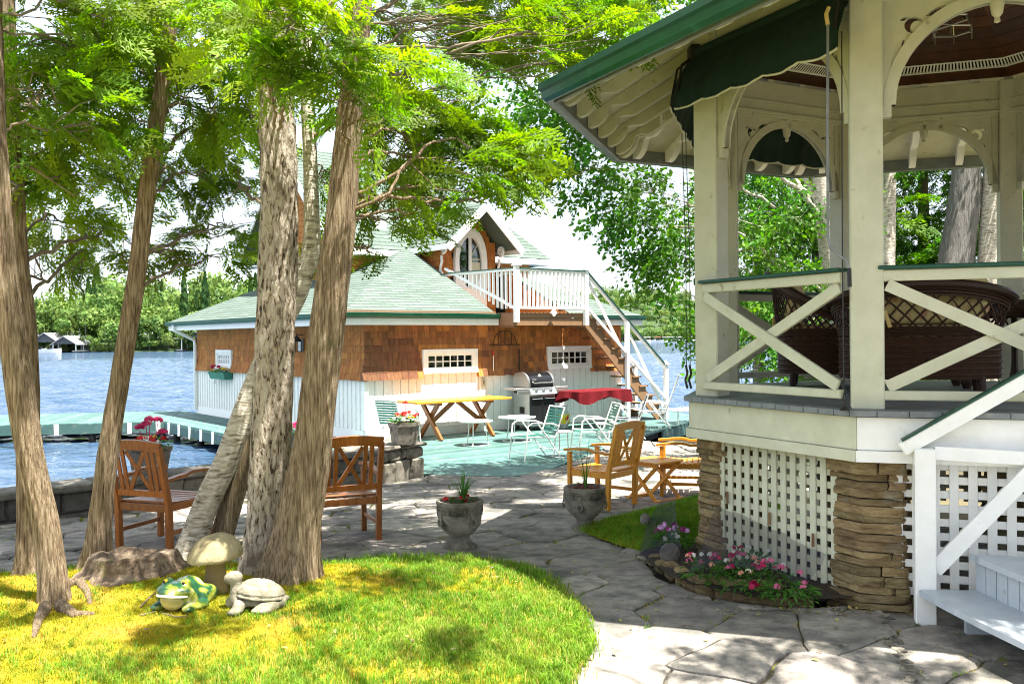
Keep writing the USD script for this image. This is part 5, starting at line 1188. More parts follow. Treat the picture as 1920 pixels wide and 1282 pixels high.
for a in range(4):
    c = (0.32 * math.cos(a * PI / 2 + 0.5), 0.32 * math.sin(a * PI / 2 + 0.5)); m = MB()
    m.tube([(*c, 0.0), (*c, 0.05), (*c, 0.12), (*c, 0.2), (*c, 0.66)], [0.03, 0.05, 0.034, 0.026, 0.026], 8); obj("leg", m, "wicker", wt)
# ------------------------------------------------------------------ wooden garden armchairs with crossed backs
def armchair(name, label, loc, rz, wood, group=None):
    t = thing(name, label, "armchair", loc, rz, group)
    W, D, SH, AH, BH = 0.26, 0.27, 0.41, 0.62, 0.89
    o = lambda nm, mb: obj(nm, mb, wood, t)
    for sx in (-1, 1):
        o("back_leg", MB().obox((sx * W, -D + 0.03, 0), (sx * W, -D + 0.015, SH), 0.045, 0.055, up=(0, 1, 0), b=0.004).obox((sx * W, -D + 0.015, SH - 0.01), (sx * W, -D - 0.09, BH - 0.02), 0.045, 0.05, up=(0, 1, 0), b=0.004))
        o("front_leg", MB().box(sx * W - 0.022, D - 0.045, 0, sx * W + 0.022, D, AH - 0.03, 0.004))
        u = np.linspace(0, 1, 9); m = MB()
        y = D + 0.04 - u * (2 * D + 0.07); z = AH - 0.012 + 0.022 * np.sin(u * PI) * (u < 0.6) - 0.012 * (u > 0.75)
        for i in range(8): m.obox((sx * W, y[i], z[i]), (sx * W, y[i + 1], z[i + 1]), 0.06 - 0.012 * u[i], 0.026, e1=0.002)
        o("arm", m)
        o("side_rail", MB().box(sx * W - 0.013, -D + 0.04, SH - 0.075, sx * W + 0.013, D - 0.045, SH - 0.018, 0.003))
        o("stretcher", MB().box(sx * W - 0.011, -D + 0.05, 0.14, sx * W + 0.011, D - 0.045, 0.175, 0.003))
    o("front_rail", MB().box(-W + 0.022, D - 0.03, SH - 0.08, W - 0.022, D - 0.008, SH - 0.02, 0.003))
    o("back_rail", MB().box(-W + 0.022, -D + 0.005, SH - 0.08, W - 0.022, -D + 0.03, SH - 0.02, 0.003))
    for i in range(8):
        y = -D + 0.045 + i * 0.066; z = SH - 0.012 * math.sin(i / 7 * PI)
        o("seat_slat", MB().box(-W + 0.0, y, z - 0.018, W - 0.0, y + 0.054, z, 0.004))
    bp = lambda x, q: np.array([x, -D + 0.012 - 0.105 * q, SH + (BH - SH) * q])
    m = MB(); xs_ = np.linspace(-W - 0.012, W + 0.012, 9)
    for i in range(8):
        za, zb = (0.02 * math.cos(x / W * PI / 2) for x in (xs_[i], xs_[i + 1]))
        m.obox(bp(xs_[i], 0.955) + (0, 0, za), bp(xs_[i + 1], 0.955) + (0, 0, zb), 0.024, 0.085, up=(0, -0.22, 1), e1=0.002)
    o("top_rail", m)
    o("lower_rail", MB().obox(bp(-W + 0.02, 0.15), bp(W - 0.02, 0.15), 0.022, 0.05, up=(0, -0.22, 1)))
    for x in (-0.18, -0.125, 0.125, 0.18): o("back_slat", MB().obox(bp(x, 0.17), bp(x, 0.9), 0.036, 0.014, up=(0, 1, 0.2)))
    o("cross_brace", MB().obox(bp(-0.1, 0.2), bp(0.1, 0.88), 0.034, 0.012, up=(0, 1, 0.2)))
    o("cross_brace", MB().obox(bp(0.1, 0.2) + (0, 0.014, 0), bp(-0.1, 0.88) + (0, 0.014, 0), 0.034, 0.012, up=(0, 1, 0.2)))
    return t
zf = lambda x, y: float(gz(x, y))
armchair("garden_armchair", "brown wooden armchair with crossed back between the leaning trunks, facing the stone wall", (-2.97, 7.74, zf(0, 7.7) - 0.005), math.radians(-20), "brown_wood")
armchair("garden_armchair", "brown wooden armchair half hidden behind the thick trunks, beside the left stone urn", (-1.5, 7.95, zf(0, 7.9) - 0.005), math.radians(24), "brown_wood")
armchair("garden_armchair", "sunlit yellow wooden armchair behind the right stone urn, facing the green dock", (0.97, 9.88, zf(0, 9.9)), math.radians(50), "honey_wood")
armchair("garden_armchair", "yellow wooden armchair partly cut off by the gazebo's left stone pillar", (2.02, 10.75, zf(0, 10.8)), math.radians(78), "honey_wood")
ft = thing("folding_table", "small yellow slatted folding table between the two yellow armchairs", "table", (1.6, 10.35, zf(0, 10.4)), math.radians(40))
for i in range(7): obj("top_slat", MB().box(-0.24, -0.24 + i * 0.069, 0.43, 0.24, -0.24 + i * 0.069 + 0.06, 0.45, 0.004), "honey_wood", ft)
for sx in (-0.2, 0.2):
    obj("rail", MB().box(sx - 0.014, -0.22, 0.39, sx + 0.014, 0.22, 0.429, 0.003), "honey_wood", ft)
    obj("leg", MB().obox((sx, -0.22, 0.0), (sx, 0.2, 0.4), 0.022, 0.04, up=(0, 0, 1)), "honey_wood", ft)
    obj("leg", MB().obox((sx * 0.86, 0.22, 0.0), (sx * 0.86, -0.2, 0.4), 0.022, 0.04, up=(0, 0, 1)), "honey_wood", ft)
obj("foot_rail", MB().box(-0.24, -0.25, 0.0, 0.24, -0.18, 0.03, 0.004), "honey_wood", ft); obj("foot_rail", MB().box(-0.2, 0.18, 0.0, 0.2, 0.25, 0.03, 0.004), "honey_wood", ft)

# ------------------------------------------------------------------ dock furniture
tp = gw(1.7, -0.55, DZ)
tt = thing("trestle_table", "long honey wood trestle table with crossed legs against the boathouse's white front", "table", tp, TH)
for i in range(5): obj("top_plank", MB().box(-1.13, -0.38 + i * 0.152, 0.715, 1.13, -0.38 + i * 0.152 + 0.147, 0.755, 0.005), "honey_wood", tt)
for s_ in (-0.62, 0.62):
    obj("leg", MB().obox((s_, -0.42, 0), (s_, 0.26, 0.715), 0.05, 0.09, up=(0, 1, 0)), "brown_wood", tt)
    obj("leg", MB().obox((s_ + 0.052, 0.42, 0), (s_ + 0.052, -0.26, 0.715), 0.05, 0.09, up=(0, 1, 0)), "brown_wood", tt)
    obj("cross_bar", MB().box(s_ - 0.03, -0.33, 0.66, s_ + 0.085, 0.33, 0.714, 0.004), "brown_wood", tt)
    obj("brace", MB().obox((s_ * 0.92, 0, 0.32), (s_ * 0.08, 0, 0.7), 0.05, 0.08), "brown_wood", tt)

g0 = gw(3.78, -0.5, DZ)
gr = thing("gas_grill", "black and steel gas grill with two side shelves standing below the balcony", "grill", g0, TH)
W, D = 0.36, 0.27
obj("cabinet", MB().box(-W, -D + 0.02, 0.1, W, D, 0.78, 0.012), "steel", gr)
for sx in (-1, 1):
    a, b = (-W + 0.025, -0.006) if sx < 0 else (0.006, W - 0.025)
    dr = obj("door", MB().box(a, -D - 0.004, 0.14, b, -D + 0.018, 0.7, 0.006), "black_plastic", gr)
    obj("handle", MB().tube([(a + 0.03, -D - 0.02, 0.67), (a + 0.03, -D - 0.04, 0.67), (b - 0.03, -D - 0.04, 0.67), (b - 0.03, -D - 0.02, 0.67)], 0.01, 6), "steel", dr)
obj("control_panel", MB().add([(-W, -D - 0.06, 0.76), (W, -D - 0.06, 0.76), (W, -D + 0.02, 0.9), (-W, -D + 0.02, 0.9), (-W, -D + 0.05, 0.74), (W, -D + 0.05, 0.74), (W, -D + 0.06, 0.9), (-W, -D + 0.06, 0.9)], [(0, 1, 2, 3), (0, 4, 5, 1), (1, 5, 6, 2), (3, 2, 6, 7), (0, 3, 7, 4), (4, 7, 6, 5)]), "steel", gr)
for x in (-0.2, 0.0, 0.2): obj("knob", MB().lathe([(0.036, 0), (0.034, 0.012), (0.024, 0.016), (0.022, 0.034), (0.001, 0.036)], n=14).xf(lambda v: np.stack([v[:, 0] + x, -D - 0.022 - v[:, 2] * 0.87 - v[:, 1] * 0.5 * 0, 0.835 + v[:, 1] + v[:, 2] * 0.3], -1)), "steel", gr)
obj("firebox", MB().box(-W + 0.01, -D + 0.06, 0.78, W - 0.01, D, 0.93, 0.01), "black_plastic", gr)
prof = Polygon([(-D + 0.03, 0.92)] + [(-D + 0.28 - 0.25 * math.cos(a), 0.95 + 0.27 * math.sin(a)) for a in np.linspace(0.05, PI / 2, 9)] + [(D - 0.06, 1.2), (D, 1.08), (D, 0.92)])
lid = obj("lid", MB().poly(prof, -W + 0.05, W - 0.05, M=lambda v: np.stack([v[:, 2], v[:, 0], v[:, 1]], -1)), "grill_enamel", gr, smooth=35)
for sx in (-1, 1): obj("end_cap", MB().poly(prof.buffer(0.006), 0, 0.048, M=lambda v: np.stack([sx * (W - 0.049) + sx * v[:, 2], v[:, 0], v[:, 1]], -1)), "steel", lid)
obj("handle", MB().tube([(-0.26, -D + 0.02, 1.02), (-0.26, -D - 0.04, 1.0), (0.26, -D - 0.04, 1.0), (0.26, -D + 0.02, 1.02)], 0.014, 8), "steel", lid)
obj("thermometer", MB().lathe([(0.045, 0), (0.043, 0.012), (0.001, 0.014)], n=18).xf(lambda v: np.stack([v[:, 0], -D + 0.105 - v[:, 2], 1.13 + v[:, 1]], -1)), "white_metal", lid)
obj("badge", MB().box(-0.27, -D + 0.012, 1.045, -0.16, -D + 0.03, 1.085, 0.003), "steel", lid)
for sx in (-1, 1): obj("side_shelf", MB().box(min(sx * (W + 0.005), sx * (W + 0.36)), -D - 0.02, 0.86, max(sx * (W + 0.005), sx * (W + 0.36)), D - 0.04, 0.9, 0.012).box(min(sx * (W + 0.005), sx * (W + 0.33)), -D - 0.02, 0.78, max(sx * (W + 0.005), sx * (W + 0.33)), -D, 0.859, 0.006), "steel", gr)
for sx in (-1, 1):
    for sy in (-1, 1): obj("caster", MB().tube([(sx * (W - 0.06), sy * (D - 0.06) - 0.015, 0.05), (sx * (W - 0.06), sy * (D - 0.06) + 0.015, 0.05)], 0.048, 12), "black_plastic", gr)
obj("vent", MB().box(-W - 0.004, -0.1, 0.36, -W + 0.0, 0.06, 0.5), "dark_iron", gr)

tk = thing("propane_tank", "white propane tank with yellow label and red diamond beside the grill", "propane tank", gw(4.47, -0.62, DZ), TH)
obj("body", MB().lathe([(0.001, 0.03), (0.1, 0.035), (0.145, 0.08), (0.153, 0.13), (0.153, 0.28), (0.14, 0.33), (0.09, 0.365), (0.001, 0.375)], n=24), "tank_white", tk, smooth=50)
obj("foot_ring", MB().lathe([(0.1, 0), (0.105, 0), (0.105, 0.05), (0.1, 0.05)], n=20), "tank_white", tk)
cl = MB()
for a0 in (0.5, 0.5 + PI):
    aa = np.linspace(a0, a0 + 2.1, 9); V = np.array([[(0.1 * math.cos(a), 0.1 * math.sin(a), z) for z in (0.34, 0.46)] for a in aa]).reshape(-1, 3)
    cl.add(np.vstack([V, V * (0.96, 0.96, 1)]), [(2 * i, 2 * i + 2, 2 * i + 3, 2 * i + 1) for i in range(8)] + [(18 + 2 * i, 18 + 2 * i + 1, 18 + 2 * i + 3, 18 + 2 * i + 2) for i in range(8)])
cl.lathe([(0.096, 0.45), (0.108, 0.45), (0.108, 0.47), (0.096, 0.47), (0.096, 0.45)], n=20)
obj("collar", cl, "tank_white", tk); obj("valve", MB().lathe([(0.025, 0.37), (0.025, 0.42), (0.04, 0.425), (0.04, 0.44), (0.001, 0.445)], n=12), "dark_iron", tk)
aa = np.linspace(PI * 1.05, PI * 1.95, 15)
V = np.array([[(0.156 * math.cos(a), 0.156 * math.sin(a), z) for z in (0.1, 0.29)] for a in aa]).reshape(-1, 3)
obj("label_sticker", MB().add(V, [(2 * i, 2 * i + 2, 2 * i + 3, 2 * i + 1) for i in range(14)]), "label_yellow", tk)
def diamond(r, off): 
    c = PI * 1.5; q = [(c - r / 0.156, 0), (c, -r), (c + r / 0.156, 0), (c, r)]
    return MB().add([((0.156 + off) * math.cos(a), (0.156 + off) * math.sin(a), 0.2 + z) for a, z in q] + [((0.156 + off) * math.cos(c), (0.156 + off) * math.sin(c), 0.2)], [(0, 1, 4), (1, 2, 4), (2, 3, 4), (3, 0, 4)])
obj("diamond", diamond(0.075, 0.004), "label_red", tk)

def strap_chair(name, label, loc, rz, strap="strap_green", back=0.46, arms=True, seat=0.38):
    t = thing(name, label, "patio chair", loc, rz)
    W, D = 0.26, 0.25
    bk = lambda q: np.array([0, -D - 0.05 - 0.16 * q * back / 0.46, seat - 0.02 + back * q])
    for sx in (-1, 1):
        x = sx * W
        obj("side_frame", MB().tube([(x, D + 0.05, 0.0), (x, D + 0.02, 0.2), (x, D - 0.02, seat + 0.17), (x, D - 0.1, seat + 0.22), (x, -D + 0.05, seat + 0.2), (x, -D - 0.09, seat + 0.15)], 0.0125, 7).tube(
            [(x, -D + 0.3, seat + 0.2), (x, -D + 0.12, seat - 0.02), (x, -D - 0.02, 0.15), (x, -D - 0.14, 0.0)], 0.0125, 7), "white_metal", t)
        q0, q1 = bk(0), bk(1); obj("back_post", MB().tube([(x * 0.9, D, seat), (x * 0.9, -D - 0.03, seat - 0.02), (x * 0.9, q0[1], q0[2] + 0.03), (x * 0.9, q1[1], q1[2])], 0.0125, 7), "white_metal", t)
    q1 = bk(1); obj("top_bar", MB().tube([(-W * 0.9, q1[1], q1[2]), (W * 0.9, q1[1], q1[2])], 0.013, 7), "white_metal", t)
    obj("cross_bar", MB().tube([(-W, D + 0.03, 0.12), (W, D + 0.03, 0.12)], 0.011, 6).tube([(-W, -D - 0.02, 0.15), (W, -D - 0.02, 0.15)], 0.011, 6), "white_metal", t, kind="stuff")
    n = max(8, int(back / 0.046))
    for i in range(n):
        c = bk((i + 0.7) / n); obj("back_strap", MB().obox((-W * 0.93, c[1], c[2]), (W * 0.93, c[1], c[2]), 0.006, back / n * 0.74, up=(0, -0.3, 1)), strap, t)
    for i in range(9):
        y = -D + 0.03 + i * 0.055; obj("seat_strap", MB().box(-W * 0.93, y, seat - 0.006 - 0.012 * math.sin(i / 8 * PI), W * 0.93, y + 0.042, seat - 0.012 * math.sin(i / 8 * PI)), strap, t)
    return t
dk = lambda p: (p[0], p[1], DZ)
strap_chair("strap_chair", "green strap patio chair nearest the patio, seen from behind on the dock", (0.32, 14.62, DZ), math.radians(118))
strap_chair("strap_chair", "green strap patio chair right of the small white stool, left of the navy chairs", (1.32, 15.35, DZ), math.radians(102))
strap_chair("strap_chair", "dark strap patio chair seen edge-on in front of the red cloth table", (2.15, 17.6, DZ), math.radians(85), "strap_navy")
strap_chair("strap_chair", "pale green strap chair against the boathouse wall behind the pier's flower planter", gw(0.38, -0.62, DZ), math.radians(-28), "strap_green")
strap_chair("strap_recliner", "high backed navy strap recliner at the foot of the outside stairs", (2.98, 19.5, DZ), math.radians(80), "strap_navy", back=0.8, seat=0.34)
lo = thing("sun_lounger", "low white slatted sun lounger at the dock's right end", "lounger", (4.25, 20.6, DZ), math.radians(-70))
for sx in (-0.3, 0.3): obj("side_rail", MB().tube([(sx, -0.9, 0.3), (sx, 0.5, 0.3), (sx, 1.0, 0.62)], 0.015, 7), "white_metal", lo)
for i in range(14): obj("slat", MB().box(-0.3, -0.88 + i * 0.1, 0.31, 0.3, -0.88 + i * 0.1 + 0.06, 0.325), "white_metal", lo)
for y in (-0.75, 0.5):
    for sx in (-0.3, 0.3): obj("leg", MB().tube([(sx, y, 0), (sx, y, 0.3)], 0.015, 7), "white_metal", lo)
def round_table(label, loc, r, h):
    t = thing("side_table", label, "side table", loc, 0.3)
    obj("table_top", MB().lathe([(0.001, h - 0.02), (r - 0.02, h - 0.022), (r, h - 0.012), (r, h - 0.002), (r - 0.012, h), (0.001, h)], n=32), "white_metal", t, smooth=50)
    for a in range(3):
        c, s_ = math.cos(a * 2.094), math.sin(a * 2.094); obj("leg", MB().tube([(c * r * 0.75, s_ * r * 0.75, 0), (c * r * 0.62, s_ * r * 0.62, h * 0.5), (c * r * 0.6, s_ * r * 0.6, h - 0.02)], 0.01, 6), "white_metal", t)
    obj("foot_ring", MB().tube([(r * 0.75 * math.cos(a), r * 0.75 * math.sin(a), 0.012) for a in np.linspace(0, 2 * PI, 25)], 0.009, 5), "white_metal", t)
round_table("round white side table in front of the trestle table", (-0.67, 16.55, DZ), 0.31, 0.45)
round_table("round white table partly behind the nearest green strap chair", (0.08, 17.15, DZ), 0.36, 0.46)
round_table("small round white stool between the two nearest green strap chairs", (0.78, 14.85, DZ), 0.2, 0.42)
round_table("small white side table just behind the second green strap chair", (1.66, 16.2, DZ), 0.2, 0.42)
rt = thing("cloth_covered_table", "table draped with a red cloth in front of the outside stairs", "table", gw(4.98, -1.05, DZ), TH)
for sx in (-1, 1):
    for sy in (-1, 1): obj("leg", MB().tube([(sx * 0.62, sy * 0.28, 0), (sx * 0.45, sy * 0.22, 0.3), (sx * 0.5, sy * 0.25, 0.78)], 0.014, 7), "white_metal", rt)
obj("table_top", MB().box(-0.72, -0.36, 0.78, 0.72, 0.36, 0.8, 0.004), "white_metal", rt)
n = 96; ring_ = [np.array(sbox(-0.74, -0.38, 0.74, 0.38).buffer(0.02).exterior.interpolate(i / n, normalized=True).coords[0]) for i in range(n)]
V, F = [], []
for lv in range(6):
    q = lv / 5
    for i, p in enumerate(ring_):
        f = math.sin(i / n * 2 * PI * 13) * 0.022 * q + math.sin(i / n * 2 * PI * 5) * 0.025 * q
        dp = 0.2 + 0.07 * math.sin(i / n * 2 * PI * 4 + 0.8); c = p * (1 + 0.05 * q) + p / np.linalg.norm(p) * f
        V.append((*c, 0.808 - dp * q))
for lv in range(5):
    for i in range(n): a, b = lv * n + i, lv * n + (i + 1) % n; F.append((a, a + n, b + n, b))
m = MB().add(V, F); m.add([(*p, 0.808) for p in ring_] + [(0, 0, 0.809)], [(i, (i + 1) % n, n) for i in range(n)])
obj("red_cloth", m, "red_cloth", rt, smooth=60)

# ------------------------------------------------------------------ urns and planters
rf = np.random.default_rng(77)
def leafy(m, c, r, h, n, lw, ll, rr, up=0.5):
    """Adds n leaves (bent quads) in a dome."""
    for _ in range(n):
        a = rr.uniform(0, 2 * PI); e = rr.uniform(0, 1); rad = r * math.sqrt(rr.uniform(0.05, 1)); z = h * rr.uniform(0.15, 1) * (1 - 0.5 * (rad / r) ** 2)
        p = np.array([c[0] + rad * math.cos(a), c[1] + rad * math.sin(a), c[2] + z]); d = np.array([math.cos(a), math.sin(a), rr.uniform(-0.3, up)]) + rr.normal(0, 0.4, 3); d /= np.linalg.norm(d)
        s_ = np.cross(d, (0, 0, 1)); s_ /= np.linalg.norm(s_) + 1e-6; u = np.cross(s_, d); L = ll * rr.uniform(0.7, 1.3); w = lw * rr.uniform(0.7, 1.2)
        m.add([p, p + d * L * 0.5 + s_ * w * 0.5 + u * 0.1 * L, p + d * L - u * 0.1 * L, p + d * L * 0.5 - s_ * w * 0.5 + u * 0.1 * L], [(0, 1, 2, 3)])
def bloom(m, c, r, n, rr, size=0.02):
    """A flower head: small petals over a ball."""
    for _ in range(n):
        d = rr.normal(0, 1, 3); d[2] = abs(d[2]) * 0.8 + 0.1; d /= np.linalg.norm(d); p = np.asarray(c) + d * r * (0.75 + 0.25 * rr.random())
        s_ = np.cross(d, rr.normal(0, 1, 3)); s_ /= np.linalg.norm(s_); u = np.cross(d, s_); q = size * rr.uniform(0.7, 1.2)
        m.add([p - s_ * q + d * q * 0.2, p - u * q, p + s_ * q + d * q * 0.3, p + u * q], [(0, 1, 2, 3)])
def flowers(parent, c, r, h, spec, leaves=90, ll=0.06, lw=0.045):
    m = MB(); leafy(m, c, r, h * 0.7, leaves, lw, ll, rf); obj("foliage", m, "plant_leaf", parent, kind="stuff")
    for mt, n, br, pn, sz, hz in spec:
        for _ in range(n):
            a = rf.uniform(0, 2 * PI); rad = r * math.sqrt(rf.random()) * 0.95; z = c[2] + h * hz * rf.uniform(0.75, 1.05) * (1 - 0.25 * (rad / r) ** 2)
            p = (c[0] + rad * math.cos(a), c[1] + rad * math.sin(a), z); b = MB(); bloom(b, p, br, pn, rf, sz)
            obj("blossom", b, mt, parent)
def urn(label, loc, rz):
    t = thing("stone_urn", label, "urn", loc, rz)
    P = [(0.13, 0), (0.14, 0.012), (0.14, 0.03), (0.125, 0.045), (0.085, 0.075), (0.075, 0.095), (0.085, 0.115), (0.125, 0.145), (0.16, 0.19), (0.176, 0.245), (0.179, 0.275), (0.186, 0.282), (0.188, 0.3), (0.18, 0.306), (0.181, 0.36), (0.19, 0.366), (0.195, 0.385), (0.19, 0.4), (0.165, 0.402), (0.158, 0.38), (0.15, 0.355), (0.001, 0.35)]
    b = obj("bowl", MB().lathe(P, n=40, wob=lambda v: v + (meshkit.noise(v * 22)[:, None] - 0.5) * 0.008 * np.c_[v[:, :2] / (np.linalg.norm(v[:, :2], axis=1, keepdims=True) + 1e-6), 0 * v[:, 2]]), "concrete", t, smooth=40)
    key = MB(); N = 15
    for i in range(N):
        a0 = i * 2 * PI / N; w = 2 * PI / N
        for (u0, u1, z0, z1) in ((0.0, 0.62, 0.348, 0.356), (0.54, 0.62, 0.318, 0.348), (0.24, 0.54, 0.318, 0.326), (0.24, 0.32, 0.326, 0.338), (0.0, 0.08, 0.312, 0.348), (0.0, 1.0, 0.308, 0.313), (0.62, 0.95, 0.348, 0.356), (0.87, 0.95, 0.313, 0.348)):
            A = np.linspace(a0 + u0 * w, a0 + u1 * w, 3); V = [(r * math.cos(a), r * math.sin(a), z) for a in A for r, z in ((0.179, z0), (0.191, z0), (0.191, z1), (0.179, z1))]
            key.add(V, [(4 * i_ + k, 4 * i_ + (k + 1) % 4, 4 * i_ + 4 + (k + 1) % 4, 4 * i_ + 4 + k) for i_ in range(2) for k in range(4)] + [(3, 2, 1, 0), (8, 9, 10, 11)])
    obj("greek_key_band", key, "concrete", b)
    for a in np.arange(4) * PI / 2 + 0.15:
        c, s_ = math.cos(a), math.sin(a); Q = lambda v: place(v, (0, 0, 0), a)
        obj("handle", MB().box(0.183, -0.018, 0.255, 0.2, 0.018, 0.33, 0.005).tube([(0.196 + 0.004 * math.sin(q), 0.026 * math.sin(q), 0.24 + 0.03 * math.cos(q)) for q in np.linspace(0, 2 * PI, 15)], 0.0075, 6).xf(Q), "concrete", t)
        obj("garland", MB().tube([(0.181 * math.cos(q), 0.181 * math.sin(q), 0.275 - 0.055 * math.sin((q - 0.12) / 1.33 * PI)) if False else ((0.178 - 0.02 * math.sin((q - 0.12) / 1.33 * PI)) * math.cos(q), (0.178 - 0.02 * math.sin((q - 0.12) / 1.33 * PI)) * math.sin(q), 0.275 - 0.07 * math.sin((q - 0.12) / 1.33 * PI)) for q in np.linspace(0.12, 1.45, 13)], 0.011, 6).xf(Q), "concrete", t)
    obj("soil", MB().lathe([(0.16, 0.352), (0.001, 0.365)], n=20), "soil", t)
    return t
def spikes(parent, c, n, h, lean=0.35, w=0.006):
    m = MB()
    for _ in range(n):
        a = rf.uniform(0, 2 * PI); L = h * rf.uniform(0.55, 1.05); q = lean * rf.uniform(0.3, 1.2); d = np.array([math.cos(a), math.sin(a), 0]); s_ = np.array([-d[1], d[0], 0]); w_ = w * rf.uniform(0.7, 1.3)
        P = [np.asarray(c) + d * (L * q * u * u + 0.01) + np.array([0, 0, L * (u - 0.28 * q * u ** 3)]) for u in np.linspace(0, 1, 6)]
        for i in range(5): w0, w1 = w_ * (1 - (i / 5) ** 2), w_ * (1 - ((i + 1) / 5) ** 2); m.add([P[i] - s_ * w0, P[i] + s_ * w0, P[i + 1] + s_ * w1, P[i + 1] - s_ * w1], [(0, 1, 2, 3)])
    obj("grass_spikes", m, "plant_leaf", parent, kind="stuff")
u1 = urn("weathered stone urn with Greek key band at the lawn's edge, a green spiky plant inside", (-0.44, 7.45, zf(0, 7.45) - 0.01), 0.5)
spikes(u1, (0.03, 0, 0.36), 30, 0.36, 0.7); flowers(u1, (0, 0, 0.35), 0.14, 0.1, (("petal_red", 4, 0.018, 8, 0.014, 0.8), ("petal_white", 1, 0.016, 8, 0.013, 1.3)), 26, 0.05, 0.035)
m = MB(); leafy(m, (0, 0, 0.355), 0.15, 0.07, 40, 0.035, 0.045, rf); obj("red_foliage", m, "red_leaf", u1, kind="stuff")
u2 = urn("dark mossy stone urn in the gazebo's shade, thin dry grass rising from it", (0.65, 8.3, zf(0, 8.3) - 0.01), 1.1)
spikes(u2, (0.02, 0, 0.36), 16, 0.55, 0.4, 0.004); m = MB(); leafy(m, (0, 0, 0.35), 0.15, 0.07, 60, 0.035, 0.05, rf); obj("red_foliage", m, "red_leaf", u2, kind="stuff")
def planter(label, loc, rz, material, r=0.2, h=0.29, n=6):
    t = thing("stone_planter", label, "planter", loc, rz)
    obj("pot", MB().lathe([(r * 0.76, 0), (r * 0.8, 0.02), (r * 0.97, h * 0.82), (r * 1.04, h * 0.84), (r * 1.05, h), (r * 0.9, h), (r * 0.86, h * 0.85), (0.001, h * 0.84)], n=n), material, t)
    obj("soil", MB().lathe([(r * 0.88, h * 0.88), (0.001, h * 0.9)], n=12), "soil", t)
    return t
p1 = planter("pale six-sided stone planter of red and yellow flowers on the pier", (-1.5, 12.55, 0.19), 0.2, "concrete", 0.215, 0.31)
flowers(p1, (0, 0, 0.28), 0.19, 0.22, (("petal_red", 9, 0.03, 16, 0.016, 0.75), ("petal_peach", 4, 0.026, 14, 0.015, 0.7), ("petal_yellow", 4, 0.022, 12, 0.014, 0.6), ("petal_white", 3, 0.02, 10, 0.013, 0.5)), 80, 0.06, 0.05)
b_ = MB(); bloom(b_, (0.02, 0, 0.56), 0.04, 22, rf, 0.018); b_.tube([(0.02, 0, 0.3), (0.02, 0, 0.55)], 0.004, 4); obj("blossom", b_, "petal_red", p1)
wp = W0 + wd * 7.28 + n_ * 0.2
p2 = planter("dark stone planter of magenta geraniums on the wall behind the left brown armchair", (*wp, 0.185), 0.5, "dark_concrete", 0.23, 0.29, 4)
flowers(p2, (0, 0, 0.27), 0.2, 0.2, (("petal_red", 7, 0.035, 18, 0.016, 0.7), ("petal_white", 8, 0.03, 14, 0.013, 0.55), ("petal_yellow", 2, 0.02, 10, 0.014, 0.8)), 90, 0.06, 0.05)
for x, y, z in ((0.0, 0, 0.58), (0.09, 0.03, 0.57), (-0.1, 0.02, 0.5), (-0.04, -0.05, 0.54), (0.13, -0.02, 0.44)):
    b_ = MB(); bloom(b_, (x, y, z), 0.055, 40, rf, 0.02); b_.tube([(x * 0.5, y * 0.5, 0.28), (x, y, z - 0.02)], 0.004, 4); obj("blossom", b_, "petal_magenta", p2)
p3 = planter("flower pot of magenta blossoms glimpsed between the two thickest trunks", (-3.78, 15.95, DZ), 0.3, "dark_concrete", 0.2, 0.3)
flowers(p3, (0, 0, 0.28), 0.2, 0.24, (("petal_magenta", 10, 0.045, 20, 0.018, 0.8), ("petal_white", 4, 0.03, 12, 0.014, 0.5)), 70, 0.06, 0.05)
flowers(bx, (-0.06, 0.18, 0.84), 0.2, 0.2, (("petal_magenta", 8, 0.05, 20, 0.02, 0.85),), 50, 0.06, 0.05)
flowers(bx, (-0.06, -0.2, 0.84), 0.24, 0.16, (("petal_yellow", 9, 0.03, 14, 0.017, 0.8), ("petal_white", 6, 0.03, 14, 0.015, 0.7), ("petal_peach", 3, 0.03, 12, 0.015, 0.6)), 80, 0.06, 0.05)

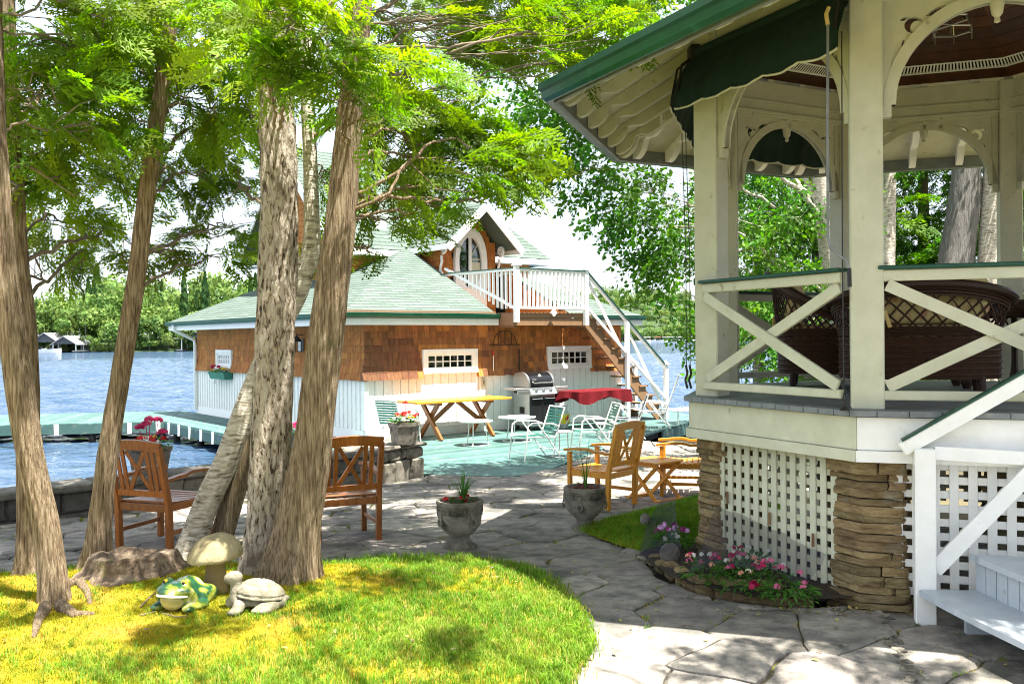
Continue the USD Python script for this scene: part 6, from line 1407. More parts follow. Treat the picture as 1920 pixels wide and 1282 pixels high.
# ------------------------------------------------------------------ lawn ornaments: mushroom, frog, turtle, stump
def blob(parts, edge, blend, bounds):
    """Smoothly blended ellipsoids: (centre, radii, rotation about x, about z) -> trimesh."""
    prm = []
    for c, r, rx, rz in parts:
        cx, sx, cz_, sz = math.cos(rx), math.sin(rx), math.cos(rz), math.sin(rz)
        R = np.array([[cz_, -sz, 0], [sz, cz_, 0], [0, 0, 1]]) @ np.array([[1, 0, 0], [0, cx, -sx], [0, sx, cx]]); prm.append((np.array(c), R.T, 1 / np.array(r), min(r)))
    lo, hi = bounds; ax = [np.arange(l, h + edge, edge) for l, h in zip(lo, hi)]
    G = np.stack(np.meshgrid(*ax, indexing="ij"), -1); acc = 0
    for c, Rt, ir, mn in prm:
        d = (np.linalg.norm(((G - c) @ Rt.T) * ir, axis=-1) - 1) * mn; acc = acc + np.exp(-np.clip(d, -0.3, 0.6) / blend)
    val = blend * np.log(acc)
    L = val.tolist(); nx_i, ny_i, nz_i = (k - 2 for k in val.shape); l0, l1, l2 = map(float, lo); iv = 1.0 / edge
    def fn(x, y, z):
        a, b, c = (x - l0) * iv, (y - l1) * iv, (z - l2) * iv
        i, j, k = min(max(int(a), 0), nx_i), min(max(int(b), 0), ny_i), min(max(int(c), 0), nz_i); a -= i; b -= j; c -= k
        p, q = L[i], L[i + 1]; p0, p1, q0, q1 = p[j], p[j + 1], q[j], q[j + 1]; d = 1 - c
        u0 = (p0[k] * d + p0[k + 1] * c) * (1 - b) + (p1[k] * d + p1[k + 1] * c) * b
        u1 = (q0[k] * d + q0[k + 1] * c) * (1 - b) + (q1[k] * d + q1[k + 1] * c) * b
        return u0 * (1 - a) + u1 * a
    mm = m3.Manifold.level_set(fn, [*(np.array(lo) + edge), *(np.array(hi) - edge)], edge).to_mesh()
    t = trimesh.Trimesh(mm.vert_properties[:, :3], mm.tri_verts, process=True); trimesh.smoothing.filter_taubin(t, iterations=6); return t
lz = lambda x, y: float(lawn_z(np.array([x]), np.array([y]))[0])
mx_, my_ = at(404, 1112, 0.1)[:2]
mz = lz(mx_, my_)
ms = thing("garden_mushroom", "grey-yellow stone mushroom ornament standing between the frog and the turtle", "garden ornament", (mx_, my_, mz - 0.01))
obj("stem", MB().lathe([(0.078, 0), (0.074, 0.04), (0.062, 0.12), (0.052, 0.2), (0.052, 0.24)], n=22), "stem_stone", ms, smooth=True)
cap = [(0.05, 0.212), (0.1, 0.205), (0.15, 0.207), (0.163, 0.216), (0.166, 0.232), (0.158, 0.262), (0.138, 0.3), (0.105, 0.335), (0.06, 0.357), (0.02, 0.364), (0.001, 0.365)]
obj("cap", MB().lathe(cap, n=36, wob=lambda v: v + np.c_[0 * v[:, :2], 0.1 * v[:, 0] + (meshkit.noise(v * 14) - 0.5) * 0.012]), "mushroom_stone", ms, smooth=True)
fx, fy = at(336, 1142, 0.08)[:2]; fzz = lz(fx, fy)
fg = thing("frog_ornament", "glazed green and yellow ceramic frog ornament sitting on the moss", "garden ornament", (fx, fy, fzz - 0.005), math.radians(-14))
t = blob([((0, 0.06, 0.085), (0.095, 0.12, 0.08), 0.25, 0), ((0.0, -0.055, 0.118), (0.098, 0.075, 0.042), 0.1, 0), ((0, -0.03, 0.08), (0.08, 0.075, 0.07), 0, 0), ((0.055, -0.02, 0.155), (0.026, 0.03, 0.026), 0, 0), ((-0.055, -0.02, 0.155), (0.026, 0.03, 0.026), 0, 0),
          ((0.1, 0.12, 0.06), (0.042, 0.075, 0.055), 0, -0.3), ((-0.1, 0.12, 0.06), (0.042, 0.075, 0.055), 0, 0.3), ((0.125, 0.03, 0.02), (0.04, 0.06, 0.02), 0, 0.2), ((-0.125, 0.03, 0.02), (0.04, 0.06, 0.02), 0, -0.2),
          ((0.098, -0.02, 0.07), (0.028, 0.032, 0.055), 0.5, 0), ((-0.098, -0.02, 0.07), (0.028, 0.032, 0.055), 0.5, 0), ((0.1, -0.065, 0.022), (0.034, 0.045, 0.02), 0, 0.3), ((-0.1, -0.065, 0.022), (0.034, 0.045, 0.02), 0, -0.3)], 0.0085, 0.009, ((-0.2, -0.17, -0.02), (0.2, 0.23, 0.21)))
body = obj("body", t, "frog_glaze", fg, smooth=True)
s_ = trimesh.creation.icosphere(3); bv = s_.vertices * (0.073, 0.06, 0.062) + (0, -0.063, 0.068); bv[:, 2] = np.minimum(bv[:, 2], 0.108)
obj("belly", MB().add(bv, s_.faces), "frog_belly", fg, smooth=True)
aa = np.linspace(-1.35, 1.35, 23)
obj("mouth", MB().tube([(0.1 * math.sin(a), -0.05 - 0.082 * math.cos(a), 0.104 - 0.012 * abs(math.sin(a)) ** 2) for a in aa], [0.004 + 0.004 * math.cos(a * 0.9) for a in aa], 7), "petal_white", fg, smooth=True)
for sx in (-1, 1):
    e = trimesh.creation.icosphere(2, 0.016); e.apply_translation((sx * 0.06, -0.042, 0.163)); obj("eye", e, "petal_yellow", fg, smooth=True)
    e = trimesh.creation.icosphere(2, 0.009); e.apply_translation((sx * 0.063, -0.053, 0.165)); obj("pupil", e, "black_plastic", fg, smooth=True)
tx, ty = at(480, 1140, 0.08)[:2]; tzz = lz(tx, ty)
tu = thing("turtle_ornament", "pale stone turtle ornament with raised head, right of the mushroom", "garden ornament", (tx, ty, tzz - 0.005), math.radians(4))
t = blob([((-0.105, -0.02, 0.085), (0.04, 0.04, 0.075), -0.1, 0), ((-0.118, -0.025, 0.19), (0.044, 0.034, 0.033), 0, 0.1), ((-0.145, -0.027, 0.182), (0.03, 0.026, 0.022), 0, 0.1), ((-0.11, -0.022, 0.145), (0.024, 0.024, 0.045), 0, 0), ((-0.08, -0.1, 0.035), (0.03, 0.045, 0.035), 0.2, 0), ((-0.1, -0.14, 0.016), (0.034, 0.03, 0.016), 0, 0),
          ((-0.15, 0.02, 0.03), (0.03, 0.035, 0.032), 0, 0), ((0.09, -0.1, 0.03), (0.06, 0.04, 0.03), 0, 0.3), ((0.05, -0.13, 0.015), (0.05, 0.025, 0.015), 0, 0), ((0.14, -0.04, 0.03), (0.04, 0.03, 0.03), 0, 0), ((0, 0, 0.05), (0.12, 0.09, 0.04), 0, 0), ((0.165, 0.0, 0.055), (0.03, 0.02, 0.014), 0, 0)], 0.008, 0.009, ((-0.22, -0.2, -0.02), (0.23, 0.14, 0.25)))
obj("body", t, "turtle_stone", tu, smooth=True)
s_ = trimesh.creation.icosphere(4); v = s_.vertices.copy(); up_ = v[:, 2] > -0.2
ph = np.arctan2(v[:, 1], v[:, 0]); el = np.arccos(np.clip(v[:, 2], -1, 1))
sc = 0.012 * (np.clip(np.abs(np.sin(ph * 4)) * 6, 0, 1) * np.clip(np.abs(el - 0.75) * 9, 0, 1)) * (el < 1.35) + 0.016 * np.exp(-((el - 1.52) / 0.12) ** 2) * (1 + 0.3 * np.cos(ph * 11))
v = v * (1 + sc * 7)[:, None] * (0.135, 0.105, 0.09); v[:, 2] = np.where(v[:, 2] < 0, v[:, 2] * 0.15, v[:, 2]); v = v + (0.025, -0.005, 0.075); v[:, 2] -= (v[:, 0]) * 0.12
obj("shell", MB().add(v, s_.faces), "turtle_stone", tu, smooth=True)
for sy in (-1, 1):
    e = trimesh.creation.icosphere(2, 0.006); e.apply_translation((-0.138, -0.026 + sy * 0.026, 0.198)); obj("eye", e, "stem_stone", tu, smooth=True)
obj("mouth_line", MB().tube([(-0.172 + 0.035 * abs(q) ** 2, -0.027 + q * 0.029, 0.174) for q in np.linspace(-1, 1, 9)], 0.0025, 5), "stem_stone", tu)
sx_, sy_ = at(246, 1082, 0.08)[:2]
st = thing("tree_stump", "low broken tree stump with a hollow top behind the frog ornament", "stump", (sx_, sy_, lz(sx_, sy_) - 0.03), 0.4)
P = [(0.36, -0.02), (0.32, 0.03), (0.285, 0.08), (0.27, 0.125), (0.262, 0.15), (0.25, 0.16), (0.17, 0.155), (0.13, 0.13), (0.1, 0.105), (0.001, 0.1)]
def wob(v):
    ph = np.arctan2(v[:, 1], v[:, 0]); r = np.linalg.norm(v[:, :2], axis=1)
    k = 1 + 0.1 * np.sin(ph * 3 + 1) + 0.07 * np.sin(ph * 5) + 0.14 * (meshkit.fbm(np.c_[np.cos(ph) * 3, np.sin(ph) * 3, v[:, 2] * 3], 3) - 0.5)
    k = np.where(v[:, 2] < 0.05, k * (1 + 0.12 * np.abs(np.sin(ph * 2.5))), k)
    z = v[:, 2] + (meshkit.fbm(v * 12, 3, 4) - 0.5) * 0.07 * (v[:, 2] > 0.05)
    return np.c_[v[:, 0] * k, v[:, 1] * k * 0.8, z]
P2 = np.array([np.interp(np.linspace(0, 9, 40), range(10), [a[i] for a in P]) for i in (0, 1)]).T
obj("stump_wood", MB().lathe(P2, n=72, wob=wob), "stump_wood", st, smooth=True)
tw = thing("fallen_twigs", "thin pale fallen twigs lying on the moss left of the frog", "twig", (0, 0, 0))
for a, b, c in (((262, 1143), (280, 1128), (298, 1112)), ((262, 1155), (290, 1150), (302, 1140)), ((395, 1122), (420, 1112), (438, 1110)), ((300, 1152), (330, 1160), (352, 1158))):
    obj("twig", MB().tube([(*at(*q, 0.08)[:2], lz(*at(*q, 0.08)[:2]) + 0.012) for q in (a, b, c)], [0.005, 0.004, 0.0025], 5), "twig", tw)
# ------------------------------------------------------------------ trees of the garden
rt_ = np.random.default_rng(404)
def spline(P, n):
    P = np.asarray(P, float); d = np.r_[0, np.cumsum(np.linalg.norm(np.diff(P[:, :3], axis=0), axis=1))]
    from scipy.interpolate import PchipInterpolator
    return PchipInterpolator(d, P, axis=0)(np.linspace(0, d[-1], n))
def trunk_mesh(P, nseg=64, step=0.045, relief=0.012, flare=0.5, seed=0, ridge=(9, 1.1), root=1.0):
    """P: rows of x, y, z, radius from the ground up."""
    P = np.asarray(P, float); L = np.linalg.norm(np.diff(P[:, :3], axis=0), axis=1).sum(); n = max(8, int(L / step)); Q = spline(P, n)
    C, R = Q[:, :3], Q[:, 3]; T = np.gradient(C, axis=0); T /= np.linalg.norm(T, axis=1, keepdims=True)
    N = np.cross(T, np.array([0, 1.0, 0])); N /= np.linalg.norm(N, axis=1, keepdims=True); B = np.cross(T, N)
    g = np.arange(nseg) * 2 * PI / nseg; cg, sg = np.cos(g), np.sin(g)
    s_ = np.linspace(0, L, n)[:, None]; h = np.maximum(0, 1 - s_ / flare)
    k = ridge[0]; q = np.stack([np.broadcast_to(cg * k * 0.5, (n, nseg)), np.broadcast_to(sg * k * 0.5, (n, nseg)), np.broadcast_to(s_ * ridge[1], (n, nseg))], -1)
    q = q + 0.8 * np.stack([meshkit.noise(q * 0.5 + 3, seed + 9)] * 3, -1)
    d = (meshkit.noise(q * 1.6, seed) - 0.5) * 1.1 + (meshkit.noise(q * np.array([3.6, 3.6, 3.0]), seed + 1) - 0.5) * 0.8 + (meshkit.noise(q * np.array([7, 7, 8.0]), seed + 2) - 0.5) * 0.4
    lob = 1 + root * h ** 2 * (0.45 + 0.55 * np.maximum(0, np.cos(g * 4 + seed)) ** 1.5 * 1.2) * 0.75 + 0.05 * np.sin(g * 3 + s_ * 0.8 + seed)
    r = R[:, None] * lob + d * relief
    V = C[:, None] + r[..., None] * (cg[None, :, None] * N[:, None] + sg[None, :, None] * B[:, None]); V[..., 2] = np.where(s_ < 0.02, C[0, 2] - 0.05, V[..., 2])
    i = np.arange(n - 1)[:, None] * nseg; j = np.arange(nseg)[None]; j2 = (j + 1) % nseg
    F = np.stack([i + j, i + j2, i + nseg + j2, i + nseg + j], -1).reshape(-1, 4)
    return MB().add(V.reshape(-1, 3), F[:, ::-1]), Q

def cedar_spray(seed):
    """A flat drooping frond of cedar scale leaves, 0.34 m long, along +x."""
    r = np.random.default_rng(seed); m = MB(); L = 0.34
    pos = lambda u: np.array([L * u, 0.03 * math.sin(u * 2.2 + seed), 0.02 * u - 0.09 * u * u])
    def leaf(p, d, l, w, nz):
        d = d / np.linalg.norm(d); s_ = np.cross(nz, d); s_ /= np.linalg.norm(s_)
        m.add([p, p + d * l * 0.45 + s_ * w, p + d * l, p + d * l * 0.45 - s_ * w], [(0, 1, 2, 3)])
    for i in range(18):
        u = 0.12 + 0.86 * i / 17; sgn = 1 if i % 2 else -1; p = pos(u); l1 = (0.145 * (1 - u) ** 0.75 + 0.03) * r.uniform(0.75, 1.2)
        a = math.radians(r.uniform(34, 56)) * sgn; tilt = r.normal(0, 0.16)
        d = np.array([math.cos(a), math.sin(a), -0.18 + tilt]); nz = np.array([r.normal(0, 0.25), r.normal(0, 0.25), 1.0])
        leaf(p, d, l1, 0.0062, nz)
        nb = max(2, int(l1 / 0.02))
        for k in range(nb):
            v = (k + 0.7) / (nb + 0.6); b = a + (1 if (k + i) % 2 else -1) * math.radians(r.uniform(28, 50)); q = p + d / np.linalg.norm(d) * l1 * v + np.array([0, 0, -0.01 * v])
            leaf(q, np.array([math.cos(b), math.sin(b), -0.2 + r.normal(0, 0.15)]), (0.05 * (1 - v * 0.6) + 0.008) * r.uniform(0.8, 1.25), 0.0082, nz)
    leaf(pos(0.95), np.array([1, 0, -0.3]), 0.05, 0.006, np.array([0, 0, 1.0]))
    for i in range(3): m.obox(pos(i / 3), pos((i + 1) / 3), 0.004 - 0.001 * i, 0.004 - 0.001 * i)
    return m
def leaf_twig(seed, n=13, L=0.26, size=0.052):
    r = np.random.default_rng(seed); m = MB()
    for i in range(n):
        u = (i + 0.5) / n; p = np.array([L * u, 0.02 * math.sin(u * 5), -0.1 * u * u]); a = r.uniform(0, 2 * PI)
        d = np.array([0.5, math.cos(a), 0.7 * math.sin(a) - 0.5]); d /= np.linalg.norm(d); q = p + d * r.uniform(0.01, 0.04); nz = r.normal(0, 1, 3) + np.array([0, 0, 1.1]); s_ = np.cross(nz, d); s_ /= np.linalg.norm(s_); up = np.cross(d, s_)
        l, w = size * r.uniform(0.8, 1.25), size * 0.36 * r.uniform(0.85, 1.15)
        P = [q, q + d * l * 0.3 + s_ * w + up * w * 0.25, q + d * l * 0.62 + s_ * w * 0.72 + up * w * 0.2, q + d * l - up * w * 0.2, q + d * l * 0.62 - s_ * w * 0.72 + up * w * 0.2, q + d * l * 0.3 - s_ * w + up * w * 0.25, q + d * l * 0.5]
        m.add(P, [(0, 1, 6), (1, 2, 6), (2, 3, 6), (3, 4, 6), (4, 5, 6), (5, 0, 6)])
    for i in range(2): m.obox((L * i / 2, 0.02 * math.sin(i * 2.5), -0.1 * i * i / 4), (L * (i + 1) / 2, 0.02 * math.sin((i + 1) * 2.5), -0.1 * (i + 1) ** 2 / 4), 0.003, 0.003)
    return m
CROWD, LEAF = 1.0, "cedar_leaf"
SPRAYS = [cedar_spray(s) for s in (1, 2, 3, 4)]
TWIGS = [leaf_twig(s) for s in (11, 12, 13)]

def dress(tree, Q, clumps, kind, seed, bark, scale=1.0, flat=0.6, attach_up=0.35, droop=0.25, wood=True):
    """Limbs from the trunk Q to each clump (centre, radius, count) and a crown of sprays or leaf twigs around their ends."""
    r = np.random.default_rng(seed); pos, fw, up, sc = [], [], [], []; tw = MB()
    for c, rad, n in clumps:
        n = max(4, int(n * CROWD * (0.6 if kind == "cedar" else 0.8)))
        c = np.asarray(c, float); hd = np.hypot(*(Q[:, 0:2] - c[:2]).T); target = c[2] - attach_up * hd.min()
        i = int(np.argmin(np.abs(Q[:, 2] - min(target, Q[-1, 2] - 0.1)))); a = Q[i, :3]; d = c - a; L = np.linalg.norm(d)
        mid1 = a + d * 0.3 + np.array([0, 0, 0.06 * L]) + r.normal(0, 0.06 * L, 3); mid2 = a + d * 0.66 + np.array([0, 0, 0.08 * L]) + r.normal(0, 0.07 * L, 3); end = c + d / L * rad * 0.8 - np.array([0, 0, droop * rad])
        pth = spline([a, mid1, mid2, c, end], 22); pth[2:-1] += r.normal(0, 0.006 + 0.004 * L, (19, 3)); r0 = min(0.045, 0.006 + 0.0065 * L + 0.0008 * L * L)
        if wood and (kind == "cedar" or k_limb(c)): obj("limb", MB().tube(pth, np.linspace(r0, 0.003, 22) , 7), bark, tree, smooth=True)
        for k in range(n):
            u = r.normal(0, 1, 3); u /= np.linalg.norm(u); p = c + u * (rad * r.random() ** 0.45) * np.array([1, 1, flat]) + d / L * rad * 0.25
            b = pth[r.integers(8, 22)]; o = p - b; o /= np.linalg.norm(o) + 1e-6
            f = o * 0.8 + d / L * 0.5 + r.normal(0, 0.35, 3) + np.array([0, 0, -0.3 if kind == "cedar" else -0.7]); pos.append(p); fw.append(f); up.append(np.array([0, 0, 1.0]) + r.normal(0, 0.35, 3)); sc.append(scale * r.uniform(0.65, 1.25))
            if k % (3 if kind == "cedar" else 5) == 0 and wood:
                q = (b + p) / 2 + r.normal(0, 0.05, 3); tw.tube([b, q, p], [0.005, 0.004, 0.002], 4, cap=False)
    if tw.n: obj("twigs", tw, bark, tree, kind="stuff")
    protos = [("spray", m, LEAF) for m in SPRAYS] if kind == "cedar" else [("leaf_twig", m, "birch_leaf") for m in TWIGS]
    scatter("crown", protos, np.array(pos), frames(np.array(fw), np.array(up), r.normal(0, 0.5, len(pos))), np.array(sc), tree, idx=r.integers(0, len(protos), len(pos)))

def k_limb(c): return int(abs(c[0] * 7.3 + c[2] * 3.1) * 10) % 3 == 0
def px_trunk(rows, Y, top=(), dy=0.0):
    """Photograph measurements (x, y, width) at distance Y, continued upwards by (dx, dz, radius) steps."""
    P = []
    for i, (x, y, w) in enumerate(rows):
        p = atY(x, y, Y + dy * i); P.append([*p, w * WF * (Y + dy * i) / FPX])
    for dx, dz, r in top: P.append([P[-1][0] + dx, P[-1][1] + 0.05, P[-1][2] + dz, r])
    return P
def clump(x, y, Y, r, n): return (atY(x, y, Y), r, n)
WF = 0.38
GT = {}
def garden_tree(name, label, rows, Y, top, bark, cat="tree", **kw):
    P = px_trunk(rows, Y, top); P[0][2] = min(P[0][2], lz(P[0][0], P[0][1]) + 0.0) - 0.03
    t = thing(name, label, cat, (0, 0, 0)); m, Q = trunk_mesh(P, **kw)
    obj("trunk", m, bark, t, smooth=True)
    return t, Q
UPT = ((-0.05, 1.5, 0.07), (0.0, 2.0, 0.04), (0.05, 2.0, 0.012))
T1, Q1 = garden_tree("cedar_tree", "cedar with curved brown trunk at the left edge, its root running out over the moss", [(104, 1142, 74), (88, 1000, 62), (58, 860, 60), (33, 700, 62), (14, 560, 56), (4, 430, 46), (-6, 200, 38), (-10, 0, 34)], 5.47, UPT, "cedar_bark", seed=1, root=0.45)
for rt in ([(128, 1100), (150, 1098), (163, 1112), (168, 1132)], [(112, 1138), (140, 1150), (176, 1146)], [(84, 1140), (70, 1160), (62, 1186)]):
    pr = [at(*q, 0.1)[:2] for q in rt]; obj("root", MB().tube([(*q, lz(*q) + 0.018 - 0.02 * i / len(pr)) for i, q in enumerate(pr)], np.linspace(0.04, 0.012, len(pr)), 9), "cedar_bark", T1, smooth=True)
T2, Q2 = garden_tree("cedar_tree", "straight cedar trunk standing close behind the curved one at the left edge", [(48, 1085, 50), (48, 1000, 44), (52, 800, 50), (48, 640, 52), (36, 500, 44), (30, 400, 42), (20, 200, 38), (15, 0, 34)], 6.2, UPT, "cedar_bark", seed=2)
T3, Q3 = garden_tree("cedar_tree", "slim cedar trunk leaning right, left of the first brown armchair", [(176, 1072, 60), (188, 960, 52), (206, 820, 46), (226, 700, 44), (250, 560, 42), (268, 430, 40), (290, 260, 36), (310, 120, 32), (325, 0, 28)], 6.32, UPT, "cedar_bark", seed=3)
WF = 0.455
T4, Q4 = garden_tree("cedar_tree", "thickest tree with pale flaky upright trunk in front of the boathouse", [(488, 1086, 84), (496, 1000, 80), (505, 860, 80), (512, 700, 78), (519, 560, 76), (524, 400, 74), (521, 250, 72), (515, 100, 66), (512, 0, 60)], 6.09, ((0, 1.6, 0.09), (0.1, 2.4, 0.05), (0.0, 2.2, 0.012)), "pale_bark", seed=4, ridge=(8, 3.2), relief=0.02, root=0.5)
T5, Q5 = garden_tree("cedar_tree", "thick brown fibrous cedar trunk leaning right, rooted beside the turtle ornament", [(541, 1099, 104), (558, 980, 92), (583, 850, 80), (603, 700, 70), (621, 560, 68), (640, 420, 60), (655, 250, 54), (668, 100, 50), (675, 0, 46)], 5.93, UPT, "cedar_bark", seed=5, relief=0.016, root=0.8)
T6, Q6 = garden_tree("birch_tree", "white birch trunk leaning far right behind the thick pale trunk", [(345, 1049, 52), (385, 950, 50), (427, 860, 50), (472, 740, 46), (522, 620, 44), (562, 540, 42), (586, 450, 34), (582, 300, 27), (576, 150, 25), (572, 0, 22)], 6.7, UPT, "birch_bark", seed=6, relief=0.008, root=0.5)
T7, Q7 = garden_tree("cedar_tree", "brown cedar trunk pressed against the right side of the leaning white birch", [(404, 1040, 42), (438, 930, 46), (470, 830, 46), (494, 740, 40), (515, 640, 34), (530, 500, 28), (540, 300, 22), (545, 100, 16)], 6.85, ((0, 1.2, 0.02),), "cedar_bark", seed=7, root=0.3)
T8, Q8 = garden_tree("cedar_sapling", "thin bare cedar stem rising between the leaning birch and the thickest trunk", [(422, 1002, 18), (440, 920, 17), (458, 860, 15), (466, 820, 12)], 6.6, (), "cedar_bark", cat="sapling", seed=8, root=0.1, nseg=20, relief=0.004)

CROWD = 1.05
dress(T1, Q1, [clump(x, y, Y, r, n) for x, y, Y, r, n in ((60, 170, 5.7, 0.34, 44), (30, 250, 5.9, 0.3, 38), (140, 235, 5.8, 0.28, 32), (90, 70, 5.8, 0.42, 52), (170, 30, 5.9, 0.34, 38), (20, 90, 5.9, 0.4, 42), (130, 330, 6.3, 0.3, 24), (40, 360, 6.2, 0.35, 28))], "cedar", 51, "twig")
dress(T2, Q2, [clump(x, y, Y, r, n) for x, y, Y, r, n in ((120, 420, 7.2, 0.4, 34), (60, 480, 7.6, 0.4, 30), (100, 300, 7.8, 0.5, 44), (200, 300, 7.6, 0.45, 40), (170, 180, 7.4, 0.5, 48), (40, 200, 7.6, 0.5, 44), (150, 500, 7.4, 0.3, 20), (210, 430, 7.5, 0.35, 26), (-20, 420, 7.2, 0.4, 30), (100, 130, 8.2, 0.5, 40))], "cedar", 52, "twig")
dress(T3, Q3, [clump(x, y, Y, r, n) for x, y, Y, r, n in ((240, 80, 6.3, 0.34, 42), (330, 75, 6.5, 0.34, 44), (400, 110, 6.6, 0.3, 34), (250, 165, 6.5, 0.3, 32), (350, 190, 6.6, 0.3, 32), (410, 210, 6.7, 0.26, 24), (225, 130, 6.6, 0.34, 32), (270, 230, 6.0, 0.16, 8), (300, 320, 7.2, 0.4, 34), (380, 330, 7.4, 0.36, 30), (420, 420, 7.6, 0.32, 26), (330, 450, 7.2, 0.28, 22), (240, 490, 7.0, 0.28, 22), (390, 480, 7.4, 0.28, 22), (430, 260, 7.8, 0.4, 28), (340, 240, 8.0, 0.45, 36), (260, 20, 6.8, 0.45, 42), (370, 10, 7.0, 0.45, 42))], "cedar", 53, "twig")
dress(T4, Q4, [clump(x, y, Y, r, n) for x, y, Y, r, n in ((540, 70, 5.3, 0.26, 34), (500, 150, 5.4, 0.2, 22), (470, 40, 5.6, 0.3, 34), (590, 120, 5.4, 0.26, 30), (455, 120, 6.4, 0.35, 28), (480, 0, 5.8, 0.34, 30), (450, 340, 7.6, 0.3, 16), (455, 210, 7.0, 0.26, 16))], "cedar", 54, "twig")
CROWD = 1.05
dress(T5, Q5, [clump(x, y, Y, r, n) for x, y, Y, r, n in ((640, 165, 5.3, 0.2, 18), (710, 135, 6.2, 0.32, 40), (690, 215, 5.4, 0.16, 10), (700, 220, 6.3, 0.28, 34), (760, 180, 6.4, 0.34, 42), (640, 60, 5.9, 0.3, 30), (770, 265, 6.4, 0.34, 44), (720, 315, 6.5, 0.28, 28), (850, 280, 6.4, 0.34, 42), (830, 215, 6.4, 0.3, 32), (900, 330, 6.2, 0.3, 26), (800, 350, 6.2, 0.3, 22), (950, 300, 6.4, 0.24, 14), (700, 380, 6.4, 0.24, 14), (870, 375, 6.4, 0.22, 10), (770, 405, 6.6, 0.22, 10), (985, 345, 6.5, 0.18, 8), (690, 470, 6.6, 0.12, 4))], "cedar", 55, "cedar_bark")
dress(T6, Q6, [clump(x, y, Y, r, n) for x, y, Y, r, n in ((600, 330, 7.2, 0.3, 18), (590, 480, 7.0, 0.2, 10), (610, 30, 7.6, 0.5, 40), (720, 40, 7.8, 0.5, 44), (800, 60, 7.2, 0.4, 40), (870, 30, 7.0, 0.4, 40), (950, 60, 7.0, 0.36, 36), (1030, 40, 6.8, 0.34, 34), (1110, 50, 6.6, 0.3, 30), (880, 110, 7.0, 0.3, 24), (1010, 120, 6.8, 0.3, 22), (830, 10, 8.0, 0.5, 40), (960, 0, 7.6, 0.45, 34), (1100, 0, 7.4, 0.4, 30))], "cedar", 56, "twig")
CROWD = 1.0
# higher limbs of the same trees, above the picture: they throw the dappled shade on the patio
def above(seed, n, box, rad, cnt):
    r = np.random.default_rng(seed); return [((r.uniform(*box[0]), r.uniform(*box[1]), r.uniform(*box[2])), rad * r.uniform(0.7, 1.3), int(cnt * r.uniform(0.6, 1.4))) for _ in range(n)]
dress(T7, Q7, above(61, 17, ((-3.0, 1.5), (6.8, 10.4), (5.3, 7.6)), 0.62, 48), "cedar", 57, "cedar_bark", scale=1.9)
dress(T8, Q8, [], "cedar", 58, "cedar_bark") if False else None
hid = thing("cedar_tree", "tall cedar standing beyond the left edge of the picture, shading the patio", "tree", (0, 0, 0))
m, Qh = trunk_mesh([(-5.6, 6.6, -0.05, 0.16), (-5.6, 6.7, 3, 0.13), (-5.5, 6.8, 8.5, 0.03)], seed=9, nseg=32, step=0.1); obj("trunk", m, "cedar_bark", hid, smooth=True)
dress(hid, Qh, above(62, 13, ((-6.6, -2.4), (5.6, 9.8), (5.0, 7.8)), 0.62, 46), "cedar", 59, "cedar_bark", scale=1.9)
beh = thing("cedar_tree", "cedar behind the viewer whose crown dapples the paving at the lower right", "tree", (0, 0, 0))
m, Qb = trunk_mesh([(3.4, -2.2, -0.05, 0.18), (3.3, -2.0, 3, 0.15), (3.1, -1.8, 9, 0.03)], seed=10, nseg=32, step=0.1); obj("trunk", m, "cedar_bark", beh, smooth=True)
dress(beh, Qb, [((2.5, 3.3, 5.2), 0.3, 26), ((3.1, 3.1, 5.4), 0.34, 26), ((3.7, 3.5, 5.0), 0.36, 26), ((4.4, 3.4, 5.6), 0.4, 24), ((0.35, 4.8, 5.0), 0.22, 14), ((0.8, 4.5, 5.4), 0.2, 10), ((-0.35, 4.6, 5.2), 0.2, 10), ((0.9, 3.4, 5.0), 0.24, 12), ((-0.5, 3.6, 5.4), 0.22, 10), ((-1.3, 4.0, 5.6), 0.22, 10), ((-1.6, 3.5, 4.9), 0.2, 9), ((-2.1, 3.9, 5.2), 0.22, 10), ((-0.9, 4.3, 4.8), 0.18, 8), ((-1.9, 4.4, 5.6), 0.2, 9), ((-2.7, 4.3, 5.0), 0.22, 10), ((-0.1, 4.1, 5.0), 0.18, 8)], "cedar", 63, "cedar_bark", scale=1.2)

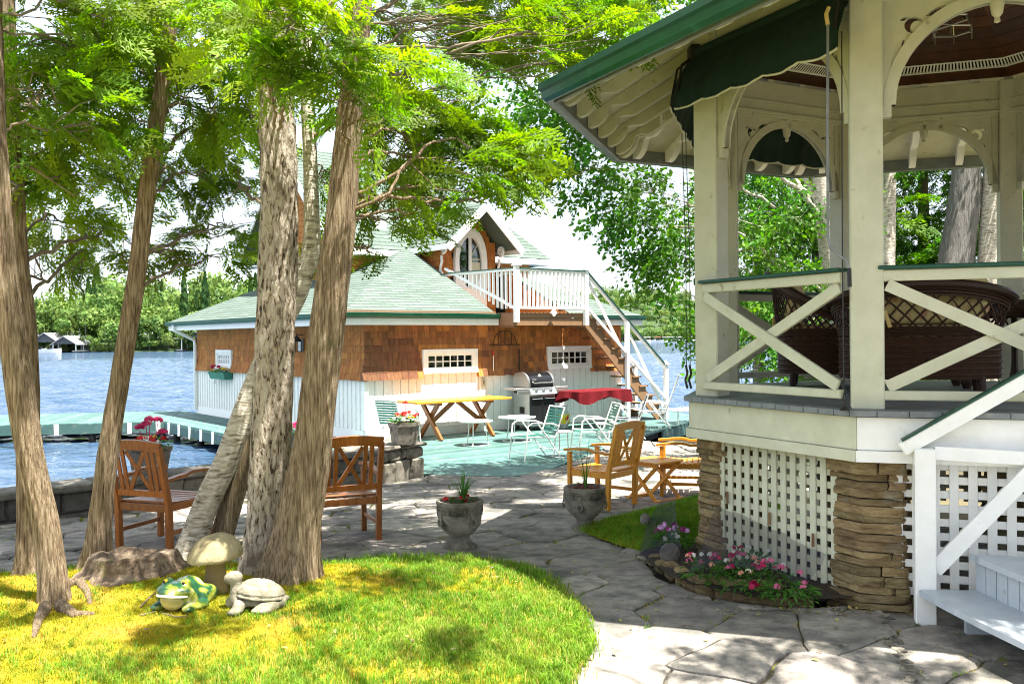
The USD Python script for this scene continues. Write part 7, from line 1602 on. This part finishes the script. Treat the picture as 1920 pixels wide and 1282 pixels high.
# ------------------------------------------------------------------ birches and cedars behind the gazebo
def back_tree(name, label, P, bark, clumps, kind, seed, cat="tree", **kw):
    t = thing(name, label, cat, (0, 0, 0)); m, Q = trunk_mesh(P, seed=seed, nseg=32, step=0.08, **kw); obj("trunk", m, bark, t, smooth=True)
    dress(t, Q, clumps, kind, seed + 100, bark, scale=kw.pop("scale", 1.0) if False else SCALE, flat=0.75, attach_up=0.5)
    return t
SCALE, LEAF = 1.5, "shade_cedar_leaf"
B = lambda L_: [clump(*a) for a in L_]
zb = float(gz(4.9, 13.7))
back_tree("birch_tree", "spreading birch behind the gazebo, its leafy limbs hanging over the dock", [(4.95, 13.9, zb - 0.1, 0.17), (4.85, 13.8, 2.2, 0.14), (4.7, 13.7, 3.6, 0.125), (4.4, 13.5, 5.2, 0.09), (4.1, 13.3, 7.5, 0.03)], "birch_bark",
          B([(1040, 215, 12.2, 0.7, 60), (1100, 270, 12.4, 0.7, 70), (1160, 230, 12.6, 0.7, 66), (1150, 330, 12.6, 0.6, 56), (1205, 380, 12.8, 0.6, 60), (1235, 440, 12.9, 0.5, 50), (1245, 500, 12.9, 0.4, 36), (1262, 540, 12.8, 0.34, 26), (1210, 300, 13.2, 0.7, 50), (1110, 180, 12.4, 0.7, 60), (1020, 110, 12.4, 0.7, 50), (1260, 400, 13.6, 0.7, 50), (1285, 470, 13.2, 0.5, 40), (1180, 420, 12.6, 0.35, 24),
             (1390, 380, 13.5, 0.6, 50), (1450, 430, 13.6, 0.6, 54), (1510, 390, 13.4, 0.6, 50), (1420, 500, 13.4, 0.55, 46), (1490, 520, 13.6, 0.55, 46), (1400, 600, 13.2, 0.45, 40), (1450, 650, 13.2, 0.4, 34), (1540, 480, 13.8, 0.5, 36), (1380, 680, 13.0, 0.3, 20), (1530, 600, 13.6, 0.5, 36)]) +
          [((2.3, 12.6, 6.2), 0.8, 60), ((3.4, 12.4, 6.8), 0.8, 60), ((1.4, 12.6, 5.6), 0.7, 50), ((4.6, 13.2, 7.4), 0.9, 60), ((0.7, 12.9, 4.9), 0.55, 36), ((3.0, 13.6, 5.6), 0.8, 50), ((4.9, 17.2, 7.0), 0.8, 50), ((4.2, 17.0, 6.2), 0.7, 44), ((5.6, 18.0, 6.4), 0.8, 50), ((3.6, 16.0, 6.6), 0.7, 40), ((5.4, 19.0, 5.6), 0.7, 44)], "birch", 71, relief=0.008)
zb = float(gz(6.1, 14.4))
back_tree("birch_tree", "rough birch trunk seen just right of the near gazebo post, in front of the cedars", [(6.0, 14.5, zb - 0.1, 0.15), (5.95, 14.4, 2.5, 0.12), (6.0, 14.4, 4.4, 0.09), (6.2, 14.5, 7, 0.03)], "birch_bark", B([(1600, 380, 14.6, 0.6, 40), (1640, 300, 14.8, 0.7, 40), (1570, 300, 14.4, 0.7, 40), (1700, 260, 14.8, 0.7, 40)]), "birch", 72, relief=0.012)
zb = float(gz(7.2, 14.6))
back_tree("cedar_tree", "leaning grey ridged trunk behind the gazebo's right-hand bay", [(6.95, 14.6, zb - 0.1, 0.33), (7.1, 14.6, 2.6, 0.27), (7.3, 14.6, 4.2, 0.22), (7.5, 14.6, 8, 0.05)], "grey_bark", B([(1700, 250, 14, 0.6, 30), (1900, 260, 14, 0.6, 30), (1820, 180, 14, 0.7, 30)]), "cedar", 73, relief=0.03)
back_tree("birch_tree", "sunlit white birch trunk right beside the grey ridged trunk", [(7.55, 14.5, zb - 0.1, 0.23), (7.62, 14.5, 2.6, 0.2), (7.7, 14.5, 4.2, 0.16), (7.8, 14.5, 8, 0.04)], "birch_bark", B([(1900, 200, 14.2, 0.7, 30), (1840, 150, 14.4, 0.7, 30)]), "birch", 74, relief=0.012)
rr_ = np.random.default_rng(5)
for k_, (x, y, h, lb) in enumerate(((4.6, 17.0, 5.2, "leafy green tree behind the wicker chair, between the gazebo's posts"), (5.9, 17.6, 6.0, "dense leafy tree straight behind the near gazebo post"))):
    z0 = float(gz(x, y)) if y < 18.5 else -0.3; t = thing("leafy_tree", lb, "tree", (0, 0, 0)); m, Q = trunk_mesh([(x, y, z0 - 0.6, 0.12), (x, y, z0 + h * 0.5, 0.08), (x + 0.1, y, z0 + h, 0.015)], seed=180 + k_, nseg=20, step=0.15); obj("trunk", m, "grey_bark", t, smooth=True)
    cl = []
    for q_ in range(26 if h > 4 else 12):
        q = rr_.uniform(0.12, 1.0); a = rr_.uniform(0, 2 * PI); rad = (1.25 if h > 4 else 0.7) * math.sqrt(rr_.random()) * math.sin(PI * min(0.95, q * 0.8 + 0.15)); cl.append(((x + rad * math.cos(a), y + rad * math.sin(a), z0 + h * q), 0.55, 42))
    dress(t, Q, cl, "birch", 190 + k_, "grey_bark", scale=1.5, wood=False)
labs = ["bushy green cedar filling the gap between the near post and the grey trunk", "green cedar directly behind the grey ridged trunk", "green cedar right of the white birch trunk, behind the gazebo", "tall green cedar at the far right behind the gazebo", "low green cedar behind the wicker table"]
for i, (x, y, h) in enumerate(((6.4, 16.6, 6.2), (7.7, 17.0, 7.0), (9.0, 16.4, 6.6), (10.4, 16.8, 7.2), (8.2, 15.6, 2.6))):
    z0 = float(gz(x, y)); t = thing("cedar_tree", labs[i], "tree", (0, 0, 0)); m, Q = trunk_mesh([(x, y, z0 - 0.1, 0.14), (x, y, z0 + h * 0.5, 0.09), (x + 0.1, y, z0 + h, 0.015)], seed=80 + i, nseg=24, step=0.12); obj("trunk", m, "cedar_bark", t, smooth=True)
    cl = []
    for k in range(34 if h > 3 else 14):
        q = rr_.uniform(0.08, 1.0); a = rr_.uniform(0, 2 * PI); rad = 1.3 * (1 - 0.75 * q) * rr_.uniform(0.5, 1.0); cl.append(((x + rad * math.cos(a), y + rad * math.sin(a), z0 + h * q), 0.5, 24))
    dress(t, Q, cl, "cedar", 90 + i, "cedar_bark", scale=1.6, wood=False)
zb = float(gz(4.0, 12.2))
for i, (x, y, s_, lb) in enumerate(((4.1, 12.3, 0.5, "leafy green bush on the rock ledge behind the wicker chair"), (5.6, 12.6, 0.4, "small green bush behind the wicker sofa"))):
    b = thing("leafy_bush", lb, "bush", (0, 0, 0)); z0 = float(gz(x, y)); Q = np.array([[x, y, z0 - 0.05, 0.02], [x, y, z0 + 0.3, 0.02], [x, y, z0 + 0.6, 0.01]])
    obj("stem", MB().tube(Q[:, :3], 0.02, 6), "twig", b)
    dress(b, Q, [((x + dx, y + dy, z0 + dz), s_ * 0.6, 40) for dx, dy, dz in ((0, 0, 0.4), (0.35, 0.1, 0.3), (-0.35, 0, 0.3), (0.1, 0.2, 0.8))], "birch", 95 + i, "twig")
# ------------------------------------------------------------------ grass and moss
rg = np.random.default_rng(909)
def tuft(seed, n, h, spread, w):
    r = np.random.default_rng(seed); m = MB()
    for _ in range(n):
        a = r.uniform(0, 2 * PI); p = np.array([r.normal(0, spread), r.normal(0, spread), -0.004]); d = np.array([math.cos(a), math.sin(a), 0]); s_ = np.array([-d[1], d[0], 0]) * w; L = h * r.uniform(0.5, 1.15); k = r.uniform(0.15, 0.9)
        q1, q2 = p + d * L * k * 0.3 + np.array([0, 0, L * 0.55]), p + d * L * k * 0.95 + np.array([0, 0, L * (1 - 0.4 * k)])
        m.add([p - s_, p + s_, q1 + s_ * 0.8, q1 - s_ * 0.8, q2], [(0, 1, 2, 3)]); m.f[-1] = np.vstack([m.f[-1], [[m.n - 2, m.n - 3, m.n - 1]]])
    return m
def field(pg, n, zf_):
    x0, y0, x1, y1 = pg.bounds; p = rg.uniform((x0, y0), (x1, y1), (int(n * 2.2), 2)); p = p[shapely.contains_xy(pg, p[:, 0], p[:, 1])][:n]
    return np.c_[p, zf_(p[:, 0], p[:, 1])]
def Rz(n):
    a = rg.uniform(0, 2 * PI, n); t = rg.normal(0, 0.12, (n, 2)); c, s_ = np.cos(a), np.sin(a); z = np.zeros(n)
    f = np.stack([c, s_, t[:, 0]], -1); return frames(f, np.stack([t[:, 1], t[:, 0] * 0, z + 1], -1))
vis = LAWN.intersection(Polygon([(0.6, 3.9), (0.6, 7.2), (-5.2, 7.2), (-5.2, 6.0), (-2.7, 3.9)]))
P = field(vis, 34000, lawn_z)
e = shapely.distance(shapely.points(P[:, 0], P[:, 1]), LAWN.exterior); nz_ = meshkit.fbm(np.c_[P[:, :2] * 1.7, np.zeros(len(P))], 3, 21)
shade = np.exp(-(((P[:, 0] + 2.2) / 1.25) ** 2 + ((P[:, 1] - 5.9) / 1.0) ** 2) * 1.2)
pg_ = np.clip(0.88 - 1.25 * shade - np.clip((nz_ - 0.5) * 3.2, -0.3, 0.95) + np.where(e < 0.12, 0.6, 0) - 0.5 * np.clip((-0.7 - P[:, 0]) / 0.9, 0, 1), 0.04, 1)
sel = rg.random(len(P)) < pg_; G_ = P[sel]; Mo = P[~sel]
scatter("grass", [("tuft", tuft(1, 9, 0.05, 0.016, 0.0017), "grass_blade"), ("tuft", tuft(2, 8, 0.042, 0.018, 0.0017), "grass_blade"), ("dry_tuft", tuft(3, 8, 0.04, 0.018, 0.0016), "dry_blade")], G_, Rz(len(G_)), (0.6 + 0.75 * rg.random(len(G_))) * np.where(e[sel] < 0.12, 1.0 + 0.9 * rg.random(len(G_)), 1.0), idx=rg.choice(3, len(G_), p=(0.46, 0.41, 0.13)), label="short sunlit lawn grass, longer along the paved edge", cat="grass")
scatter("moss_cover", [("tuft", tuft(4, 12, 0.016, 0.02, 0.0018), "moss_tuft"), ("tuft", tuft(5, 10, 0.022, 0.018, 0.0016), "moss_tuft")], Mo, Rz(len(Mo)), 0.7 + 0.6 * rg.random(len(Mo)), label="yellow-green moss covering the ground round the trunks", cat="moss")
P = field(MOUND, 7000, mound_z)
scatter("bank_grass", [("tuft", tuft(6, 9, 0.055, 0.016, 0.0018), "grass_blade"), ("tuft", tuft(7, 9, 0.04, 0.018, 0.0018), "grass_blade")], P, Rz(len(P)), 0.6 + 0.7 * rg.random(len(P)), label="bright green grass bank beside the gazebo's left pillar", cat="grass")
# moss and small weeds in the joints of the paving
J = pave.difference(unary_union([g.buffer(-0.004) for g in stones])).buffer(0) if False else None
cand = np.array([[*np.array(g.exterior.interpolate(rg.uniform(0, g.exterior.length)).coords[0])] for g in stones for _ in range(14)])
keep = meshkit.noise(np.c_[cand * 0.9, np.zeros(len(cand))], 31) > 0.52; cand = cand[keep] + rg.normal(0, 0.006, (keep.sum(), 2))
cand = cand[shapely.contains_xy(pave, cand[:, 0], cand[:, 1])]
cand = np.c_[cand, gz(cand[:, 0], cand[:, 1]) - 0.012]
scatter("joint_moss", [("tuft", tuft(8, 10, 0.022, 0.014, 0.002), "moss_tuft"), ("tuft", tuft(9, 7, 0.035, 0.012, 0.002), "grass_blade")], cand, Rz(len(cand)), 0.7 + 0.6 * rg.random(len(cand)), idx=rg.choice(2, len(cand), p=(0.75, 0.25)), label="moss and tiny weeds growing in the joints of the flagstones", cat="moss")
for i, (x, y, s_, lb) in enumerate(((610, 1215, 1.0, "broad-leaved weed in the front lawn, left of the others"), (640, 1232, 0.8, "small weed beside the larger one in the front lawn"), (1010, 1262, 0.9, "weed near the lawn's lower right corner"), (555, 1185, 0.7, "tiny weed below the turtle ornament"))):
    p = at(x, y, 0.06)[:2]; t = thing("lawn_weed", lb, "weed", (*p, lz(*p))); m = MB()
    for k in range(9):
        a = k * 2.4; d = np.array([math.cos(a), math.sin(a), 0.75]); d /= np.linalg.norm(d); q = np.array([-d[1], d[0], 0]); L = 0.075 * s_ * rg.uniform(0.6, 1.2)
        m.add([(0, 0, 0), d * L * 0.5 + q * 0.009, d * L + (0, 0, -0.012), d * L * 0.5 - q * 0.009], [(0, 1, 2, 3)])
    obj("leaves", m, "grass_blade", t, kind="stuff")

# ------------------------------------------------------------------ flower bed under the lattice
edg = thing("bed_edging", "row of rough stones edging the flower bed below the lattice", "edging", (0, 0, 0))
ex = [((1218, 1052), 0.09, 0.05), ((1232, 1070), 0.1, 0.06), ((1252, 1078), 0.12, 0.075), ((1268, 1090), 0.12, 0.085), ((1290, 1104), 0.15, 0.09), ((1316, 1113), 0.14, 0.1), ((1352, 1117), 0.21, 0.105), ((1420, 1127), 0.3, 0.11), ((1490, 1134), 0.22, 0.07)]
for i, (q, l, h) in enumerate(ex):
    p = at(*q, 0.0)[:2]; a = math.atan2(*( (at(*ex[min(i + 1, len(ex) - 1)][0], 0)[:2] - at(*ex[max(i - 1, 0)][0], 0)[:2])[::-1]))
    b = rough_block((0, 0), (l, 0), 0.085, -0.03, h, 700 + i, 0.018); b.xf(lambda v: place(v - (l / 2, 0, 0), (*p, 0), a)); obj("stone", b, "pillar_stone", edg)
for (x, y, r, lb) in ((1256, 1043, 0.07, "mossy boulder at the left end of the flower bed"), (1210, 978, 0.045, "small reddish stone on the grass bank left of the netting")):
    p = at(x, y, 0.08)[:2]; s_ = trimesh.creation.icosphere(3); v = s_.vertices * (1 + 0.45 * (meshkit.fbm(s_.vertices * 1.8 + x, 3)[:, None] - 0.5)) * (r, r * 0.8, r * 1.1)
    obj("boulder", MB().add(v + (*p, 0.1), s_.faces), "wall_stone", None, smooth=True, label=lb, cat="stone")
spec = [("petal_pink", 4, 0.018, 7, 0.014, 0.9), ("petal_white", 3, 0.017, 7, 0.013, 0.9), ("petal_magenta", 3, 0.018, 7, 0.014, 0.95), ("petal_peach", 3, 0.017, 7, 0.013, 0.85)]
beds = [(1330, 1070, 0.17, 0.2, spec, "low impatiens with white and pink blossoms at the left of the netted bed"), (1385, 1085, 0.18, 0.24, spec, "impatiens with magenta and peach blossoms in the middle of the bed"), (1440, 1095, 0.19, 0.24, spec, "impatiens with bright pink blossoms right of the middle of the bed"), (1482, 1108, 0.15, 0.2, spec[:1], "bushy green impatiens at the bed's right end against the stone pillar"),
        (1400, 1060, 0.16, 0.24, spec[1:3], "impatiens with white blossoms close under the lattice"), (1262, 1010, 0.14, 0.2, [("petal_lilac", 6, 0.022, 8, 0.016, 1.0), ("petal_purple", 5, 0.022, 8, 0.016, 0.8), ("petal_white", 3, 0.02, 7, 0.015, 0.5)], "petunias with lilac and purple blossoms left of the far stone pillar")]
for x, y, r, h, sp, lb in beds:
    p = at(x, y, 0.12)[:2]; t = thing("flowering_plant", lb, "flower", (*p, 0.06)); flowers(t, (0, 0, 0.0), r, h, sp, 150, 0.05, 0.022)
b_ = MB(); bloom(b_, (*at(1413, 1103, 0.12)[:2], 0.13), 0.03, 9, rf, 0.024); obj("fallen_blossom", b_, "petal_magenta", None, label="single bright magenta blossom lying over the edging stones", cat="flower")
nt = thing("garden_netting", "fine dark netting draped over the flower bed and pinned to the lattice", "netting", (0, 0, 0))
def drape(A, Bf, n, m_, sag, seed):
    A, Bf = spline(A, n), spline(Bf, n); V, F = [], []
    for i in range(n):
        for j in range(m_):
            u = j / (m_ - 1); p = A[i] * (1 - u) + Bf[i] * u; p = p + np.array([0, 0, -sag * math.sin(u * PI) + 0.035 * (meshkit.noise(np.array([i * 0.45, j * 0.5, seed])) - 0.5)]); V.append(p)
    for i in range(n - 1):
        for j in range(m_ - 1): a = i * m_ + j; F.append((a, a + 1, a + m_ + 1, a + m_))
    return MB().add(V, F)
pX = lambda u, z, o: sidex(7, 1.985)(np.array([[u, z, o]]))[0] + np.array([GC[0], GC[1], 0])
obj("net", drape([pX(0.2, 0.42, 0.02), pX(0.5, 0.38, 0.02), pX(0.8, 0.34, 0.02), pX(1.25, 0.26, 0.02)], [(*at(1290, 1090, 0.1)[:2], 0.13), (*at(1360, 1080, 0.2)[:2], 0.28), (*at(1430, 1085, 0.2)[:2], 0.27), (*at(1500, 1110, 0.1)[:2], 0.13)], 22, 10, 0.03, 3), "netting", nt, smooth=True)
obj("net", drape([(*at(1283, 900, 0.45)[:2], 0.4), (*at(1272, 925, 0.35)[:2], 0.33), (*at(1268, 960, 0.3)[:2], 0.27), (*at(1280, 1010, 0.3)[:2], 0.25)], [(*at(1262, 925, 0.1)[:2], 0.16), (*at(1225, 975, 0.05)[:2], 0.12), (*at(1205, 1010, 0.05)[:2], 0.06), (*at(1200, 1045, 0.03)[:2], 0.04)], 18, 9, 0.02, 5), "netting", nt, smooth=True)
for u in (0.31, 0.74, 1.13): obj("clothes_pin", MB().obox(pX(u, 0.5 - u * 0.18, 0.014), pX(u + 0.008, 0.585 - u * 0.18, 0.02), 0.016, 0.014), "stair_wood", nt)

# ------------------------------------------------------------------ the far shores: trees, boathouses, boats
def far_crown(seed, kind):
    r = np.random.default_rng(seed); m = MB(); n = 1100
    for _ in range(n):
        if kind == "leaf":
            lob = r.integers(0, 9); rl = np.random.default_rng(seed * 50 + lob); c = np.array([*rl.normal(0, 0.2, 2), rl.uniform(0.34, 0.84)]); R = 0.24 * rl.uniform(0.7, 1.15)
            u = r.normal(0, 1, 3); u /= np.linalg.norm(u); p = c + u * R * r.random() ** 0.25 * np.array([1, 1, 0.75]); q = r.uniform(0.022, 0.045)
        else:
            z = r.uniform(0.1, 1) ** 0.9; a = r.uniform(0, 2 * PI); tier = 0.75 + 0.25 * math.sin(z * 40 + 2 * math.sin(a * 2)); rad = 0.27 * (1.02 - z) ** 0.85 * tier * r.uniform(0.35, 1); p = np.array([rad * math.cos(a), rad * math.sin(a), z - 0.1 * rad]); u = np.array([math.cos(a), math.sin(a), -0.25]); q = r.uniform(0.018, 0.038)
        t = np.cross(u, r.normal(0, 1, 3)); t /= np.linalg.norm(t); b = np.cross(u, t); t = t + 0.4 * u * r.normal()
        m.add([p - t * q, p - b * q * 0.8, p + t * q, p + b * q * 0.8], [(0, 1, 2, 3)])
    return m
protos = []
for i in range(7):
    kind = "leaf" if i < 4 else "needle"; lb = ("round-topped green tree among the others on the far lake shore", "dark pointed conifer among the others on the far lake shore")[i >= 4]
    t = thing("far_tree" if kind == "leaf" else "far_conifer", lb, "tree", (0, 0, 0), group="trees on the far lake shore")
    obj("trunk", MB().tube([(0, 0, -0.05), (0, 0, 0.5)], [0.018, 0.01], 6), "grey_bark", t); obj("crown", far_crown(200 + i, kind), "far_leaf" if kind == "leaf" else "far_needle", t, kind="stuff")
    protos.append([t, False, kind])
def plant(x, y, z, h, i, w=1.0):
    t, used, kd = protos[i]
    lab = f"{('round-topped green tree', 'dark pointed conifer')[kd != 'leaf']} {'standing' if h > 6 else 'growing low'} {('on the far left shore', 'on the far right shore')[x > 0]} {('at the water', 'up the slope')[z > 2.5]}"
    a = rg.uniform(0, 2 * PI); sc = (h * w, h * w, h)
    if not used:
        protos[i][1] = True; xf = UsdGeom.Xformable(t); ops = xf.GetOrderedXformOps(); ops[0].Set(Gf.Vec3d(float(x), float(y), float(z))); ops[1].Set(math.degrees(a)); ops[2].Set(Gf.Vec3f(*map(float, sc))); data(t, label=lab)
    else: dup(t, (x, y, z), a, label=lab, scale=sc)
def rank(h_, x0, x1, y0f, rows, gap, hh, seed, conif=0.3, yj=3):
    r = np.random.default_rng(seed)
    for k in range(rows):
        x = x0 + r.uniform(0, gap)
        while x < x1:
            y = y0f(x) + 4 + k * 9 + r.uniform(-yj, yj); i = int(r.integers(0, 4)) if r.random() > conif else int(r.integers(4, 7))
            plant(x, y, h_(x, y) - 0.4, hh * r.uniform(0.75, 1.2) * (1.12 if i >= 4 else 1), i, r.uniform(0.75, 1.1) * (0.75 if i >= 4 else 1)); x += gap * r.uniform(0.7, 1.35)
sl = lambda x: 203 + 0.0006 * (x + 90) ** 2
rank(hl, -132, -58, sl, 2, 4.6, 13.0, 1, 0.4); rank(hl, -132, -52, lambda x: sl(x) + 24, 1, 5.5, 15, 2, 0.35); rank(hl, -128, -50, lambda x: sl(x) + 60, 1, 6.5, 15.5, 3, 0.2)
sr = lambda x: 385 + 0.02 * (x - 70)
rank(hr, 34, 118, sr, 1, 6.0, 9.0, 4, 0.2); rank(hr, 30, 124, lambda x: sr(x) + 22, 1, 6.5, 9.5, 5, 0.2); rank(hr, 30, 130, lambda x: sr(x) + 58, 2, 7.0, 10, 6, 0.15, 8); rank(hr, 30, 140, lambda x: sr(x) + 100, 2, 8.0, 10.5, 7, 0.1, 10)

rank(hl, -132, -50, lambda x: sl(x) - 2.5, 1, 3.2, 4.5, 8, 0.1, 1); rank(hl, -110, -50, lambda x: sl(x) + 10, 1, 4.5, 9, 9, 0.3)
rank(hr, 34, 118, lambda x: sr(x) - 1, 1, 4.2, 5.0, 10, 0.1, 1); rank(hr, 30, 120, lambda x: sr(x) + 38, 1, 6, 9, 11, 0.1)
def far_boathouse(label, x, y, w, d, eave, ridge, side_white=False):
    t = thing("far_boathouse", label, "boathouse", (x, y, -0.75))
    for sx in (-1, 1):
        for q in (0.0, 0.5, 1.0): obj("post", MB().box(sx * w / 2 - 0.1, d * q - 0.1, -0.5, sx * w / 2 + 0.1, d * q + 0.1, eave), "white_paint", t)
        n = math.hypot(w / 2 + 0.5, ridge - eave)
        obj("roof", MB().add([(sx * (w / 2 + 0.5), -0.6, eave - 0.3), (0, -0.6, ridge), (0, d + 0.4, ridge), (sx * (w / 2 + 0.5), d + 0.4, eave - 0.3), (sx * (w / 2 + 0.5), -0.6, eave - 0.15), (0, -0.6, ridge + 0.18), (0, d + 0.4, ridge + 0.18), (sx * (w / 2 + 0.5), d + 0.4, eave - 0.15)], [(0, 1, 2, 3), (7, 6, 5, 4), (0, 4, 5, 1), (2, 6, 7, 3), (0, 3, 7, 4)]), "grey_roof", t)
    obj("gable", MB().poly(Polygon([(-w / 2, eave), (w / 2, eave), (0, ridge - 0.1)]), 0, 0.15, M=lambda v: np.stack([v[:, 0], v[:, 2] + 0.1, v[:, 1]], -1)), "far_wall", t)
    obj("back_wall", MB().box(-w / 2, d - 0.2, 0.3, w / 2, d, eave), "far_wall" if not side_white else "boat_white", t)
    obj("side_wall", MB().box(w / 2 - 0.12, d * 0.35, 0.3, w / 2, d - 0.2, eave), "boat_white" if side_white else "far_wall", t)
    obj("slip", MB().box(-w / 2 - 0.8, -1.0, 0.2, -w / 2 + 0.4, d, 0.45).box(w / 2 - 0.4, -1.0, 0.2, w / 2 + 0.8, d, 0.45), "grey_paint", t)
bpos = lambda px: (px - 960) / 1706 * 201
far_boathouse("open far boathouse with grey gable roof, larger and left of its neighbour", bpos(80), 202, 6.0, 7, 2.3, 4.3)
far_boathouse("open far boathouse with pale gable roof at the water's edge, right of the larger one", bpos(125), 200, 5.0, 7, 1.9, 3.5)
far_boathouse("low far boathouse with one white wall, half hidden behind the boathouse's downspout", bpos(362), 203, 6.5, 7, 3.0, 4.2, True)
def boat(name, label, loc, rz, hull, canopy=None, L=5.4, group=None):
    t = thing(name, label, "boat", loc, rz, group); V, F = [], []
    for i, u in enumerate(np.linspace(0, 1, 9)):
        w = 1.0 * (1 - max(0, (u - 0.45) / 0.55) ** 2.2) + 0.02; V += [(L * (u - 0.5), -w, 0.75 + 0.25 * u * u), (L * (u - 0.5), -w * 0.7, -0.1), (L * (u - 0.5), w * 0.7, -0.1), (L * (u - 0.5), w, 0.75 + 0.25 * u * u)]
    for i in range(8):
        for k in range(4): a, b = i * 4 + k, i * 4 + (k + 1) % 4; F.append((a, b, b + 4, a + 4))
    F.append((3, 2, 1, 0)); obj("hull", MB().add(V, F), hull, t)
    obj("windshield", MB().add([(0.4, -0.8, 0.85), (0.4, 0.8, 0.85), (0.0, 0.75, 1.35), (0.0, -0.75, 1.35), (0.45, -0.8, 0.85), (0.45, 0.8, 0.85), (0.05, 0.75, 1.35), (0.05, -0.75, 1.35)], [(0, 1, 2, 3), (7, 6, 5, 4)]), "black_plastic", t)
    if canopy:
        obj("canopy", MB().box(-1.9, -0.95, 1.95, 0.4, 0.95, 2.1, 0.05), canopy, t)
        for x in (-1.8, 0.3):
            for y in (-0.85, 0.85): obj("canopy_pole", MB().box(x - 0.03, y - 0.03, 0.8, x + 0.03, y + 0.03, 1.95), "steel", t)
    return t
boat("motor_boat", "white motorboat moored in front of the larger far boathouse", (bpos(78), 197, -0.75), 0.15, "boat_white", "boat_blue", 6)
boat("motor_boat", "dark motorboat moored between the two far boathouses", (bpos(97), 196, -0.75), 2.9, "boat_blue", None, 5.5)
boat("motor_boat", "small white motorboat in front of the smaller far boathouse", (bpos(118), 195, -0.75), 0.1, "boat_white", None, 5)
b2 = lambda px: (px - 960) / 1706 * 372
ms_ = None
for i, px in enumerate((1208, 1219, 1254, 1262, 1271, 1280, 1290, 1300)):
    loc = (b2(px), 372 + (i % 3) * 2, -0.75)
    lb_ = f"{('first', 'second', 'third', 'fourth', 'fifth', 'sixth', 'seventh', 'eighth')[i]} white boat from the left in the row at the far right dock"
    if ms_ is None: ms_ = boat("moored_boat", lb_, loc, 0.2, "boat_white", "boat_white", 5.6, "white boats moored at the far right dock")
    else: dup(ms_, loc, rg.uniform(-0.6, 0.6), label=lb_)
boat("moored_boat", "boat with a long red canopy moored at the far right dock", (b2(1236), 371, -0.75), 0.05, "boat_white", "boat_red", 6.4)
fd = thing("far_dock", "long low dock on the far right shore behind the moored boats", "dock", (b2(1255), 378, -0.75))
obj("deck", MB().box(-14, -1, 0.3, 24, 1, 0.55), "boat_white", fd)
for x in np.arange(-13, 24, 4): obj("pile", MB().box(x - 0.12, -1.1, -1, x + 0.12, -0.9, 1.4), "grey_paint", fd)

# leaf litter
lit = np.vstack([rg.uniform((-0.2, 3.9), (3.0, 9.0), (170, 2)), rg.uniform((-4, 4.5), (0, 9.5), (150, 2)), np.array([at(1500 + rg.normal(0, 90), 1142 + abs(rg.normal(0, 8)), 0)[:2] for _ in range(70)])])
lzv = np.where(shapely.contains_xy(LAWN, lit[:, 0], lit[:, 1]), lawn_z(lit[:, 0], lit[:, 1]) + 0.02, gz(lit[:, 0], lit[:, 1]) + 0.012)
lm = MB().add([(0, -0.007, 0), (0.016, -0.009, 0.004), (0.034, 0, 0.001), (0.016, 0.009, 0.005), (0, 0.007, 0)], [(0, 1, 3), (0, 3, 4), (1, 2, 3)])
scatter("fallen_leaves", [("leaf", lm, "stump_wood"), ("leaf", lm, "dry_blade")], np.c_[lit, lzv], Rz(len(lit)), 0.5 + 0.7 * rg.random(len(lit)), label="tiny dry leaves and bark bits scattered over the paving and moss", cat="leaf litter")
